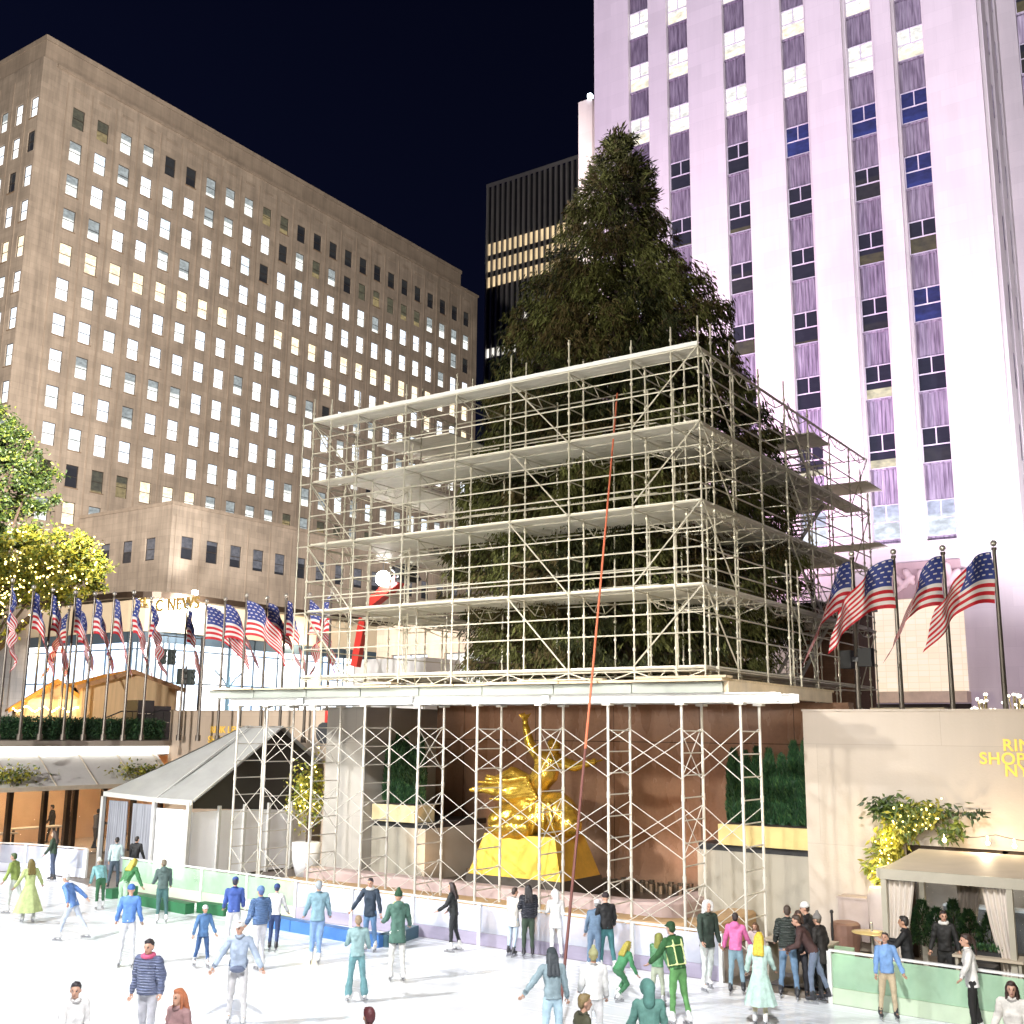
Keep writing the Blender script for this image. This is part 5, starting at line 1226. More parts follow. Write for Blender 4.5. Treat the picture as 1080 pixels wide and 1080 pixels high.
for i in range(1500): p = sc_+Vector((rn.gauss(0,.32),rn.gauss(0,.3),rn.gauss(0,.5))); leafquad(cr, p, rv(), rv(), rn.uniform(.1,.2), .08, rn.choice((0,1,1,1,3)))
cr.build('foliage', M_lf, t); m = MB(); m.path([(sc_.x,sc_.y,1.2), sc_], .05); m.build('stem', M_bark, t)
m = MB(); m.lathe((sc_.x,sc_.y,.1), [(.35,0),(.5,.5),(.55,1.2),(.5,1.22)], 16); m.build('urn', M_pvc, t, smooth=True)
m = MB()
for i in range(34): m.ball(sc_+Vector((rn.gauss(0,.3),-.2+rn.gauss(0,.25),rn.gauss(-.15,.55))), .04, 6, 4)
m.build('bulbs', em('fairy_bulb', (1,.80,.26), 7), t)
for k, (px, X, py) in enumerate(((150,-42.2,813),(8,-42.2,818))):
    p = atx(px,py,X); cr = MB()
    for i in range(420): q = p+Vector((rn.gauss(0,.2),rn.gauss(0,.7),rn.gauss(0,.16))); leafquad(cr, q, rv(), rv(), rn.uniform(.12,.24), .09, rn.choice((1,1,0)))
    cr.build('creeper', M_lf, base=p, label=('yellow creeper sprawling on the canopy glass beside the marquee roof','small yellow creeper on the canopy glass at the left edge')[k], cat='plant')
# ------------------------------------------------------------------ right corner: vine, urn, pergola, cone shrubs
t = thing('vine', 'green vine with warm bulbs climbing beside the shop window on the tan wall', 'vine', (-8.9, 29.9, 1.7)); cr = MB(); bl = MB()
def vl(px, py, n, s, ms, ly=.2, sx=1., sz=1.):
    p = aty(px, py, 29.8)
    for i in range(n): q = p+Vector((rn.gauss(0,s*sx), -abs(rn.gauss(0,ly)), rn.gauss(0,s*sz))); leafquad(cr, q, Vector((rn.gauss(0,1),-.3,rn.gauss(-.7,.6))), rv(), rn.uniform(.13,.26), .08, rn.choice(ms))
for px, py, n, s, ms in ((930,850,160,.13,(2,2,0)),(942,852,180,.15,(2,0,0)),(955,858,200,.17,(0,0,3)),(970,858,200,.16,(0,1,3)),(985,856,160,.14,(0,1)),(945,872,220,.17,(1,1,3)),(936,888,220,.16,(1,1,3)),(934,905,200,.15,(1,3)),(946,890,160,.13,(1,1)),(932,925,110,.1,(1,3)),(950,920,120,.14,(1,0)),(920,912,40,.07,(1,3)),(958,872,140,.14,(1,0)),(1000,878,70,.12,(0,3)),(1012,872,60,.10,(0,3)),(1005,855,26,.1,(2,0)),(1020,855,20,.1,(2,0)),(1035,856,16,.1,(2,))): vl(px,py,n,s,ms)
cr.build('foliage', M_lf, t); m = MB(); m.path([tuple(aty(a,b,29.9)) for a, b in ((930,950),(934,910),(940,870),(965,856),(1000,858),(1045,857))], .018, 5); m.build('stem', M_bark, t)
for i in range(90):
    px, py = rn.choice(((932,920),(934,905),(936,890),(942,880),(945,868),(958,865),(972,862),(985,860),(930,935))); p = aty(px+rn.gauss(0,5), py+rn.gauss(0,6), 29.55-rn.random()*.15); bl.ball(p, .024, 6, 4)
bl.build('bulbs', em('fairy_bulb', (1,.80,.26), 7), t)
p = aty(935, 985, 29.2); t = thing('stone_urn', 'tall rounded stone urn planter below the glowing vine', 'planter', (p.x, 29.2, 0)); m = MB(); m.lathe((p.x,29.2,0), [(.22,0),(.30,.3),(.40,.9),(.42,1.5),(.36,1.72),(.30,1.72)], 18); m.build('pot', pm('pinkish_stone', (.50,.42,.38), .7, 0, .1, 2), t, smooth=True)
p = aty(906, 975, 29.6); m = MB(); m.box(p.x-.42, p.x+.35, 29.3, 29.9, .35, 1.35); m.box(p.x-.45, p.x+.38, 29.28, 29.92, 1.35, 1.40); m.build('utility_cabinet', pm('beige_cabinet', (.38,.31,.28), .6, 0, .12, 2), base=(p.x,29.6,.35), label='square beige cabinet against the tan wall left of the urn', cat='cabinet')
p = aty(892, 985, 28.6); m = MB(); m.lathe((p.x,28.6,0), [(.3,0),(.36,.6),(.36,.85),(.3,.9)], 16); m.build('bin', pm('brown_bin', (.20,.11,.08), .5, 0, .2, 3), base=(p.x,28.6,0), label='round brown bin at the foot of the tan wall', cat='bin')
p = aty(878, 985, 27.5); m = MB(); m.tube((p.x,27.5,0),(p.x,27.5,1.25), .03, 8); m.lathe((p.x,27.5,0), [(.18,0),(.18,.03),(.04,.06)], 12); m.ball((p.x,27.5,1.27), .05); m.build('stanchion', M_dark, base=(p.x,27.5,0), label='thin dark stanchion post behind the bending man in brown', cat='stanchion')
PX0, PX1, PY0, PY1, PZ = -7.75, -2.5, 26.0, 29.2, 2.45
M_pg = pm('greige_canvas', (.52,.44,.34), .6, 0, .1, 1); M_pf = pm('greige_frame', (.40,.37,.30), .5, 0, .08, 2)
t = thing('pergola', 'flat topped pergola with tied back pale curtains in front of the shop window', 'pergola', ((PX0+PX1)/2, 27.5, 0))
m = MB(); m.prism([(PX0,PY0,PZ),(PX0,PY1,PZ+.2),(PX0,PY1,PZ+.26),(PX0,PY0,PZ+.06)], (PX1-PX0,0,0)); m.build('roof', M_pg, t)
m = MB(); m.box(PX0-.03, PX1, PY0-.08, PY0-.01, PZ-.14, PZ+.08); m.box(PX0-.09, PX0-.02, PY0-.08, PY1, PZ-.12, PZ+.08); m.build('beam', M_pf, t)
for x in (PX0+.05, -5.1, PX1-.1):
    for y in (PY0, PY1-.1): m = MB(); m.box(x-.06, x+.06, y-.06, y+.06, 0, PZ-.0 if y == PY0 else PZ+.18); m.build('post', M_pf, t)
M_sheer = pm('pale_curtain', (.62,.56,.50), .7, 0, .08, 2)
gat = lambda w: .45+.55*abs(w-.35)**.7 if w > .35 else .45
for x0, w_, y in ((PX0+.06, .75, PY0+.1), (PX0+.9, .7, PY1-.25), (-5.05,-.75,PY0+.12)):
    curtain(x0, y, x0+w_, y, .1, PZ-.05, .07, 5, 30, gat).build('curtain', M_sheer, t, smooth=True)
for k, px in enumerate((958,974,989,1007,1023,1046)):
    p = aty(px, 990, 28.6); hgt = (1.42,1.55,1.40,1.62,1.42,1.40)[k]; m = MB(); zb_ = .55
    tt = thing('cone_shrub', ('small cone shrub','slim cone shrub','plump cone shrub','tallest cone shrub','middle cone shrub','last cone shrub')[k]+' in the dark trough, '+('leftmost of the row behind the waiter','second from the left of the row','third from the left of the row','fourth from the left with a thin tip','fifth from the left of the row','rightmost of the row by the far curtain')[k], 'shrub', (p.x, 28.6, zb_), 'cone shrubs in the pergola trough')
    for i in range(900):
        u = rn.random()**.8; r = (.24+.03*(k % 3))*(1-u)**.75*(1.15 if u > .1 else .8)+.015; a = rn.uniform(0,6.28); q = Vector((p.x+r*math.cos(a)*rn.uniform(.8,1.05), 28.6+r*math.sin(a)*rn.uniform(.8,1.05), zb_+(hgt-zb_)*u)); leafquad(m, q, Vector((math.cos(a)*.6,math.sin(a)*.6,rn.uniform(.3,1))), rv(), rn.uniform(.07,.13), .035, rn.choice((0,0,1,2)))
    m.build('foliage', M_hg, tt)
    m = MB(); m.tube((p.x,28.6,zb_-.02),(p.x,28.6,hgt-.2), .02, 5, r2=.008); m.build('stem', M_bark, tt)
m = MB(); m.box(-7.2, -3.2, 28.35, 28.85, 0, .53); m.build('trough', pm('black_trough', (.025,.022,.02), .5), base=(-5.4,28.6,0), label='long black trough holding the row of cone shrubs', cat='planter')
def table(px, py, Y, lab, w=.5, h=.75, mat=None):
    p = aty(px, py, Y); t = thing('table', lab, 'table', (p.x, Y, 0)); m = MB(); m.box(p.x-w, p.x+w, Y-.35, Y+.35, h-.05, h); m.build('table_top', mat or M_pg, t)
    for sx in (-1,1):
        m = MB(); m.box(p.x+sx*(w-.08)-.03, p.x+sx*(w-.08)+.03, Y-.3, Y+.3, 0, h-.05); m.build('leg', M_pf, t)
table(1045, 1010, 26.2, 'pale table with a small box plant under the pergola', .7, .9)
p = aty(1042,1005,26.2); m = MB(); m.box(p.x-.32, p.x+.32, 26.1, 26.3, .90, .98, 3)
for i in range(300): leafquad(m, Vector((p.x+rn.uniform(-.3,.3),26.2+rn.uniform(-.1,.1),.98+rn.random()*.1)), Vector((rn.gauss(0,.5),rn.gauss(0,.5),1)), rv(), .08, .04, rn.choice((0,1,2)))
m.build('table_plant', M_hg+[M_dark], base=(p.x,26.2,.9), label='low leafy box plant on the pale table', cat='plant')
p = aty(920, 990, 26.6); t = thing('parasol_table', 'round gold topped table behind the blue sweater skater', 'table', (p.x,26.6,0)); m = MB(); m.lathe((p.x,26.6,1.02), [(.02,-.02),(.45,0),(.45,.03),(.03,.05)], 24, sy=.8); m.build('table_top', pm('gold_top', (.70,.52,.22), .3, .3), t, smooth=True); m = MB(); m.tube((p.x,26.6,0),(p.x,26.6,1.25), .03, 8); m.build('post', M_fin, t)
p = aty(1032, 1040, 24.4); t = thing('side_stand', 'dark boxy stand with an open shelf behind the green glass', 'stand', (p.x,24.5,0)); m = MB(); m.box(p.x-.3,p.x-.25,24.3,24.7,0,.95); m.box(p.x+.25,p.x+.3,24.3,24.7,0,.95); m.box(p.x-.34,p.x+.34,24.28,24.72,.95,1.0); m.box(p.x-.25,p.x+.25,24.3,24.7,.1,.14); m.build('shelf', M_dark, t)
p = aty(888, 1010, 25.0); t = thing('chair', 'pale green chair behind the start of the green glass barrier', 'chair', (p.x,25,0)); mch = pm('green_chair', (.40,.55,.36), .5); m = MB(); m.box(p.x-.22,p.x+.22,24.8,25.2,.44,.48); m.build('seat', mch, t); m = MB(); m.box(p.x-.22,p.x+.22,25.17,25.2,.55,.92); m.build('backrest', mch, t)
for a in (-.19,.19):
    for b in (24.83,25.17): m = MB(); m.box(p.x+a-.02,p.x+a+.02,b-.02,b+.02,0,.44 if b < 25 else .9); m.build('leg', mch, t)
t = thing('bulb_string', 'string of round warm bulbs hanging across the tan wall above the pergola', 'string lights', (-6,29.5,3)); m = MB(); w = MB(); P = []
for k in range(30): x = -7.4+k*.2; P.append((x, 29.5, 3.12-.10*abs(math.sin(k*.45))))
w.path(P, .008, 4); w.build('wire', M_dark, t)
for k in (1,6,9,14,17,22,26): x, y, z = P[k]; m.tube((x,y,z),(x,y,z-.12), .015, 5); m.ball((x,y,z-.16), .05, 8, 6)
m.build('bulb', em('edison', (1,.80,.5), 30), t)
table(845, 1010, 25.2, 'plain counter table where the group in dark coats leans', .75, .95)
p = aty(862,1030,25.4); m = MB(); m.box(p.x-1.6,p.x+1.3,24.9,26.2,.0,.02); m.build('rubber_mat', pm('rubber_mat', (.12,.11,.12), .8), base=(p.x,25.5,0), label='dark rubber mat at the rink entrance under the group', cat='mat')
# ------------------------------------------------------------------ people
def cloth(rgb, rough=.75, name='cloth', bands=None):
    g_ = sum(rgb)/3; rgb = tuple((c*.8+g_*.2)*(.76 if max(rgb) < .6 else .92) for c in rgb)
    key = name+'_%.3f_%.3f_%.3f' % tuple(rgb)
    if key in _mc: return _mc[key]
    m = pm(key, rgb, rough, 0, .26, 7, bump=.6, bscale=11)
    if bands:
        nt = m.node_tree; N = nt.nodes; L = nt.links; b = N['Principled BSDF']
        tc = N.new('ShaderNodeTexCoord'); w = N.new('ShaderNodeTexWave'); w.bands_direction = 'Z'; w.inputs['Scale'].default_value = bands; w.inputs['Distortion'].default_value = 1.0; w.inputs['Detail'].default_value = 2
        L.new(tc.outputs['Object'], w.inputs['Vector']); bp = N.new('ShaderNodeBump'); bp.inputs['Strength'].default_value = .8; bp.inputs['Distance'].default_value = .03
        L.new(w.outputs['Fac'], bp.inputs['Height']); L.new(bp.outputs[0], b.inputs['Normal'])
    return m
def skinmat(rgb=(.52,.30,.21)):
    return pm('skin_%.2f' % rgb[0], rgb, .5, 0, .08, 6)
M_eye = pm('eye_dark', (.02,.015,.012), .2); M_lip = pm('lip', (.36,.12,.10), .45); M_boot_w = pm('boot_white', (.70,.70,.70), .4); M_boot_k = pm('boot_black', (.03,.03,.035), .4); M_blade = pm('steel_blade', (.5,.5,.52), .25, .9)
def Rx(a): return Matrix.Rotation(R_(a), 3, 'X')
def Ry(a): return Matrix.Rotation(R_(a), 3, 'Y')
def Rz(a): return Matrix.Rotation(R_(a), 3, 'Z')
_rp = random.Random(77)
def person(label, head, foot, h=1.72, rel=0, top='jacket', tc=(.1,.1,.1), bc=(.05,.07,.12), hair='short', hc=(.03,.02,.015), hat=None, hatc=(.1,.1,.1),
           lean=4, armL=None, armR=None, legL=(3,2,4), legR=(-3,2,4), yaw=0, pitch=0, hem=0.02, flare=0, skates='w', skin=(.52,.30,.21), base=0.0, bands=None, dress=None, hood=None, side=0, gloves=None, scarf=None, vest=None, bag=None):
    """arm = (out from side, forward, elbow bend); leg = (forward, out, knee bend), degrees"""
    armL = armL or (_rp.uniform(6,16), _rp.uniform(-4,26), _rp.uniform(15,55)); armR = armR or (_rp.uniform(6,16), _rp.uniform(-4,26), _rp.uniform(15,55))
    if legL == (3,2,4): k_ = _rp.uniform(-9,9); legL, legR = (k_,_rp.uniform(1,5),_rp.uniform(3,12)), (-k_,_rp.uniform(1,5),_rp.uniform(3,14)); yaw += _rp.uniform(-18,18)
    lift = .085 if skates else .03
    if foot is not None:
        p = atz(foot[0], foot[1], base)
        top_ = aty(head[0], head[1], p.y).z-base
        if not lean > 25 and h is None: h = top_-lift
    if h is None: h = 1.7
    if foot is None: p = atz(head[0], head[1], base+(h+lift)*.985*(math.cos(R_(lean*.6)))); p = Vector((p.x, p.y, base))
    s = h/1.75
    # ---- skeleton (local, forward = +Y)
    J = {}
    hip = Vector((0,0,.93))
    for sg, nm, (fw, ou, kn) in ((-1,'L',legL),(1,'R',legR)):
        hj = hip+Vector((sg*.09,0,-.02)); M1 = Ry(-sg*ou) @ Rx(fw); k = hj+M1 @ Vector((0,0,-.43)); M2 = Ry(-sg*ou) @ Rx(fw-kn); a = k+M2 @ Vector((0,0,-.42)); J['h'+nm], J['k'+nm], J['a'+nm] = hj, k, a
    zmin = min(J['aL'].z, J['aR'].z); dz = .085+lift/s-zmin
    hip.z += dz
    for k in J: J[k] = J[k]+Vector((0,0,dz))
    T = Ry(side) @ Rx(-lean); up = lambda v: hip+T @ Vector(v)
    J['waist'] = up((0,0,.16)); J['chest'] = up((0,.01,.36)); J['neck'] = up((0,0,.56))
    for sg, nm, (ou, fw, el) in ((-1,'L',armL),(1,'R',armR)):
        sh = up((sg*.175,0,.505)); M1 = T @ Rx(fw) @ Ry(-sg*ou); e = sh+M1 @ Vector((0,0,-.285)); M2 = M1 @ Rx(el); w = e+M2 @ Vector((0,0,-.25)); J['s'+nm], J['e'+nm], J['w'+nm] = sh, e, w; J['M'+nm] = M2
    HM = Rz(yaw) @ Rx(-lean*.45+pitch) @ Ry(side*.4); hc0 = J['neck']+HM @ Vector((0,.025,.155)); hd = lambda v: hc0+HM @ Vector(v)
    sk = skinmat(skin)
    # ---- body
    c = Caps()
    c.cap(hip+Vector((-.05,0,.02)), hip+Vector((.05,0,.02)), .07); c.cap(hip+Vector((0,0,.02)), J['waist'], .08, .085); c.cap(J['waist'], J['chest'], .09, .10)
    c.cap(up((-.08,0,.41)), up((.08,0,.41)), .082); c.cap(J['sL'], J['sR'], .06); c.cap(J['neck']-T @ Vector((0,0,.06)), hc0-HM @ Vector((0,.01,.05)), .06, .05)
    for n in 'LR':
        c.cap(J['s'+n], J['e'+n], .052, .042); c.cap(J['e'+n], J['w'+n], .042, .03); Mh = J['M'+n]
        c.cap(J['w'+n], J['w'+n]+Mh @ Vector((0,.0,-.075)), .03, .036)
        c.cap(J['h'+n]+Vector((0,0,.02)), J['k'+n], .066, .048); c.cap(J['k'+n], J['a'+n], .048, .034); c.cap(J['a'+n]+Vector((0,-.03,-.03)), J['a'+n]+Vector((0,.13,-.05)), .045, .035)
    body = c.skin(.032, 2)
    hm = Caps(); hm.ell(hd((0,-.005,.03)), (.074,.092,.095), HM); hm.ell(hd((0,.02,-.035)), (.056,.068,.075), HM); hm.ell(hd((0,.055,-.075)), (.034,.032,.03), HM)
    hm.cap(hd((0,.088,.012)), hd((0,.112,-.022)), .011, .016); hm.ell(hd((.077,-.012,-.005)), (.012,.022,.032), HM); hm.ell(hd((-.077,-.012,-.005)), (.012,.022,.032), HM)
    hm.cap(hd((-.03,.083,.03)), hd((.03,.083,.03)), .014); hm.ell(hd((0,.086,-.052)), (.024,.012,.010), HM); hm.cap(hc0-HM @ Vector((0,.01,.06)), J['neck']-T @ Vector((0,0,.03)), .05, .055)
    hmesh = hm.skin(.014, 2)
    V = [v.co.copy() for v in body.vertices]; Fc = [tuple(f.vertices) for f in body.polygons]; mi = [0]*len(Fc); o = len(V)
    V += [v.co.copy() for v in hmesh.vertices]
    eyes = [hd((.032,.086,.008)), hd((-.032,.086,.008))]; lips = hd((0,.096,-.052)); brow = [hd((.033,.09,.034)), hd((-.033,.09,.034))]
    for f in hmesh.polygons:
        fc = f.center; m = 0
        if min((fc-e).length for e in eyes) < .015 or min((fc-e).length for e in brow) < .010: m = 1
        elif abs((fc-lips).dot(HM.col[2])) < .008 and (fc-lips).length < .024: m = 2
        Fc.append(tuple(i+o for i in f.vertices)); mi.append(m)
    fg = MB()
    for sg, n in ((-1,'L'),(1,'R')):
        Mh = J['M'+n]; w0 = J['w'+n]
        for k in range(4):
            b0 = w0+Mh @ Vector(((k-1.5)*.017, .008, -.10)); L1 = (.034,.04,.037,.028)[k]; m1 = b0+Mh @ Vector((0,.010,-L1)); e1 = m1+Mh @ Vector((0,.022,-L1*.75)); fg.tube(b0, m1, .0085, 6, 0); fg.tube(m1, e1, .0085, 6, 0, r2=.006)
        b0 = w0+Mh @ Vector((-sg*.03,.01,-.045)); m1 = b0+Mh @ Vector((-sg*.022,.014,-.03)); e1 = m1+Mh @ Vector((sg*.006,.014,-.028)); fg.tube(b0, m1, .0105, 6); fg.tube(m1, e1, .0095, 6, r2=.007)
    o = len(V); V += [Vector(v) for v in fg.v]; Fc += [tuple(i+o for i in f) for f in fg.f]; mi += [0]*len(fg.f)
    me = bpy.data.meshes.new('person'); me.from_pydata([v*s for v in V], [], Fc)
    for m in (sk, M_eye, M_lip): me.materials.append(m)
    me.polygons.foreach_set('material_index', mi); me.polygons.foreach_set('use_smooth', [True]*len(Fc)); me.update()
    root = bpy.data.objects.new('person', me); COL.objects.link(root); tag(root, label, 'person'); root.location = p
    root.rotation_euler = (0, 0, math.atan2(-p.x, p.y)+R_(rel))
    bpy.data.meshes.remove(body); bpy.data.meshes.remove(hmesh)
    def layer(name, cc, mat, vox=.03, sm=2):
        m = cc.skin(vox, sm, disp={'trousers':.034, 'hair':.02, 'collar':.03}.get(name, 0), dscale={'trousers':.10, 'hair':.03}.get(name, .06)); m.transform(Matrix.Scale(s, 4)); m.polygons.foreach_set('use_smooth', [True]*len(m.polygons)); return meshobj(name, m, mat, root)
    # ---- lower garment
    tcol = cloth(bc, .8, 'cloth'); c = Caps()
    if bc is not None:
        c.cap(hip+Vector((-.055,0,.02)), hip+Vector((.055,0,.02)), .108); c.cap(hip, J['waist']*.5+hip*.5, .108, .105)
        for n in 'LR':
            c.cap(J['h'+n], J['k'+n], .092, .070); c.cap(J['k'+n], J['a'+n]*.93+J['k'+n]*.07, .067, .055+flare)
        layer('trousers', c, tcol, .03, 2)
    # ---- upper garment
    if top:
        e = {'jacket':.028, 'puffer':.036, 'sweater':.028, 'coat':.028, 'hoodie':.03, 'shirt':.026}[top]
        c = Caps(); hz = -hem; lo_ = hz-.16
        c.cap(up((-.035,0,.16)), up((-.055,.01,.36)), .088+e, .095+e); c.cap(up((.035,0,.16)), up((.055,.01,.36)), .088+e, .095+e); c.cap(up((-.08,0,.42)), up((.08,0,.42)), .085+e); c.cap(J['sL'], J['sR'], .050+e*.9); c.cap(J['neck']-T @ Vector((0,0,.05)), J['neck']+T @ Vector((0,.005,.0)), .07+e*.4, .06+e*.5)
        c.cap(up((-.04,0,.12)), up((-.06,0,max(lo_,-.16))), .092+e, .098+e); c.cap(up((.04,0,.12)), up((.06,0,max(lo_,-.16))), .092+e, .098+e)
        kk = (J['kL']+J['kR'])/2; dn = kk-hip; hn = -(T.col[2]); hp = up((0,0,hz))
        if top == 'coat':
            f_ = hem/.43; c.cap(hip+Vector((-.05,0,0)), hip+dn*(f_+.25)+Vector((-.06,0,0)), .10+e, .125+e); c.cap(hip+Vector((.05,0,0)), hip+dn*(f_+.25)+Vector((.06,0,0)), .10+e, .125+e); hn = dn.normalized(); hp = hip+dn*f_
        if bands:
            for k in range(6): z = -.04+.095*k; c.cap(up((-.06,0,z)), up((.06,0,z)), .106+e)
        if hood == 'down': c.ell(J['neck']+T @ Vector((0,-.09,.0)), (.13,.07,.09), T)
        m1_ = c.skin(.024, 2, disp=.055, dscale=.13)                           # trunk of the garment, cut straight at the hem
        bm = bmesh.new(); bm.from_mesh(m1_); bmesh.ops.bisect_plane(bm, geom=bm.verts[:]+bm.edges[:]+bm.faces[:], plane_co=hp, plane_no=hn, clear_outer=True)
        ed_ = [x for x in bm.edges if x.is_boundary]
        if ed_:
            r_ = bmesh.ops.extrude_edge_only(bm, edges=ed_)['geom']
            for v in r_:
                if isinstance(v, bmesh.types.BMVert): v.co += (hp-v.co)*.09-hn*.03
        bm.to_mesh(m1_); bm.free()
        c = Caps()
        for n in 'LR':
            c.cap(J['s'+n], J['e'+n], .045+e, .042+e*.8); c.cap(J['e'+n], J['w'+n], .042+e*.8, .033+e*.6)
            if bands:
                for k in range(3): q_ = J['s'+n].lerp(J['e'+n], (k+.5)/3); c.ell(q_, (.056+e,)*3)
        m2_ = c.skin(.022, 2, disp=.04, dscale=.09); bm = bmesh.new(); bm.from_mesh(m1_); bm.from_mesh(m2_); bm.to_mesh(m1_); bm.free(); bpy.data.meshes.remove(m2_)
        m1_.transform(Matrix.Scale(s, 4)); m1_.polygons.foreach_set('use_smooth', [True]*len(m1_.polygons))
        meshobj(top, m1_, cloth(tc, .7 if top != 'puffer' else .42, 'cloth' if top != 'puffer' else 'padded', bands*1.0 if bands else None), root)
        if top in ('jacket','puffer','coat','hoodie') and not scarf:
            dk = tuple(x*.55 for x in tc); v = Caps()
            for k in range(12):
                a = 6.283*k/12; a2 = 6.283*(k+1)/12; v.cap(J['neck']+T @ Vector((.072*math.cos(a),.012+.072*math.sin(a),.012-.02*math.sin(a))), J['neck']+T @ Vector((.072*math.cos(a2),.012+.072*math.sin(a2),.012-.02*math.sin(a2))), .026, n=6)
            layer('collar', v, cloth(dk, .8), .022, 1)
            for n in 'LR': v = Caps(); v.cap(J['w'+n].lerp(J['e'+n], .06), J['w'+n].lerp(J['e'+n], .16), .036+e*.6, n=8); layer('cuff', v, cloth(dk, .8), .02, 1)
        if vest:
            v = Caps()
            for z in (.06,.40): 
                for k in range(12): a = 6.283*k/12; a2 = 6.283*(k+1)/12; r = (.19,.14); v.cap(up((r[0]*math.cos(a),r[1]*math.sin(a),z)), up((r[0]*math.cos(a2),r[1]*math.sin(a2),z)), .018, n=6)
            for x in (-.13,.13): v.cap(up((x*.8,-.138,.05)), up((x*.8,-.12,.5)), .02, n=6); v.cap(up((x*.8,.138,.05)), up((x*.8,.12,.5)), .02, n=6)
            layer('reflective_stripes', v, pm('reflective_yellow', (.72,.80,.35), .4), .02, 1)
    if dress:
        mb = MB(); nR, nA = 9, 48; zl = max(.16, hip.z-.72*dress[2]); v = []
        for j in range(nR+1):
            w = j/nR; r = .125+(.13+.20*dress[1])*w**.85; z = hip.z+.12+(zl-hip.z-.12)*w
            for i in range(nA):
                a = 6.283*i/nA; rr = r*(1+.10*w*math.sin(7*a+1.5*math.sin(2*a))+.04*w*math.sin(13*a+2)); v.append(Vector((hip.x+rr*math.cos(a), hip.y-.02*w+rr*.88*math.sin(a), z)))
        mb.add([p_*s for p_ in v], [(j*nA+i, j*nA+(i+1) % nA, (j+1)*nA+(i+1) % nA, (j+1)*nA+i) for j in range(nR) for i in range(nA)])
        sk_ = mb.build('skirt', cloth(dress[0], .8), smooth=True); sk_.parent = root
    # ---- hair and hats
    hmt = pm('hair_%.3f_%.3f' % (hc[0], hc[1]), hc, .5, 0, .3, 30, bump=.4, bscale=60)
    c = Caps()
    if hair:
        c.ell(hd((0,-.022,.05)), (.084,.092,.088), HM); c.ell(hd((0,.03,.095)), (.066,.055,.036), HM)
        c.ell(hd((0,-.055,.0)), (.074,.055,.08), HM)
        if hair in ('long','pony'):
            if hair == 'long':
                for x in (-.055,0,.055): c.cap(hd((x,-.065,.02)), J['neck']+T @ Vector((x*1.5,-.115,-.16)), .05, .045)
                for x in (-.078,.078): c.cap(hd((x,.0,.03)), J['neck']+T @ Vector((x*1.1,.03,-.08)), .024, .03)
            else: c.cap(hd((0,-.10,.07)), hd((0,-.15,.0)), .035, .04); c.cap(hd((0,-.15,.0)), J['neck']+T @ Vector((0,-.15,-.12)), .038, .018)
        layer('hair', c, hmt, .02, 2)
    if hat:
        c = Caps(); hmat = cloth(hatc, .85, 'knit')
        if hat in ('beanie','bobble'):
            c.ell(hd((0,-.012,.068)), (.094,.104,.088), HM)
            for k in range(10): a = 6.283*k/10; a2 = 6.283*(k+1)/10; c.cap(hd((.086*math.cos(a),-.008+.098*math.sin(a),.045)), hd((.086*math.cos(a2),-.008+.098*math.sin(a2),.045)), .018, n=6)
            if hat == 'bobble': c.ell(hd((0,-.02,.175)), (.045,.045,.045), HM)
        elif hat == 'cap':
            c.ell(hd((0,-.012,.07)), (.09,.1,.075), HM); c.cap(hd((-.035,.09,.06)), hd((-.03,.16,.045)), .022,.014); c.cap(hd((.035,.09,.06)), hd((.03,.16,.045)), .022,.014); c.cap(hd((0,.09,.062)), hd((0,.17,.045)), .022,.014)
        elif hat == 'hood':
            c.ell(hd((0,-.035,.035)), (.115,.11,.125), HM)
            for k in range(12): a = math.pi*(-.28+1.56*k/12); a2 = math.pi*(-.28+1.56*(k+1)/12); c.cap(hd((.098*math.cos(a),.055,.02+.12*math.sin(a))), hd((.098*math.cos(a2),.055,.02+.12*math.sin(a2))), .026, n=6)
            c.cap(hd((0,-.09,-.02)), J['neck']+T @ Vector((0,-.07,-.03)), .09, .1)
        layer('hood' if hat == 'hood' else 'hat', c, hmat, .022, 2)
    if scarf: 
        c = Caps()
        for k in range(12): a = 6.283*k/12; a2 = 6.283*(k+1)/12; c.cap(J['neck']+T @ Vector((.085*math.cos(a),.01+.085*math.sin(a),.02)), J['neck']+T @ Vector((.085*math.cos(a2),.01+.085*math.sin(a2),.02)), .045, n=6)
        layer('collar', c, cloth(scarf, .9, 'fluff'), .025, 1)
    if bag: c = Caps(); c.ell(up((0,.19,.02)), (.15,.06,.07), T); c.cap(up((-.16,.1,.05)), up((-.17,-.1,.1)), .02); c.cap(up((.16,.1,.05)), up((.17,-.1,.1)), .02); layer('belt_bag', c, cloth(bag, .6), .024, 1)
    # ---- skates / shoes
    bm_ = {'w': M_boot_w, 'k': M_boot_k, None: M_boot_k}[skates]
    for n in 'LR':
        a = J['a'+n]; d = (J['k'+n]-a).normalized(); c = Caps(); c.cap(a+d*.10, a+Vector((0,-.01,-.02)), .058, .056); c.cap(a+Vector((0,-.045,-.045)), a+Vector((0,.13,-.06)), .048, .042)
        sb = layer('skate' if skates else 'shoe', c, bm_, .022, 1)
        if skates:
            b = MB(); b.box(a.x-.004, a.x+.004, a.y-.12, a.y+.20, a.z-.085-lift/s+.004, a.z-.125); b.box(a.x-.014, a.x+.014, a.y-.07, a.y-.03, a.z-.14, a.z-.09); b.box(a.x-.014, a.x+.014, a.y+.08, a.y+.13, a.z-.14, a.z-.09)
            b.v = [tuple(Vector(v)*s) for v in b.v]; bo = b.build('blade', M_blade); bo.parent = sb; bo.location = (0,0,0)
    return root
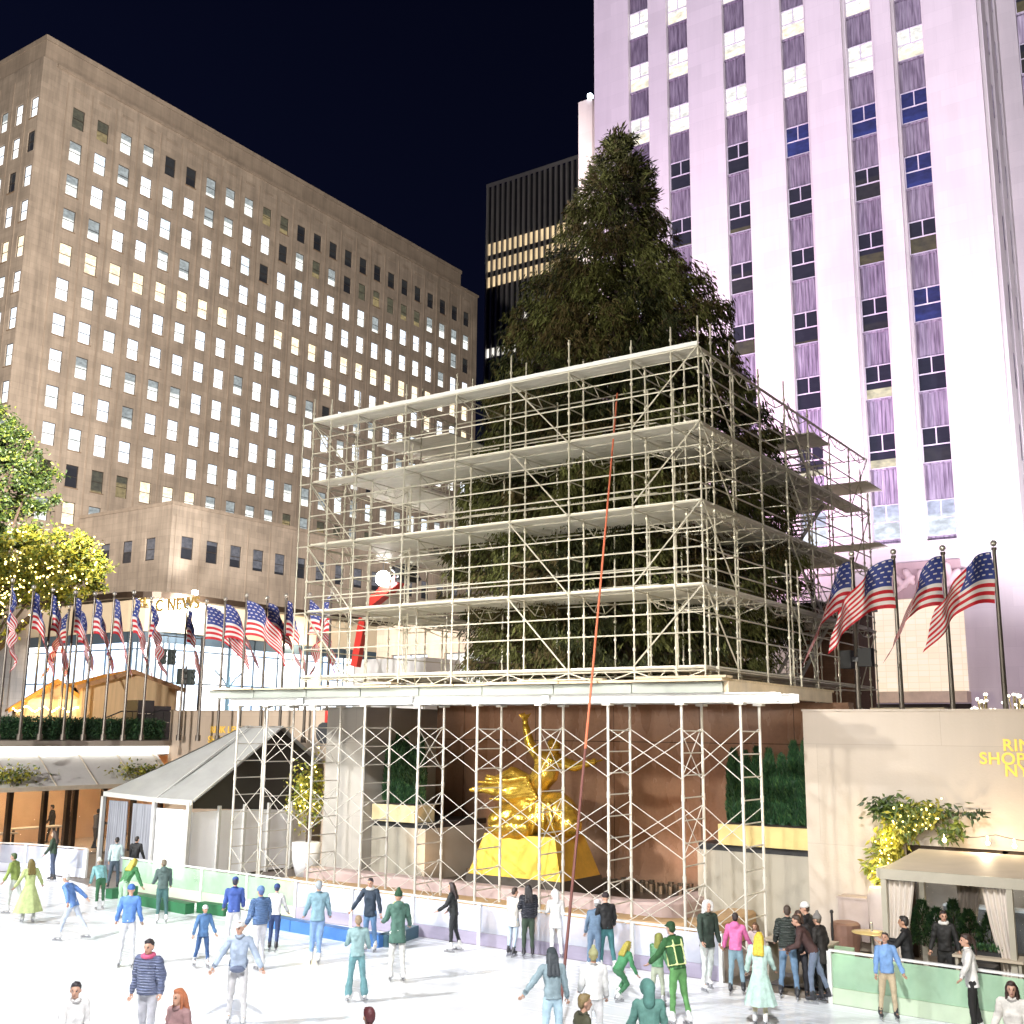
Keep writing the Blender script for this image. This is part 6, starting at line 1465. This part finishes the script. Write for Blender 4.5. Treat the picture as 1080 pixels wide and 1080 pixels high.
WHT = (.74,.74,.76); JEAN = (.10,.20,.38)  # many clothing colours include the green and blue cast of the rink light
person('person in a chartreuse top and pale trousers gliding at the far left edge', (22,898), (13,963), 1.6, 60, 'jacket', (.34,.46,.06), (.62,.66,.60), 'short', (.06,.10,.03), None, lean=10, armL=(30,10,10), armR=(40,20,10), legL=(12,4,10), legR=(-18,4,20))
person('child in a pale yellow green gown with long brown hair at the left edge', (36,908), (28,973), None, 20, 'sweater', (.52,.62,.20), (.5,.6,.3), 'long', (.16,.12,.03), dress=((.52,.62,.22),.75,1.0), armL=(24,10,20), armR=(30,10,20))
person('woman with long dark hair in a dark green jacket standing at the left barrier', (56,877), (54,930), None, 70, 'jacket', (.03,.07,.035), (.05,.08,.16), 'long', (.05,.03,.02), skates='k', lean=2)
person('slender skater in a royal blue top gliding with one leg back, far left', (90,931), (74,992), 1.62, 60, 'sweater', (.07,.22,.60), (.55,.64,.80), 'short', (.5,.5,.45), 'beanie', (.75,.75,.75), lean=24, armL=(30,-20,10), armR=(20,-30,10), legL=(24,4,10), legR=(-26,4,8), hem=.10)
person('child in a white hat and turquoise jacket bending over at left', (101,905), (104,959), 1.45, 15, 'puffer', (.20,.52,.55), (.03,.16,.06), 'short', (.3,.25,.2), 'bobble', (.76,.74,.62), lean=42, armL=(12,35,20), armR=(12,35,20), skates='w')
person('man seen from behind in a pale teal jacket stepping off the ice by the marquee', (121,884), (119,938), None, -15, 'jacket', (.42,.56,.58), (.05,.08,.12), 'short', (.02,.015,.012), lean=8, skates='k')
person('person in a long black coat leaving the ice under the marquee curtains', (141,883), (140,935), None, -20, 'coat', (.02,.02,.022), (.03,.03,.035), 'short', (.02,.015,.012), hem=.3, lean=6, skates='k')
person('blonde person in a green jacket bending over the green kerb', (136,905), (128,968), 1.62, -40, 'jacket', (.04,.26,.07), (.36,.60,.38), 'long', (.45,.38,.06), lean=38, armL=(20,40,15), armR=(20,45,10))
person('boy in a bright blue tee and blue hat with white trousers seen from behind', (137,935), (132,1020), None, -8, 'shirt', (.05,.22,.66), (.74,.76,.82), None, (.05,.04,.03), 'beanie', (.02,.15,.55), armL=(14,4,30), armR=(12,4,25), legL=(4,5,6), legR=(-4,5,6))
person('man in a grey green hoodie and teal trousers standing beside the bright green kerb', (172,908), (169,974), None, 6, 'hoodie', (.09,.16,.15), (.05,.17,.17), 'short', (.16,.13,.09), hood='down', lean=2)
person('child in a white hat and blue jacket skating alone left of centre', (217,956), (212,1021), None, -160, 'jacket', (.06,.22,.52), (.03,.12,.34), None, (.3,.2,.1), 'beanie', (.76,.76,.78), armL=(20,6,14), armR=(20,6,14), legL=(8,6,8), legR=(-8,6,10), skates='w', hem=.10)
person('man in front wearing a padded jacket with a pink and white chest band', (160,994), None, 1.78, 150, 'puffer', (.14,.18,.34), (.52,.52,.58), 'short', (.03,.025,.03), lean=6, armL=(22,14,30), armR=(14,-10,20), bands=7, scarf=(.62,.06,.18), yaw=20)
person('woman in white with tied dark hair cropped by the bottom edge at far left', (79,1040), None, 1.66, -150, 'coat', (.78,.78,.78), (.7,.7,.7), 'pony', (.03,.025,.03), hem=.2, yaw=-20)
person('auburn haired woman in a dusty pink coat cropped at the bottom left', (192,1047), None, 1.65, 130, 'coat', (.42,.22,.22), (.1,.1,.12), 'long', (.42,.15,.07), hem=.2, yaw=20)
person('man in a royal blue jacket and cap with white trousers seen from behind', (249,927), (244,1006), None, 5, 'jacket', (.02,.10,.50), (.74,.75,.80), 'short', (.03,.03,.05), 'cap', (.02,.08,.42), lean=5, hem=.02)
person('woman in a blue striped padded jacket and white trousers beside the royal blue man', (269,936), (272,1022), None, 25, 'puffer', (.10,.24,.55), (.70,.71,.78), 'short', (.08,.12,.3), 'beanie', (.10,.24,.56), bands=8, lean=4)
person('man in a white top and dark blue beanie pushing off behind the striped jacket', (284,933), (288,1004), None, -10, 'jacket', (.76,.76,.78), (.015,.05,.18), 'short', (.02,.03,.08), 'beanie', (.02,.06,.26), lean=12, armL=(15,30,20), armR=(15,30,20), legL=(14,3,14), legR=(-12,3,20), skates='k')
person('skater in a pale blue denim jacket and jeans seen from behind near the centre', (336,931), (333,1017), None, 6, 'jacket', (.22,.44,.56), (.16,.32,.62), 'short', (.30,.34,.38), lean=2, hem=.06, legL=(4,2,5), legR=(-2,-3,4))
person('masked man in a dark navy coat and jeans with one arm stretched out', (380,926), (389,1004), None, 165, 'jacket', (.02,.045,.085), (.08,.22,.44), 'short', (.025,.02,.03), lean=5, hem=.12, armL=(14,4,8), armR=(32,10,6), scarf=(.66,.68,.70), skates='w')
person('child in a pale teal jacket with flared teal trousers seen from behind', (371,966), (375,1057), 1.55, 4, 'jacket', (.30,.52,.54), (.13,.36,.40), 'short', (.30,.22,.14), flare=.04, lean=1, legL=(2,6,2), legR=(-2,7,2), hem=.04)
person('skater in a green bobble hat, yellow fur hood and long green parka', (420,942), (418,1035), None, 8, 'coat', (.07,.20,.15), (.72,.72,.68), None, (.1,.1,.1), 'bobble', (.02,.09,.035), scarf=(.62,.60,.20), hem=.22, lean=3, hood='down')
person('woman dressed all in black skating sideways near the middle barrier', (477,932), (478,1004), None, 75, 'jacket', (.015,.02,.022), (.02,.025,.03), 'long', (.03,.02,.02), lean=6, hem=.06, armL=(14,30,30), armR=(10,14,30), legL=(6,2,6), legR=(-4,2,14))
person('man in a white cap and pale blue jacket with a belt bag in the foreground', (257,984), (248,1082), 1.74, 175, 'jacket', (.36,.46,.62), (.62,.61,.62), 'short', (.2,.15,.12), 'cap', (.78,.78,.76), armL=(28,6,12), armR=(30,4,8), bag=(.12,.16,.28), lean=6, legL=(6,4,6), legR=(-6,4,10), yaw=-15)
person('dark reddish haired head just showing at the bottom edge left of centre', (391,1069), None, 1.7, 20, 'jacket', (.2,.1,.1), (.1,.1,.1), 'short', (.10,.025,.03))
person('woman in a cream coat and pale jeans at the barrier below the statue', (543,938), (541,1009), None, -35, 'coat', (.66,.62,.56), (.42,.54,.68), 'short', (.04,.025,.02), hem=.2, lean=3, skates='k')
person('person in a shiny black padded jacket and dark green trousers at the barrier', (560,935), (557,1010), None, 10, 'puffer', (.025,.028,.045), (.04,.075,.045), 'long', (.012,.01,.012), bands=6, lean=3, skates='k')
person('person in an all white hooded suit beside the hanging rope', (589,941), (586,1010), None, 8, 'coat', (.80,.80,.80), (.78,.78,.78), None, (.1,.1,.1), 'hood', (.80,.80,.80), hem=.2, lean=2)
person('woman with a dark hat and blue grey jacket by the bottom of the rope', (583,1005), None, 1.64, 15, 'jacket', (.30,.44,.50), (.38,.58,.70), 'long', (.05,.06,.07), 'beanie', (.05,.07,.08), armL=(38,6,6), armR=(14,6,10), lean=5)
person('fair brown haired youth in an olive coat cropped by the bottom edge', (612,1054), None, 1.7, -70, 'jacket', (.10,.10,.05), (.1,.1,.1), 'short', (.22,.16,.07), yaw=-15)
person('bending skater in a steel blue jacket leaning on the barrier', (622,968), (627,1026), 1.55, -10, 'jacket', (.12,.22,.36), (.12,.22,.36), 'short', (.2,.2,.2), 'beanie', (.60,.62,.66), lean=38, armL=(15,45,10), armR=(15,45,10))
person('man in a black jacket and teal trousers seen from behind at the barrier', (642,944), (640,1025), None, 20, 'jacket', (.012,.012,.014), (.03,.20,.22), None, (.02,.02,.02), 'beanie', (.035,.02,.025), lean=4, legL=(6,4,8), legR=(-8,4,12))
person('person in a pale yellow knit hat and fluffy white jacket in the foreground', (626,1006), None, 1.62, 5, 'puffer', (.78,.78,.76), (.7,.7,.7), 'short', (.3,.28,.12), 'bobble', (.48,.48,.20), lean=4)
person('long haired child in a green jacket crouching low on the ice', (652,1016), (652,1056), 1.30, -50, 'jacket', (.05,.34,.12), (.05,.26,.10), 'long', (.36,.30,.05), lean=34, legL=(55,4,95), legR=(35,4,90), armL=(14,40,20), armR=(14,40,20))
person('rink guard in a dark green jacket with reflective stripes leaning to a child', (712,990), (716,1082), 1.74, 40, 'jacket', (.03,.17,.035), (.13,.42,.10), 'short', (.02,.06,.02), 'cap', (.02,.09,.025), lean=16, armL=(18,40,20), armR=(12,25,20), vest=True, legL=(4,3,6), legR=(-6,3,10))
person('child in a yellow green hooded coat beside the rink guard', (698,1013), (694,1062), 1.28, -25, 'puffer', (.10,.34,.14), (.5,.56,.4), None, (.3,.3,.1), 'hood', (.34,.36,.05), lean=8)
person('person in a teal green hood cropped by the bottom edge', (684,1040), None, 1.68, 5, 'hoodie', (.12,.36,.30), (.1,.2,.2), None, (.1,.1,.1), 'hood', (.10,.33,.28))
person('man in a white hood and dark green jacket with pale trousers at the entrance', (750,952), (747,1045), None, -150, 'jacket', (.03,.06,.04), (.66,.72,.68), None, (.1,.1,.1), 'hood', (.76,.76,.74), lean=3, hem=.12, armL=(8,6,10), armR=(10,14,30), skates='w', yaw=-10)
person('person in a bright pink jacket and pale jeans seen from behind', (779,965), (777,1049), None, -12, 'jacket', (.78,.10,.38), (.24,.42,.52), 'short', (.03,.02,.02), hood='down', lean=6, armL=(16,10,20), armR=(16,30,20), skates='k')
person('girl with long yellow hair in a pale mint coat at the entrance', (799,994), (803,1082), 1.56, -10, 'coat', (.56,.80,.70), (.70,.62,.36), 'long', (.72,.52,.05), hem=.34, lean=3, dress=((.50,.74,.64),.40,.85))
person('man in a dark padded vest jacket and blue jeans with his back turned', (825,957), (833,1054), None, -6, 'puffer', (.045,.06,.05), (.14,.28,.46), 'short', (.06,.04,.03), lean=8, bands=6, armL=(14,28,24), armR=(10,22,24), legL=(4,6,6), legR=(-4,6,6), skates='k')
person('dark haired woman facing the camera behind the padded vest man', (842,963), None, 1.66, 175, 'jacket', (.03,.025,.025), (.04,.04,.05), 'long', (.06,.03,.02), skates='k', lean=6)
person('person in a white beanie and black coat in the entrance group', (857,956), None, 1.74, 70, 'coat', (.02,.018,.018), (.03,.03,.035), 'short', (.05,.03,.02), 'beanie', (.74,.74,.72), hem=.2, lean=14, skates='k', armL=(12,34,30))
person('man in a maroon brown jacket bending forward beside the green barrier', (866,977), (861,1058), 1.68, 80, 'jacket', (.09,.035,.03), (.18,.24,.36), 'short', (.05,.03,.02), lean=32, armL=(10,40,60), armR=(12,-10,15), legL=(10,3,14), legR=(-14,3,8), skates='k')
person('person in a grey knit beanie behind the maroon jacket', (866,968), None, 1.6, 60, 'coat', (.03,.025,.022), (.03,.03,.03), 'short', (.1,.08,.06), 'bobble', (.26,.24,.22), hem=.2, lean=8, skates='k')
person('small child with brown hair and a pale pink coat beside the pink jacket', (800,975), (799,1040), 1.22, 165, 'jacket', (.64,.48,.50), (.3,.25,.25), 'long', (.12,.06,.03), lean=5, skates='k')
person('man in a bright blue sweater and khaki trousers skating with an arm out', (935,986), (938,1077), None, -165, 'sweater', (.14,.34,.72), (.62,.48,.28), 'short', (.03,.02,.015), lean=-4, armL=(16,10,14), armR=(10,0,16), legL=(3,5,6), legR=(-3,5,6), pitch=12, yaw=-30, skates='k')
person('waiter in black carrying a tray behind the green glass barrier', (967,968), (961,1066), 1.74, 80, 'jacket', (.012,.012,.014), (.055,.06,.05), 'short', (.02,.015,.012), lean=3, armL=(12,40,60), armR=(10,45,50), skates=None, skin=(.50,.28,.18))
person('woman in a white jacket and black trousers with a dark ponytail at right', (1022,989), None, 1.70, 95, 'jacket', (.76,.74,.70), (.02,.018,.016), 'pony', (.035,.02,.015), armL=(40,26,8), armR=(40,-24,8), lean=4, hem=.10)
person('woman with very long dark hair in a cream coat at the bottom right corner', (1067,1039), None, 1.64, 170, 'coat', (.74,.70,.62), (.2,.2,.2), 'long', (.04,.02,.015), hem=.2)
person('seated dark clothed diner under the pergola beside the cone shrubs', (1000,982), (1000,1050), 1.66, 175, 'jacket', (.014,.013,.013), (.02,.02,.02), 'short', (.03,.02,.015), skates=None, lean=2, scarf=(.72,.70,.66))
R2 = dict(skates=None, base=.06)
def inside(lab, px, py, X, **k):
    h = k.get('h', 1.7); q_ = atx(px, py, X); 
    k.pop('h', None); r = person(lab, (px,py), (px,py+40), h, **k, **R2); r.location = (X, q_.y, .06); return r
inside('dark silhouetted man walking past the bright wall inside the restaurant', 57, 846, XL-5.2, rel=70, tc=(.02,.016,.014), bc=(.03,.025,.02), legL=(14,2,6), legR=(-14,2,14))
inside('dark figure sitting at the bar table near the restaurant glass', 75, 862, XL-2.9, h=1.5, rel=80, tc=(.015,.012,.012), bc=(.02,.02,.02))
inside('man in a grey jacket walking out of the restaurant next to the marquee', 104, 845, XL-1.3, rel=-40, tc=(.14,.13,.15), bc=(.04,.035,.035), legL=(12,2,6), legR=(-14,2,14))
# ------------------------------------------------------------------ lights
def spot(name, loc, target, energy, color=(1,1,1), angle=60, blend=.5, radius=.4):
    l = bpy.data.lights.new(name, 'SPOT'); l.energy = energy; l.color = color; l.spot_size = R_(angle); l.spot_blend = blend; l.shadow_soft_size = radius
    o = bpy.data.objects.new(name, l); COL.objects.link(o); o.location = loc
    o.rotation_euler = (Vector(target)-Vector(loc)).to_track_quat('-Z', 'Y').to_euler(); return o
def point(name, loc, energy, color=(1,1,1), radius=.15):
    l = bpy.data.lights.new(name, 'POINT'); l.energy = energy; l.color = color; l.shadow_soft_size = radius
    o = bpy.data.objects.new(name, l); COL.objects.link(o); o.location = loc; return o
# rink floods high on the buildings round the pit
spot('rink_flood', (-2, 2, 19), (-14, 20, 0), 37000, (1,.98,.97), 62, .6, .5)
spot('rink_flood', (-28, -2, 20), (-24, 19, 0), 42000, (.97,.98,1), 62, .6, .5)
spot('rink_flood', (-50, 6, 19), (-36, 20, 0), 35000, (.97,1,.97), 60, .6, .5)
for x0, tx, e in ((-2,-7,5200),(-8,-12.5,4200),(-14,-18.5,4600),(-20,-24.5,4200),(-26,-31,5200),(-32,-38,6500)): spot('rinkside_fill', (x0,2.4,6.3), (tx,31,4.6), e, (1,.93,.86), 25, .6, .4)  # added low fill, no visible source; brightens recess, walls and barrier
spot('flag_fill', (-30,-4,13), (-40,29,9.5), 52000, (1,.96,.92), 44, .5, .4)  # added fill to brighten the left flags
spot('flag_fill', (4,6,8), (-8.5,35,9.5), 5200, (1,.96,.92), 26, .5, .3)  # added fill to brighten the right flags
# scaffold and plaza floods
spot('scaffold_flood', (-24, -14, 17), (-21, 28, 14), 46000, (1,.95,.84), 52, .5, .8)
spot('scaffold_flood', (12, 4, 9), (-13, 36, 10), 9000, (1,.88,.62), 44, .5, .6)
# office block wash from across the street
spot('street_flood', (-30, 20, 24), (-103, 96, 42), 560000, (1,.90,.80), 75, .4, 1.5)
spot('street_flood', (-70, 10, 30), (-112, 60, 45), 100000, (1,.90,.80), 62, .5, 1.5)
# lilac wash on the tower
spot('lilac_flood', (-40, 18, 24), (-24, 60, 40), 72000, (.84,.71,1), 80, .5, 1.0)
spot('lilac_flood', (-9, 42, 7), (-13, 60, 30), 34000, (.92,.80,1), 70, .8, .5)
spot('lilac_flood', (1, 50, 8), (-11, 60.5, 24), 26000, (.95,.90,1), 75, .8, .4)
spot('lilac_flood', (-30, 50, 8), (-27, 60, 24), 34000, (1,.52,.86), 90, .6, .5)
spot('lilac_flood', (-4, 30, 70), (-16, 60, 58), 45000, (.93,.86,1), 80, .6, .5)
spot('far_tower_fill', (-110, 130, 60), (-165, 250, 120), 1300000, (1,.92,.85), 60, .5, 2)  # added fill to bring out the far tower's fins
spot('lilac_flood', (-5.5, 43, 6), (-12, 60, 9.5), 5200, (.86,.68,1), 60, .7, .4)
spot('deck_fill', (-23,2.4,6.4), (-20.5,30,15), 19000, (1,.95,.85), 44, .5, .5)  # added fill from the rink side to light the deck undersides
spot('recess_fill', (-23.6,29.0,.6), (-23.4,34,4.2), 420, (1,.66,.42), 95, .7, .15)  # added warm fill pair hidden behind the curb to brighten the granite
spot('recess_fill', (-15.6,29.0,.6), (-15.6,34,4.2), 420, (1,.66,.42), 95, .7, .15)
# statue spots, storefront spill, work light
spot('statue_spot', (-21.2, 28.95, .58), (-19.8, 30, 3.4), 420, (1,.82,.40), 70, .5, .1)
spot('statue_spot', (-18.0, 28.95, .58), (-19.2, 30, 3.6), 420, (1,.82,.40), 70, .5, .1)
spot('pool_light', (-15.5, 31.6, .7), (-15.5, 34, 2.2), 110, (1,.45,.28), 80, .6, .1)
p = aty(404,610,32.9); point('work_lamp', p, 900, (.98,.99,1), .2)
point('storefront_flood', (SXp+2.2, 67.5, 17.0), 7500, (1,.97,.92), .3)
point('storefront_lamp', (SXp+1.4, 83.2, 14.4), 900, (1,.85,.6), .2)
for x, y, z, e in ((-51,b2[0][1]+.5,9.2,160),(-50.5,b2[2][1],9.6,120)): point('fairy_glow', (x,y,z), e, (1,.84,.36), .5)
point('vine_glow', (-8.6, 29.2, 3.0), 60, (1,.80,.35), .2); point('vine_glow', (-8.9, 29.2, 2.0), 45, (1,.80,.35), .2)
for x in (-6.2,-4.6,-3.4): point('bulb_glow', (x, 29.2, 2.95), 55, (1,.78,.5), .06)
point('shrub_glow', (-29.6, 30.7, 2.6), 60, (1,.80,.34), .2)
point('chalet_glow', (-48.2, qc-1.5, 6.6), 260, (1,.62,.22), .3)
for x, y in ((-24,50),(-40,54)): point('street_light', (x,y,8.5), 1400, (1,.84,.62), .3)
# ------------------------------------------------------------------ night sky
w = bpy.data.worlds.new('World'); sc.world = w; w.use_nodes = True
N = w.node_tree.nodes; L = w.node_tree.links; bg = N['Background']
sky = N.new('ShaderNodeTexSky'); sky.sky_type = 'NISHITA'; sky.sun_disc = False; sky.sun_elevation = R_(-3.5); sky.sun_rotation = R_(250)
mt = N.new('ShaderNodeMix'); mt.data_type = 'RGBA'; mt.blend_type = 'MULTIPLY'; mt.inputs['Factor'].default_value = 1; mt.inputs['B'].default_value = (.62,.72,1.9,1); L.new(sky.outputs[0], mt.inputs['A']); L.new(mt.outputs['Result'], bg.inputs['Color']); bg.inputs['Strength'].default_value = .11
sun = bpy.data.lights.new('moon', 'SUN'); sun.energy = .004; sun.angle = R_(.5); sun.color = (.7,.8,1); so = bpy.data.objects.new('moon', sun); COL.objects.link(so); so.rotation_euler = (R_(50), 0, R_(20))
# ------------------------------------------------------------------ output settings
vs = sc.view_settings; vs.view_transform = 'Standard'; vs.look = 'None'; vs.exposure = 0; vs.gamma = 1
sc.render.engine = 'CYCLES'; cy = sc.cycles
cy.use_denoising = True; cy.max_bounces = 5; cy.diffuse_bounces = 3; cy.glossy_bounces = 2; cy.transmission_bounces = 3; cy.transparent_max_bounces = 12; cy.sample_clamp_indirect = 6; cy.caustics_reflective = False; cy.caustics_refractive = False
for o in list(sc.objects):
    if '_b' in o: del o['_b']
bpy.data.scenes.remove(TMP)
